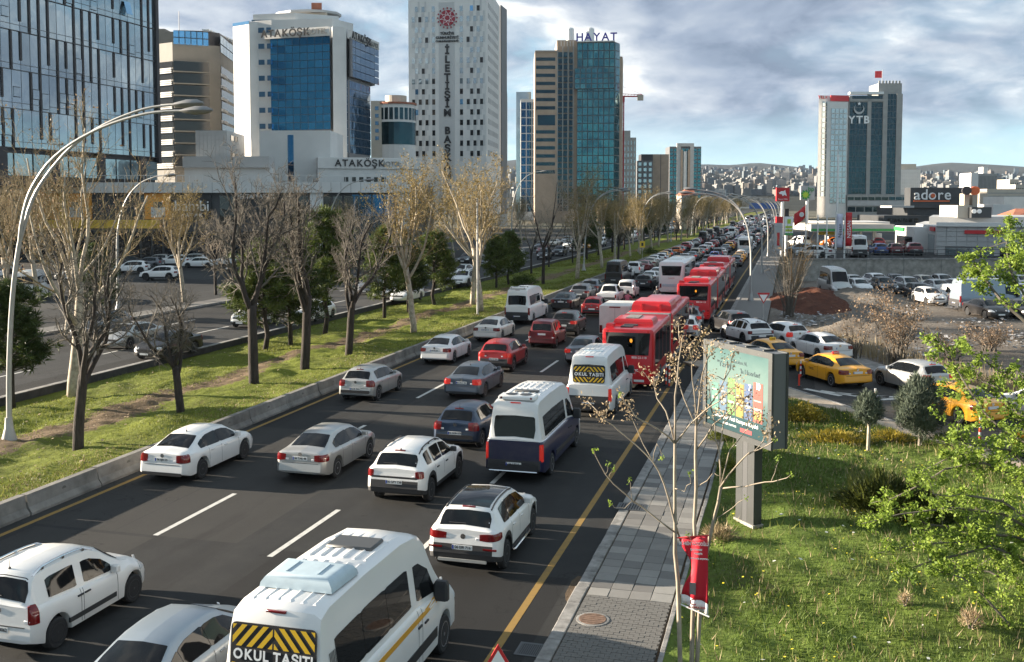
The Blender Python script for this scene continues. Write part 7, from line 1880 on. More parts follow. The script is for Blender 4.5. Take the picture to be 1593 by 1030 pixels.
H_.prism('roof_crown', [pt2(432, D + 14), pt2(512, D + 12), pt2(520, D + 24), pt2(440, D + 26)], zz(14, D), zz(2, D), 'panel_beige'); H_.prism('roof_disc', [pt2(430 + 52 * (1 + math.cos(a_)) , D + 17 + 6 * math.sin(a_)) for a_ in [i * math.pi / 6 for i in range(12)]], zz(2, D), zz(-2, D), 'panel_grey')
H_.prism('roof_mast', [pt2(488, D + 12), pt2(504, D + 12), pt2(504, D + 16), pt2(488, D + 16)], zz(2, D), zz(-14, D), 'roof_tile')
for i in range(4): H_.box('window', pt2(462, D + 4), pt2(530, D + 8), zz(33, D), zz(26, D), .1, .15, 'glass_dark', None, .1 + i * .09, .13 + i * .09)
D2 = 188.0; p, q = pt2(405, D2), pt2(640, D2 - 2)
H_.prism('lower_wing', back(p, pt2(515, D2), 14), 6, zz(203, D2), 'panel_white'); H_.box('stair_glass', p, pt2(515, D2), zz(282, D2), zz(210, D2), .1, .2, 'glass_blue_deep', None, .40, .48)
H_.prism('canopy_wing', back(pt2(495, D2 - 4), pt2(655, D2 + 1), 10), 8, zz(246, D2), 'panel_white'); cw = (pt2(495, D2 - 4), pt2(655, D2 + 1))
H_.box('sign_board', *cw, zz(263, D2), zz(247, D2), .3, .3, 'panel_white'); H_.text('ATAKÖŞK', *cw, .40, zz(255, D2), 1.7, 'sign_black', .4, bold=.03); H_.text('HOTEL', *cw, .70, zz(255.5, D2), 1.2, 'stone_grey', .4)
for i in range(6): H_.box('window', *cw, zz(283, D2), zz(276, D2), .1, .15, 'glass_dark', None, .25 + i * .072, .29 + i * .072)

# ---- white round-fronted block and the press tower
D = 262.0; N_ = Bld('rounded_block', 'white block with rounded glazed drum and red roof edge behind the hotel', 610, D)
N_.prism('wall', back(pt2(578, D + 8), pt2(600, D + 8), 20), 5, zz(152, D), 'panel_beige')
dc = pt2(617, D + 12); rr_ = 5.2; drum = [dc + Vector((math.cos(a_) * rr_, math.sin(a_) * rr_)) for a_ in [i * math.pi / 12 for i in range(24)]]
N_.prism('drum', drum, 5, zz(157, D), 'panel_white'); N_.prism('drum_roof', [dc + (v - dc) * 1.06 for v in drum], zz(157, D), zz(154, D), 'roof_tile')
for i in range(24):
    a_, c_ = drum[i], drum[(i + 1) % 24]; N_.box('drum_window', a_, c_, zz(182, D), zz(163, D), .08, .1, 'glass_navy', None, .15, .85); N_.box('drum_band', a_, c_, zz(222, D), zz(186, D), .06, .1, 'glass_navy', None, .0, 1)
N_.prism('roof_tank', [dc + (v - dc) * .55 for v in drum], zz(154, D), zz(142, D), 'panel_beige')
for j in range(5): N_.box('window', pt2(578, D + 8), pt2(600, D + 8), zz(167 + j * 12, D), zz(161 + j * 12, D), .1, .12, 'glass_sky', None, .3, .55)
D = 300.0; L0, L1, L2 = pt2(637, D + 3), pt2(757, D), pt2(778, D + 32)
I_ = Bld('press_tower', 'tall white tower with staggered windows, red emblem and vertical lettering', 697, D)
I_.prism('wall', [L0, L1, L2, L2 + (L0 - L1)], 5, zz(-22, D), 'panel_white')
M('strip_grey', (.47, .47, .465), .6)
def fx(x): return (x - 637) / 120
for j in range(15):
    yc = 12.1 + j * 16.18
    cols_ = (644.6, 654.8, 665.2, 675.7, 718.6, 729, 739.3, 749.5) if j % 2 else (649.4, 659.7, 675.7, 718.6, 734.4, 744.6)
    for x in cols_:
        m = 'glass_pale' if j < 8 and rd.random() < .85 else 'glass_dark'
        if rd.random() < .06: m = 'glass_sky'
        I_.box('window', L0, L1, zz(yc + 4.2, D), zz(yc - 4.2, D), .04, .08, m, None, fx(x - 2.3), fx(x + 2.3))
        I_.box('facade_strip', L0, L1, zz(yc + 12, D), zz(yc + 4.3, D), .05, .07, 'strip_grey', None, fx(x - 2.3), fx(x + 2.3))
        if x not in (675.7, 718.6): I_.box('facade_strip', L0, L1, zz(yc + 4.2, D), zz(yc - 12, D), .045, .07, 'strip_grey', None, fx(x + 2.4), fx(x + 5.0))
    for k in range(9): I_.box('side_window', L1, L2, zz(yc + 4, D + 8), zz(yc - 4, D + 8), .04, .08, 'frame_mid', None, .12 + k * .085, .145 + k * .085)
I_.box('grey_strip', L0, L1, 8, zz(2, D), .06, .08, 'strip_grey', None, fx(684), fx(708))
I_.prism('service_fin', [L2 + Vector((.2, -.2)), L2 + Vector((.45, .2)), L2 + Vector((.1, 8)), L2 + Vector((-4, 8))], 5, zz(-25, D), 'frame_mid')
M('emblem_red', (.28, .012, .03), .5)
em = empty('emblem', (0, 0, 0)); em.parent = I_.e; dv = (L1 - L0).normalized(); nv = Vector((dv.y, -dv.x)); ec = L0 + (L1 - L0) * fx(697.5) + nv * .25 - I_.o.to_2d(); em.location = (ec.x, ec.y, zz(26.7, D)); em.rotation_euler = (0, 0, math.atan2(dv.y, dv.x))
b = MB(); b.lathe([(2.3, -.1), (2.3, .05)], 32, 'y'); b.build('disc', MT['emblem_red'], em)
for i in range(16): a_ = i * math.pi / 8; b = MB(); b.lathe([(.24, -.1), (.24, .05)], 10, 'y', (2.85 * math.sin(a_), 0, 2.85 * math.cos(a_))); b.build('dot', MT['emblem_red'], em)
for i in range(8): a_ = i * math.pi / 4 + .2; b = MB(); b.box(-2.1, 2.1, -.14, -.11, .72, .80, Matrix.Rotation(a_, 4, 'Y')); b.build('line', MT['sticker_white'], em)
for i, ch in enumerate('İLETİŞİM BAŞKANLIĞI'): 
    if ch != ' ': I_.text(ch, L0, L1, fx(697), zz(78 + i * 13.9, D), 2.9, 'sign_black', .22, bold=.12)
for t_, y, s_ in (('TÜRKİYE', 51, 1.0), ('CUMHURİYETİ', 57.5, 1.0), ('CUMHURBAŞKANLIĞI', 63, .68)): I_.text(t_, L0, L1, fx(697), zz(y, D), s_, 'sign_black', .22, bold=.03)
D = 380.0; w2 = Bld('slim_office', 'slim pale office slab just beside the white press tower', 785, D); w2.prism('wall', back(pt2(775, D), pt2(789, D), 20), 0, zz(143, D), 'panel_grey'); w2.glaze('window', pt2(775, D), pt2(789, D), 15, zz(147, D), 3, 14, 'glass_pale', .5, .05, .1)

# ---- tower lettered HAYAT
D = 440.0; a, b_, c, c2, d, e_ = pt2(832, D), pt2(866, D), pt2(866, D + 1), pt2(893, D + 1), pt2(897, D), pt2(955, D - 2)
Y_ = Bld('teal_tower', 'tan stone and teal glass tower with blue rooftop letters', 897, D)
Y_.prism('stone_wing', back(a, b_, 24), 0, zz(80, D), 'stone_tan'); Y_.prism('centre', back(c, pt2(898, D + 1), 24), 0, zz(62, D), 'stone_tan'); Y_.prism('glass_block', [d, e_, pt2(962, D + 3), pt2(963, D + 24), pt2(899, D + 26)], 0, zz(66, D), 'frame_mid'); Y_.prism('east_stone', [pt2(958, D + 6), pt2(967, D + 8), pt2(968, D + 24), pt2(958, D + 24)], 0, zz(84, D), 'stone_tan')
rows = [92.1, 104.7, 117.3, 129.9, 142.4, 155, 167.9, 205.3, 217.6, 230.1, 242.7, 255, 267.5]
for y in rows: Y_.box('window_band', a, b_, zz(y + 2.6, D), zz(y - 2.6, D), .06, .2, 'glass_navy', None, .05, .92)
Y_.box('sky_lobby', a, b_, zz(195, D), zz(179, D), .06, .2, 'glass_navy', None, .12, .92)
Y_.box('cornice', a, b_, zz(80, D), zz(78.5, D), .8, 1.2, 'panel_white')
Y_.glaze('pane', c, c2, 5, zz(80, D), 3, 26, 'glass_navy', .5, .4, .3)
for i in range(4): Y_.box('fin', c, c2, 5, zz(72, D), 1.1, .8, 'stone_grey', None, i * .3, i * .3 + .05)
Y_.glaze('pane', d, e_, 5, zz(67, D), 7, 21, 'glass_teal', .35, .3, .3); Y_.glaze('pane', e_, pt2(962, D + 3), 5, zz(67, D), 1, 21, 'glass_teal', .35, .3, .3)
Y_.box('sky_box', d - Vector((1, 0)), e_, zz(139, D), zz(107, D), 1.6, 1.6, 'frame_mid'); Y_.glaze('pane', d - Vector((1, 0)), e_, zz(139, D), zz(107, D), 7, 4, 'glass_teal', .35, 1.75, .3)
Y_.box('roof_edge', d, e_, zz(66, D), zz(64.5, D), .9, 3, 'panel_white'); Y_.text('HAYAT', d, e_, .52, zz(59, D), 4.6, 'paint_hayat' if 'paint_hayat' in MT else (M('sign_violet', (.03, .02, .28), .5).name), .8, space=1.15, bold=.1)
for x in (886, 917): 
    b = MB(); b.lathe([(1.8, 0), (1.8, 7), (1.3, 7.6)], 14); o = b.build('roof_flue', MT['metal_white'], Y_.e); o.location = ((pt2(x, D + 6) - Y_.o.to_2d()).x, (pt2(x, D + 6) - Y_.o.to_2d()).y, zz(68, D))
for i in range(5): Y_.box('roof_frame', pt2(872, D), pt2(893, D), zz(72, D), zz(64, D), .3, .3, 'metal_white', None, i * .22, i * .22 + .03)
def block(name, label, x0, x1, yt, D, wall, win=None, cols=5, rows=12, gap=.8, depth=18, zb=0, bands=False):
    B_ = Bld(name, label, (x0 + x1) / 2, D); p, q = pt2(x0, D), pt2(x1, D); zt = zz(yt, D); B_.prism('wall', back(p, q, depth), zb, zt, wall)
    if win: B_.glaze('window_band' if bands else 'window', p, q, zb + 3, zt - 1.2, cols, rows, win, gap, .08, .16)
    return B_, p, q, zt
D = 520.0; B_, p, q, zt = block('slim_glass_tower', 'slim pale blue glass tower with white portal frame beside the tan tower', 803, 826, 143, D, 'glass_pale', 'glass_pale', 3, 16, .5)
a_, c_ = pt2(810, D - 12), pt2(836, D - 12); B_.prism('portal', back(a_, c_, 10), 0, zz(158, D), 'panel_white'); B_.glaze('pane', a_, c_, 4, zz(162, D), 3, 14, 'glass_blue_deep', .5, .1, .2)
B_, p, q, zt = block('grey_tower', 'grey patterned tower behind the crane mast', 964, 989, 214, 540, 'stone_grey', 'glass_pale', 5, 12, 1.2); B_.prism('top_step', back(pt2(964, 541), pt2(980, 541), 12), zt, zz(203, 540), 'stone_grey')
B_, p, q, zt = block('brown_twin', 'low brown twin block with glazed balconies on one side', 1014, 1040, 240, 560, 'stone_tan'); B_.prism('balcony_wing', back(pt2(991, 556), pt2(1015, 556), 18), 0, zz(250, 556), 'frame_mid'); B_.glaze('balcony', pt2(991, 556), pt2(1015, 556), 4, zz(251, 556), 3, 9, 'glass_pale', 1.2, .3, .6); B_.prism('dark_head', back(pt2(997, 557), pt2(1015, 557), 12), zz(250, 557), zz(240, 557), 'frame_dark'); B_.box('joint', p, q, 2, zt, .1, .2, 'frame_dark', None, .5, .53)
D = 640.0; B_, p, q, zt = block('portal_tower', 'teal glass tower with white portal stripe down its middle', 1041, 1090, 228, D, 'frame_mid'); B_.glaze('pane', p, q, 4, zt - 1, 8, 16, 'glass_teal', .6, .1, .2); B_.box('white_frame', p, q, 0, zz(223, D), 1.2, 2, 'panel_grey', None, .22, .34); B_.box('white_frame', p, q, 0, zz(223, D), 1.2, 2, 'panel_grey', None, .64, .76); B_.box('white_frame', p, q, zz(228, D), zz(223, D), 1.2, 2, 'panel_grey', None, .34, .64); B_.box('brown_frame', p, q, 0, zt - 2, 1.6, 2, 'stone_tan', None, .34, .41); B_.box('brown_frame', p, q, 0, zt - 2, 1.6, 2, 'stone_tan', None, .57, .64); B_.box('white_core', p, q, 0, zt - 3, 1.0, 1.5, 'panel_white', None, .44, .54)
# tower crane
D = 462.0; cp = pt2(967, D); e = empty('tower_crane', (cp.x, cp.y, 0), TH); M('crane_red', (.50, .035, .045), .6); zt = zz(150, D)
b = MB()
for sx in (-.7, .7):
    for sy in (-.7, .7): b.tube([(sx, sy, 0), (sx, sy, zt)], .20, 4)
k = 0; z = 0
while z < zt - 2.5:
    for sx0, sx1 in ((-.7, .7), (.7, -.7)): b.tube([(sx0, -.7, z), (sx1, -.7, z + 2.5)], .08, 3); b.tube([(.7, sx0, z), (.7, sx1, z + 2.5)], .08, 3)
    z += 2.5
b.build('mast', MT['crane_red'], e)
b = MB(); jz = zt; b.tube([(-2, 0, jz), (9, 0, jz)], .32, 4); b.tube([(-2, 0, jz + 1.2), (9, 0, jz + .8)], .14, 4)
for i in range(8): b.tube([(-2 + i * 1.4, 0, jz), (-1.3 + i * 1.4, 0, jz + 1.1)], .09, 3)
b.build('jib', MT['crane_red'], e); MB().box(6.8, 9.4, -.8, .8, jz - 1.8, jz + .6).build('counterweight', MT['panel_beige'], e); MB().box(-1, 1, -1, 1, zt - 2.6, zt - .2).build('cab', MT['crane_red'], e)
b = MB(); b.tube([(0, 0, jz), (0, 0, jz + 4.5)], .25, 4); b.tube([(0, 0, jz + 4.4), (8.6, 0, jz + 1)], .06, 3); b.build('peak', MT['crane_red'], e)
tag(e, 'red lattice tower crane standing behind the teal glass tower', 'crane')

# ---- tower lettered YTB
D = 600.0; a, b_ = pt2(1318, D), pt2(1400, D)
Z_ = Bld('crescent_tower', 'dark teal glass tower with white crescent sign and pale stone piers', 1350, D)
Z_.prism('core', back(a, b_, 30), 0, zz(149, D), 'stone_grey'); f = lambda x: (x - 1318) / 82
for x0, x1, yt in ((1319, 1346, 159), (1352, 1370, 159), (1377, 1391, 146)): Z_.glaze('pane', pt2(x0, D), pt2(x1, D), zz(302, D), zz(yt, D), max(3, int((x1 - x0) / 5)), 17, 'glass_navy', .18, .15, .2)
for x0, x1 in ((1346, 1352), (1370, 1377), (1391, 1400)): Z_.box('pier', a, b_, 2, zz(146, D), .7, 1.0, 'stone_grey', None, f(x0), f(x1))
Z_.box('head_band', a, b_, zz(158, D), zz(150, D), .7, 1.0, 'stone_grey', None, 0, f(1371)); Z_.box('roof_edge', a, b_, zz(147, D), zz(143, D), 1.5, 4, 'metal_white', None, 0, f(1370)); Z_.box('attic_glass', a, b_, zz(154, D), zz(149, D), .8, .4, 'glass_navy', None, .05, f(1369))
Z_.prism('stair_head', back(pt2(1363, D + 2), pt2(1399, D + 2), 16), zz(150, D), zz(129, D), 'stone_grey')
for i in range(7): Z_.box('parapet_post', pt2(1363, D + 2), pt2(1399, D + 2), zz(129, D), zz(125, D), .3, .6, 'stone_grey', None, i / 7, i / 7 + .07)
Z_.text('YTB', a, b_, f(1332.5), zz(187, D), 6.0, 'sticker_white', .9, bold=.18); b = MB()
P_ = []; n_ = 20
for i in range(n_ + 1): t_ = R(120 + 300 * i / n_); P_.append((2.9 * math.cos(t_), 2.9 * math.sin(t_)))
for i in range(n_ + 1): t_ = R(420 - 300 * i / n_ ); P_.append((.0 + 2.3 * math.cos(t_), .55 + 2.3 * math.sin(t_)))
crescent = []
for i in range(25): t_ = R(130 + 280 * i / 24); w_ = math.sin(math.pi * i / 24); crescent.append(((3.0 * math.cos(t_), 3.0 * math.sin(t_)), ((3.0 - 1.3 * w_) * math.cos(t_), (3.0 - 1.3 * w_) * math.sin(t_))))
for (o0, i0), (o1, i1) in zip(crescent, crescent[1:]): b.add([(o0[0], -.1, o0[1]), (o1[0], -.1, o1[1]), (i1[0], -.1, i1[1]), (i0[0], -.1, i0[1])], [(3, 2, 1, 0), (0, 1, 2, 3)])
st_ = [( (1.25 if k % 2 == 0 else .5) * math.sin(k * math.pi / 5), 3.1 + (1.25 if k % 2 == 0 else .5) * math.cos(k * math.pi / 5)) for k in range(10)]; b.add([(x, -.1, z) for x, z in st_], [tuple(range(10))])
cs = b.build('crescent_sign', MT['sticker_white'], Z_.e); m_ = pt2(1332.5, D) - Z_.o.to_2d(); cs.location = (m_.x + .3, m_.y - 1.2, zz(170, D)); cs.rotation_euler = (0, 0, TH)
w0, w1, w2_ = pt2(1271, D - 4), pt2(1285, D - 3), pt2(1318, D + 2)
Z_.prism('white_wing', [pt2(1271, D - 2), pt2(1318, D + 1), pt2(1318, D + 26), pt2(1275, D + 28)], 0, zz(149, D), 'panel_white'); Z_.glaze('wing_pane', pt2(1276, D - 2.0), pt2(1287, D - 1.2), 12, zz(158, D), 2, 18, 'glass_pale', .5, .2, .3)
Z_.prism('white_blade', [pt2(1284, D - 8), pt2(1316, D - 5), pt2(1317, D), pt2(1285, D)], 0, zz(160, D), 'panel_white'); Z_.glaze('wing_pane', pt2(1290, D - 7.5), pt2(1315, D - 5.1), 8, zz(170, D), 4, 18, 'glass_pale', .5, .2, .3)
Z_.text('YELKEN', pt2(1271, D - 2), pt2(1290, D), .5, zz(152, D), 2.4, 'sign_red', .4, bold=.05); Z_.box('red_sign', pt2(1288, D - 2), pt2(1316, D), zz(158, D), zz(149, D), 1.2, .6, 'sign_red')
sail = [(1302, 335), (1300, 280), (1303, 240), (1307, 225)]; Z_.prism('sail_mast', back(pt2(1302, D - 14), pt2(1304.5, D - 14), 1), 0, zz(240, D - 14), 'metal_white')
Z_.prism('podium', back(pt2(1318, D - 6), pt2(1425, D - 6), 30), 0, zz(303, D), 'stone_grey'); pp, qq = pt2(1318, D - 6), pt2(1425, D - 6); Z_.glaze('podium_window', pp, qq, zz(312, D), zz(306, D), 10, 1, 'glass_navy', .5, .1, .2); Z_.box('podium_band', pp, qq, zz(320, D), zz(313, D), .4, .6, 'panel_grey'); Z_.glaze('podium_window', pp, qq, zz(330, D), zz(321, D), 8, 1, 'glass_navy', .5, .1, .2)
fp = pt2(1368, D + 4); b = MB(); b.tube([(0, 0, 0), (0, 0, 12)], .15, 5); o = b.build('flag_pole', MT['metal_white'], Z_.e); o.location = (fp.x - Z_.o.x, fp.y - Z_.o.y, zz(140, D)); MB().box(-4, 0, -.05, .05, 7.5, 11.5).build('flag', MT['sign_red'], o)

# ---- white office, dark showroom lettered adore, city blocks to the side
B_, p, q, zt = block('gridded_office', 'white office block with a grid of small square windows', 1396, 1431, 264, 720, 'panel_white', 'glass_dark', 12, 10, 1.3, zb=4); B_.prism('attic', back(pt2(1400, 722), pt2(1424, 722), 12), zt, zz(255, 720), 'panel_beige')
D = 262.0; B_, p, q, zt = block('dark_showroom', 'charcoal showroom with a large white lettered rooftop sign', 1412, 1512, 322, D, 'wall_dark', None, depth=22, zb=2); sp_ = (pt2(1417, D - 1), pt2(1490, D - 1)); B_.prism('sign_box', back(pt2(1416, D - 1), pt2(1508, D - 1), 4), zt - .2, zz(292, D), 'wall_dark')
M('sign_ember', (.62, .13, .04), .5); B_.text('adore', *sp_, .45, zz(303.5, D), 3.8, 'sticker_white', .25, bold=.03); B_.box('underline', *sp_, zz(314, D), zz(311.8, D), .2, .2, 'sign_ember', None, .05, .82); b = MB(); b.lathe([(.55, -.1), (.55, 0)], 14, 'y'); o = b.build('sign_dot', MT['sign_ember'], B_.e); m_ = sp_[0].lerp(sp_[1], .465) - B_.o.to_2d(); o.location = (m_.x, m_.y - .3, zz(304.3, D)); o.rotation_euler = (0, 0, TH)
B_.prism('lower_wing', back(pt2(1376, D - 6), pt2(1512, D - 6), 20), 2, zz(335, D), 'wall_dark'); B_.glaze('window', pt2(1380, D - 6), pt2(1430, D - 6), zz(346, D), zz(338, D), 6, 1, 'glass_shop', .4, .1, .1); B_.box('roof_deck', pt2(1385, D - 4), pt2(1420, D - 4), zz(323, D), zz(320, D), 1, 8, 'panel_grey')
block('long_office', 'long beige office slab with ribbon windows beyond the showroom', 1535, 1640, 294, 480, 'panel_beige', 'stone_grey', 1, 6, 1.0, zb=2, bands=True)
B_, p, q, zt = block('hotel_slab', 'grey high slab with a pale end beyond the showroom', 1521, 1550, 270, 620, 'stone_grey', 'frame_mid', 14, 1, .5, zb=2); B_.prism('pale_end', back(pt2(1510, 618), pt2(1521, 618), 16), 2, zz(269, 618), 'panel_white'); B_.prism('roof_box', back(pt2(1528, 622), pt2(1535, 622), 6), zt, zt + 4, 'panel_white')  # end block in white panel, the slab itself in grey stone
for x0, x1, yt, D, m in ((1550, 1562, 279, 700, 'panel_beige'), (1570, 1584, 279, 680, 'panel_beige'), (1579, 1592, 287, 640, 'panel_beige'), (1430, 1442, 300, 500, 'stone_grey'), (1562, 1600, 306, 400, 'panel_white'), (1545, 1575, 318, 300, 'panel_white')):
    block('city_block', f'{"pale" if m == "panel_white" else "grey" if m == "stone_grey" else "cream"} mid-rise block {x1 - x0} paces wide standing beyond the showroom' if False else {1550: 'narrow cream block between the grey slab and the long office', 1570: 'cream tower block rising behind the long office', 1579: 'yellowish low block beside the cream tower', 1430: 'grey low block beside the gridded white office', 1562: 'flat white shed roof beyond the showroom', 1545: 'low white hall behind the grey dealership'}[x0], x0, x1, yt, D, m, 'glass_dark' if yt < 300 else None, 4, 5, 2.0, zb=2)

# ---- terrace: retaining wall, petrol station, dealership
D = 118.0; TZ = zz(404.5, D) ; p, q = pt2(1232, D), pt2(1760, D)
TW = Bld('retaining_wall', 'long bare concrete retaining wall above the parked cars', 1400, D, 'wall'); TW.prism('wall', back(p, q, .5), -.1, TZ, 'concrete'); L = (q - p).length
for i in range(9): TW.box('buttress_joint', p, q, 0, TZ, .02, .06, 'frame_mid', None, i / 9, i / 9 + .0012)
TW.box('coping', p, q, TZ, TZ + .18, .08, .66, 'kerb_stone')
for z_ in (.55, 1.0): TW.box('guard_rail', p, q, TZ + .15 + z_, TZ + .21 + z_, -.2, .06, 'steel_dark')
for i in range(30): TW.box('rail_post', p, q, TZ + .15, TZ + 1.2, -.2, .06, 'steel_dark', None, i / 30, i / 30 + .0016)
tp = [p + Vector((.3, .5)), q + Vector((0, .5)), q + Vector((20, 190)), Vector((p.x + .3, 330))]; ter = MB(); ter.prism([(v.x, v.y) for v in tp], -.1, TZ - .02); tag(ter.build('terrace', MT['asphalt_pale']), kind='structure')
def on_ter(px_, py_): g = G(px_, py_, TZ); return Vector((g[0], g[1], TZ))
D = 150.0; C_ = Bld('petrol_station', 'petrol station with a flat white and green canopy on slim columns', 1325, D)
ca, cb = pt2(1262, D), pt2(1392, D); zc0, zc1 = zz(359, D), zz(350, D); C_.prism('canopy', back(ca, cb, 13), zc0, zc1, 'panel_white'); C_.box('canopy_fascia', ca, cb, zc0 - .1, zc1 + .1, .15, .3, 'panel_grey'); C_.box('green_stripe', ca, cb, zc0 - .05, zc0 + .3, .18, .1, 'sign_green', None, 0, 1); C_.prism('canopy_roof', back(ca, cb, 13), zc1, zc1 + .1, 'roof_white' if False else 'panel_beige')
C_.prism('rear_canopy', back(pt2(1282, D + 16), pt2(1385, D + 16), 10), zz(352, D + 16), zz(345, D + 16), 'panel_white')
C_.box('yellow_strip', pt2(1274, D + 2), pt2(1314, D + 2), zz(366, D), zz(361, D), .1, .2, 'sign_yellow')
for x in (1285, 1318, 1339, 1359, 1362):
    for dd in (2, 11): C_.prism('column', back(pt2(x, D + dd), pt2(x + 2.5, D + dd), .25), TZ, zc0, 'metal_white')
for x in (1290, 1310, 1335, 1365): C_.prism('fuel_pump', back(pt2(x, D + 6), pt2(x + 8, D + 6), .7), TZ, TZ + 1.9, 'sticker_white'); 
C_.prism('shop', back(pt2(1394, D - 4), pt2(1424, D - 14), 16), TZ, zz(352, D - 8), 'panel_white'); C_.box('shop_sign', pt2(1394, D - 4), pt2(1424, D - 14), zz(359, D - 6), zz(353, D - 6), .2, .3, 'sign_green', None, 0, .5); C_.box('shop_glass', pt2(1394, D - 4), pt2(1424, D - 14), TZ + .3, zz(366, D - 6), .1, .2, 'glass_shop', None, .1, .9)
def totem(x, y0, y1, D, w_, name, label, parts, pole=True, base=390):
    o = pt2(x, D); e = empty(name, (o.x, o.y, 0), TH); z0, z1 = zz(y1, D), zz(y0, D)
    if pole: b = MB(); b.tube([(0, .1, 1.0), (0, .1, z0 + .2)], .22, 10); b.build('pole', MT['metal_white'], e)
    for nm, x0, x1, a, c, m in parts: MB().box(x0 * w_, x1 * w_, -.14 - .03 * (m != parts[0][5]), .3 if m == parts[0][5] else -.1, lerp(z0, z1, a), lerp(z0, z1, c)).build(nm, MT[m], e)
    tag(e, label, 'sign'); return e, z0, z1
D = 150.0
e, z0, z1 = totem(1217.5, 292, 313, D, 1.0, 'fuel_sign', 'square red fuel sign with a white wolf head on a tall white pole', [('board', -.95, .95, 0, 1, 'sign_red')]); b = MB(); b.add([(x, -.2, lerp(z0, z1, .52) + z) for x, z in ((-.65, .18), (-.3, .42), (.1, .45), (.3, .62), (.36, .36), (.55, -.28), (.2, -.1), (-.05, -.3), (-.2, .0), (-.5, .02))], [tuple(range(9, -1, -1))]); b.build('wolf_mark', MT['sticker_white'], e); t = link('lettering', text_mesh('Petrol Ofisi', .30, .01, MT['sticker_white']), e, (0, -.2, lerp(z0, z1, .14))); t.rotation_euler = (R(90), 0, 0)
e, z0, z1 = totem(1213, 337, 350, D - 4, .6, 'fuel_sign', 'smaller red fuel sign board low on the same pole line', [('board', -.8, .8, .2, 1, 'sign_red'), ('foot', -.8, .8, 0, .2, 'sticker_white')], False)
e, z0, z1 = totem(1256, 289, 311, D + 4, 1.0, 'fuel_sign', 'pale board with a green and yellow sunburst and two letters on a pole', [('board', -1.05, 1.05, 0, 1, 'panel_grey')])
b = MB(); b2 = MB(); cz = lerp(z0, z1, .36)
for bb, rad, rot in ((b, .85, 0), (b2, .55, .2)): pts = [((rad if k % 2 == 0 else rad * .62) * math.cos(k * math.pi / 9 + rot) - .35, cz + (rad if k % 2 == 0 else rad * .62) * math.sin(k * math.pi / 9 + rot)) for k in range(18)]; bb.add([(x, -.2 - (.02 if bb is b2 else 0), z) for x, z in pts], [tuple(range(18))])
b.build('sunburst', MT['sign_green'], e); b2.build('sunburst_heart', MT['sign_lime'], e); t = link('lettering', text_mesh('bp', .95, .01, MT['sign_green']), e, (.48, -.2, lerp(z0, z1, .76))); t.rotation_euler = (R(90), 0, 0)
totem(1227.5, 337, 366, D - 8, .6, 'price_totem', 'white and lime price totem beside the station entrance', [('board', -.95, .95, 0, 1, 'sticker_white'), ('green_disc', -.4, .4, .62, .86, 'sign_lime'), ('price_row', -.8, .8, .38, .5, 'sign_lime'), ('price_row', -.8, .8, .2, .32, 'sign_lime'), ('green_base', -.95, .95, 0, .12, 'sign_green')], False)
e, z0, z1 = totem(1211, 347, 386, D - 14, .55, 'price_totem', 'grey totem with a red info panel at the pavement edge', [('board', -.9, .9, -.1, 1, 'panel_grey'), ('red_panel', -.25, .35, .1, .62, 'sign_red')], False)
totem(1224, 325, 337, D + 2, .5, 'wall_sign', 'small black square sign below the red fuel board', [('board', -.6, .6, 0, 1, 'sign_black')], True)
def flagpole(x, yb, yt, D, label, kind):
    o = pt2(x, D); zt = zz(yt, D); e = empty('flag_pole', (o.x, o.y, TZ), TH); h = zt - TZ; b = MB(); b.tube([(0, 0, 0), (0, 0, h)], [.12, .07], 8); b.build('pole', MT['metal_white'], e)
    if kind == 'flag':
        rows = [[(-.08 - .22 * k, .12 * math.sin(k * 1.3 + r_ * .6), h - .1 - .5 * r_ - .18 * k) for k in range(7)] for r_ in range(4)]; b = MB(); b.slab(rows, [[(x_, y_ + .02, z_) for x_, y_, z_ in r_] for r_ in rows]); fl_ = b.build('flag', MT['sign_red'], e, True)
        b = MB(); b.lathe([(.28, -.02), (.28, 0), (.2, 0), (.2, -.02)], 12, 'y', (-.6, -.22, h - 1.2)); b.build('crescent', MT['sticker_white'], fl_)
    elif kind:
        m, txt = kind; w_ = .75; b = MB(); rows = [[(.1 + w_ * k / 2, .05 * math.sin(r_), h - .2 - r_ * .5) for k in range(3)] for r_ in range(9)]; b.slab(rows, [[(x_, y_ + .02, z_) for x_, y_, z_ in r_] for r_ in rows]); fl_ = b.build('flag', MT[m], e, True)
        if txt: t = link('lettering', text_mesh(txt, .62, .01, MT['sticker_white' if m == 'sign_red' else 'ink']), fl_, (.5, -.1, h - 2.2)); t.rotation_euler = (R(90), -R(90), 0)
    tag(e, label, 'flag pole')
M('sign_lilac', (.55, .55, .66), .6)
for x, yb, yt, k, l in ((1254.5, 402, 318, 'flag', 'white pole with a red crescent flag at the terrace edge'), (1273, 402, 334, None, 'bare grey pole near the red flag'), (1287, 402, 335, None, 'thin dark red-brown pole in front of the canopy'), (1301, 402, 330, ('sign_lilac', 'Nissan'), 'pole with a tall lilac advertising flag'), (1315, 402, 328, ('sign_red', 'NISSAN'), 'pole with a tall red advertising flag'), (1302, 403, 232, None, 'very tall white mast rising in front of the white wing')): flagpole(x, yb, yt, 121.5 if yt != 232 else 140, l, k)
D = 130.0; a, b_, c = pt2(1425, D + 16), pt2(1458, D), pt2(1640, D - 6)
E_ = Bld('dealership', 'grey panelled car dealership with red entrance and ribbon shop window', 1500, D); zt = zz(352, D); E_.prism('wall', [a, b_, c, pt2(1640, D + 30), pt2(1440, D + 34)], TZ, zt, 'panel_grey')
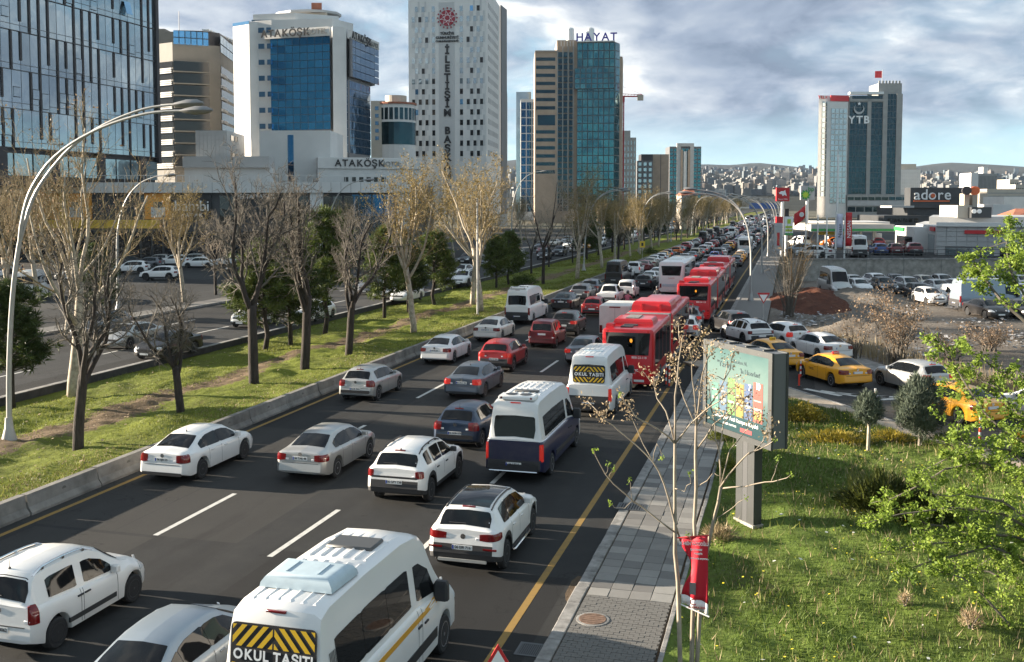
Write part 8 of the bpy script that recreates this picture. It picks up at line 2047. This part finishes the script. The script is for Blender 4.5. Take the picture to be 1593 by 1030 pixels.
E_.glaze('cladding_panel', b_, c, zz(383, D), zt, 11, 4, 'panel_grey', .07, .10, .1); E_.box('glass_front', b_, c, zz(406, D), zz(383, D), .05, .1, 'frame_mid', None, .08, .5); E_.glaze('shop_window', b_.lerp(c, .08), b_.lerp(c, .5), zz(404, D), zz(384, D), 4, 1, 'glass_pale', .2, .14, .1)
E_.box('red_sign', b_, c, zz(363, D), zz(357.5, D), .3, .2, 'sign_red', None, .25, .60); E_.box('lattice_window', b_, c, zz(404, D), zz(384, D), .1, .1, 'glass_shop', None, .56, .68); E_.box('roof_band', b_, c, zt, zt + .5, .4, 1, 'metal_white')
E_.box('red_door', a, b_, TZ, zz(374, D), .4, .5, 'sign_red', None, .20, .38); E_.box('red_door', a, b_, TZ, zz(374, D), .4, .5, 'sign_red', None, .50, .60); E_.box('white_sign', a, b_, zz(373, D), zz(360, D), .2, .2, 'panel_white', None, .25, .5); E_.box('red_letters', a, b_, zz(360, D), zz(354, D), .2, .2, 'sign_red', None, .76, .95); E_.box('pale_glass', a, b_, TZ, zz(366, D), .05, .1, 'glass_pale', None, .65, .92)
E_.prism('roof_hall', [pt2(1446, D + 14), pt2(1650, D + 8), pt2(1650, D + 34), pt2(1452, D + 36)], zt, zz(340, D), 'panel_grey'); E_.prism('plant_box', back(pt2(1490, D + 12), pt2(1512, D + 12), 6), zz(341, D), zz(320, D), 'panel_beige'); E_.prism('plant_box', back(pt2(1512, D + 11), pt2(1543, D + 11), 6), zz(341, D), zz(323, D), 'wall_dark')
for x in (1500, 1513): E_.prism('chimney', back(pt2(x, D + 13), pt2(x + 8, D + 13), 1.5), zz(324, D), zz(300, D), 'panel_beige')
for x in (1503, 1516): b = MB(); b.lathe([(.6, -.5), (.6, .5), (.2, .55)], 16, 'y'); o = b.build('round_sign', MT['sign_ember' if x > 1510 else 'frame_dark'], E_.e); m_ = pt2(x, D + 12) - E_.o.to_2d(); o.location = (m_.x, m_.y, zz(295, D))
for i, x in enumerate((1516, 1524)): b = MB(); b.lathe([(.30, -.1), (.30, .1)], 14, 'y'); o = b.build('vent_disc', MT['sticker_white'], E_.e); m_ = pt2(x, D + 10.8) - E_.o.to_2d(); o.location = (m_.x, m_.y, zz(330, D))
# vehicles on the terrace and in the sunken car park
TG = 'cars parked at the petrol station'
for i, (x, y, m, cc, rz_, lb) in enumerate(((1372, 397, m_hatch, 'blue', 8, 'bright blue hatchback parked by the station shop'), (1396.5, 397, m_hatch, 'maroon', 8, 'dark red hatchback parked by the station shop'), (1425, 398, m_suv3, 'maroon', 5, 'dark red SUV parked beside the dealership'), (1297, 401, m_sedan, 'white', 70, 'white sedan parked behind the guard rail'), (1276, 397, m_sedan, 'ice', 60, 'pale blue sedan under the advertising flags'), (1338, 401, m_transit, 'white', 5, 'white van parked behind the guard rail'), (1305, 388, m_hatch, 'navy', 0, 'navy hatchback waiting at a fuel pump'), (1340, 386, m_suv3, 'black', 0, 'black SUV waiting at a fuel pump'), (1325, 384, m_sedan, 'orange', 90, 'orange car under the canopy'), (1368, 386, m_hatch, 'red', 0, 'red hatchback at the last pump'), (1256, 385, m_qubo, 'silver', 40, 'silver van behind the flag pole'))):
    g = on_ter(x, y); place(m, g.x, g.y, rz_, cc, 'parked_car', lb, 'car', TG, z=TZ, far=True)
p = G(1530, 482); free(p[0] - 2.5, p[1] - 1, -70, van)
rp_ = random.Random(12); LG = 'cars crowded in the sunken car park'; PK = [(m_sedan, 'sedan'), (m_hatch, 'hatchback'), (m_kangoo, 'compact van'), (m_suv3, 'SUV'), (m_transit, 'van')]
for j in range(6):
    for i in range(16):
        x = 3.6 + i * 2.35 + j * .25 + rp_.uniform(-.25, .25); y = 113.5 - j * 5.4 + i * .72 + rp_.uniform(-.5, .5)
        if x < 7.5 + j * 1.2 and j > 1: continue
        if rp_.random() < .08: continue
        m, nm = PK[rp_.choices(range(5), (6, 5, 2, 2.5, .5))[0]]; cc = rp_.choices(('white', 'silver', 'grey', 'black', 'red', 'beige'), (9, 5, 2, 1.5, .5, 1))[0]
        rz_ = 180 + TH * 57.3 + rp_.uniform(-4, 4)
        if not free(x, y, rz_, m['B']):
            m, nm = PK[1]; y += .8
            if not free(x, y, rz_, m['B']): continue
        place(m, x, y, rz_, cc, 'parked_car', f'{cname[cc]} {nm} crowded in row {("one", "two", "three", "four", "five", "six")[j]} below the retaining wall', 'car', LG, far=True)
p = G(1530, 482); place(m_panel, p[0] - 2.5, p[1] - 1, -70, 'ice', 'parked_van', 'long pale blue panel van parked side-on before the car park rows', 'van', LG)
# cars parked before the shops
for i in range(24):
    p = G(226 + i * 14, 414 + rp_.uniform(-3, 3), .3); cc = rp_.choices(('white', 'silver', 'black', 'red', 'grey'), (6, 3, 2, 2, 2))[0]
    m = rp_.choice((m_sedan, m_hatch, m_suv3)); rz_ = TH * 57.3 + 90 + rp_.uniform(-6, 6)
    if not free(p[0], p[1], rz_, m['B']): continue
    place(m, p[0], p[1], rz_, cc, 'parked_car', f'{cname[cc]} car parked in front of the shopping podium', 'car', 'cars parked before the shops', z=.3, far=True)
for i in range(26):
    p = G(rp_.uniform(-20, 560), rp_.choice((404, 426, 436)), .3); cc = rp_.choices(('white', 'silver', 'black', 'red', 'grey'), (6, 3, 2, 1, 2))[0]; m = rp_.choice((m_sedan, m_hatch, m_suv3, m_qubo)); rz_ = TH * 57.3 + 90 + rp_.uniform(-6, 6)
    if p[0] < -56 and free(p[0], p[1], rz_, m['B'], .4): place(m, p[0], p[1], rz_, cc, 'parked_car', f'{cname[cc]} car parked in front of the shopping podium', 'car', 'cars parked before the shops', z=.3, far=True)
p = G(40, 470, .3); place(m_transit, p[0], p[1], 30, 'white', 'parked_van', 'white van parked beyond the opposite carriageway', 'van', 'cars parked before the shops', z=.3, far=True)

# ================================================================== hills, the far city, haze
def ridge(u): return 232 + 26 * np.sin(u * .0021 + 1.0) + 16 * np.sin(u * .0057) + 7 * np.sin(u * .017 + 2) - 34 * np.clip((u - 1700) / 1500, 0, 1.2)
def hill_z(u, d):
    t = np.clip((d - 900) / 5100, 0, 1.3); return ridge(u) * np.where(t < 1, t ** 1.25, 1.0 - (t - 1) * .4) + 5 * np.sin(u * .006 + d * .003) * np.clip(t * 3, 0, 1) - 2.5
us, ds = np.linspace(-5200, 5200, 170), np.concatenate([np.linspace(880, 3000, 24), np.linspace(3150, 7200, 34)])
U, Dd = np.meshgrid(us, ds); Zh = hill_z(U, Dd); Wx = RT[0] * U + FH[0] * Dd; Wy = RT[1] * U + FH[1] * Dd
nx = len(us); i = (np.arange(len(ds) - 1)[:, None] * nx + np.arange(nx - 1)[None, :]).ravel()
tag(link('hills', npmesh('hills', np.stack([Wx.ravel(), Wy.ravel(), Zh.ravel()], 1), np.stack([i, i + 1, i + nx + 1, i + nx], 1), MT['hill'], True)), kind='structure')
for nm, c in (('far_cream', (.16, .15, .13)), ('far_white', (.175, .175, .17)), ('far_grey', (.10, .11, .12)), ('far_rose', (.15, .12, .10)), ('far_glass', (.10, .13, .15))): M(nm, c, .8, var=.2, vs=.08)
FM = {}
for m in ('far_cream', 'far_white', 'far_grey', 'far_rose', 'far_glass'):
    b = MB(); b.box(-.5, .5, -.5, .5, -.4, 1); b.cur = 1
    for k in range(6):
        z = .08 + k * .155
        for w_ in range(4):
            x = -.42 + w_ * .235; b.add([(x, -.504, z), (x + .13, -.504, z), (x + .13, -.504, z + .08), (x, -.504, z + .08)], [(0, 1, 2, 3)]); b.add([(-.504, -x, z), (-.504, -x - .13, z), (-.504, -x - .13, z + .08), (-.504, -x, z + .08)], [(0, 1, 2, 3)])
    b.cur = 2; b.box(-.2, .15, -.15, .2, 1.0, 1.1); FM[m] = b.mesh('far_block', [MT[m], MT['frame_mid'], MT['roof_grey']])
rf = random.Random(3); lots = []
for k in range(2600):
    px_ = rf.choice((rf.uniform(1060, 1285), rf.uniform(1060, 1285), rf.uniform(1395, 1640), rf.uniform(700, 1060), rf.uniform(1285, 1395)))
    d = (1500 + 1500 * rf.random()) if rf.random() < .75 else rf.uniform(3000, 4600); u = (px_ - CX) / F * d; h = rf.choice((8, 9, 10, 12, 14, 18)) * rf.uniform(.8, 1.2) * (1.5 if rf.random() < .12 else 1); w_ = rf.uniform(8, 17); lots.append((h * w_ / d / d, u, d, h, w_, rf.choice(('far_cream', 'far_cream', 'far_white', 'far_white', 'far_grey', 'far_rose', 'far_glass')), rf.uniform(-.5, .5), px_))
lots.sort(reverse=True); mass = MB(); mm = ['far_cream', 'far_white', 'far_grey', 'far_rose', 'far_glass']; nb = 0
for s_, u, d, h, w_, m, a_, px_ in lots:
    z = float(hill_z(np.array(u), np.array(d))); x, y = RT[0] * u + FH[0] * d, RT[1] * u + FH[1] * d
    if nb < 300 and 985 < px_ < 1600 and (px_ < 1280 or px_ > 1390):
        nb += 1; o = link('apartment_block', FM[m], None, (x, y, max(z, -1)), TH + a_, (w_, w_ * .8, h))
        tag(o, {'far_cream': 'cream apartment block in the distant hillside city', 'far_white': 'white apartment block in the distant hillside city', 'far_grey': 'grey apartment block in the distant hillside city', 'far_rose': 'brick-pink apartment block in the distant hillside city', 'far_glass': 'dark glass block in the distant hillside city'}[m], 'building', 'distant hillside city')
    else:
        mass.cur = mm.index(m if d < 3000 else rf.choice(('far_grey', 'far_glass', 'far_rose', 'far_glass'))); mass.box(-w_ / 2, w_ / 2, -w_ * .4, w_ * .4, -4, h, Matrix.Translation((x, y, max(z, -1))) @ Matrix.Rotation(TH + a_, 4, 'Z'))
tag(mass.build('city_mass', [MT[m] for m in mm]), 'mass of tiny far apartment houses covering the hillside', 'city', kind='stuff')
# terracotta roofs and a road gantry in the middle distance
for x0, x1, y0, D in ((1060, 1085, 300, 330), (1575, 1640, 336, 230)):
    B_ = Bld('tiled_house', 'house with terracotta hipped roof beyond the median trees' if x0 < 1100 else 'low house with terracotta roof behind the dealership', (x0 + x1) / 2, D); p, q = pt2(x0, D), pt2(x1, D); P_ = back(p, q, 10); zt = zz(y0 + 4, D); B_.prism('wall', P_, 0, zt, 'panel_beige')
    c_ = sum(P_, Vector((0, 0))) / 4; b = MB(); b.add([(v.x + (v.x - c_.x) * .1 - B_.o.x, v.y + (v.y - c_.y) * .1 - B_.o.y, zt) for v in P_] + [(c_.x + (P_[0].x - c_.x) * .4 - B_.o.x, c_.y - B_.o.y, zt + 2.2), (c_.x + (P_[1].x - c_.x) * .4 - B_.o.x, c_.y - B_.o.y, zt + 2.2)], [(0, 1, 5, 4), (1, 2, 5), (2, 3, 4, 5), (3, 0, 4), (3, 2, 1, 0)]); b.build('roof', MT['roof_tile'], B_.e)
e = empty('sign_gantry', (-13, 470, 0)); MB().box(-9, 9, -.3, .3, 6.2, 6.8).build('beam', MT['galvanised'], e); MB().box(-5, 7, -.5, -.35, 6.0, 8.6).build('sign_board', M('gantry_blue', (.03, .08, .25), .5), e)
for x in (-9, 9): MB().box(x - .25, x + .25, -.25, .25, 0, 6.5).build('leg', MT['galvanised'], e)
tag(e, 'blue overhead road sign gantry far up the main road', 'gantry')
for i, (x, y) in enumerate(((1090, 318), (1110, 318), (1135, 320), (1152, 322))):
    pass
def haze():
    b = MB(); b.box(-6500, 6500, -60, 9000, -1.6, 290); me = b.mesh('haze', [])
    m = bpy.data.materials.new('haze_air'); m.use_nodes = True; t = NT(m.node_tree)
    v = t.n('ShaderNodeVolumePrincipled', ins={'Color': (.60, .76, 1.0, 1), 'Density': HAZE_DENSITY, 'Anisotropy': .2})
    t.n('ShaderNodeOutputMaterial', ins={'Volume': v.outputs[0]}); me.materials.append(m); tag(link('haze', me), kind='stuff')
HAZE_DENSITY = 2.6e-5
haze()
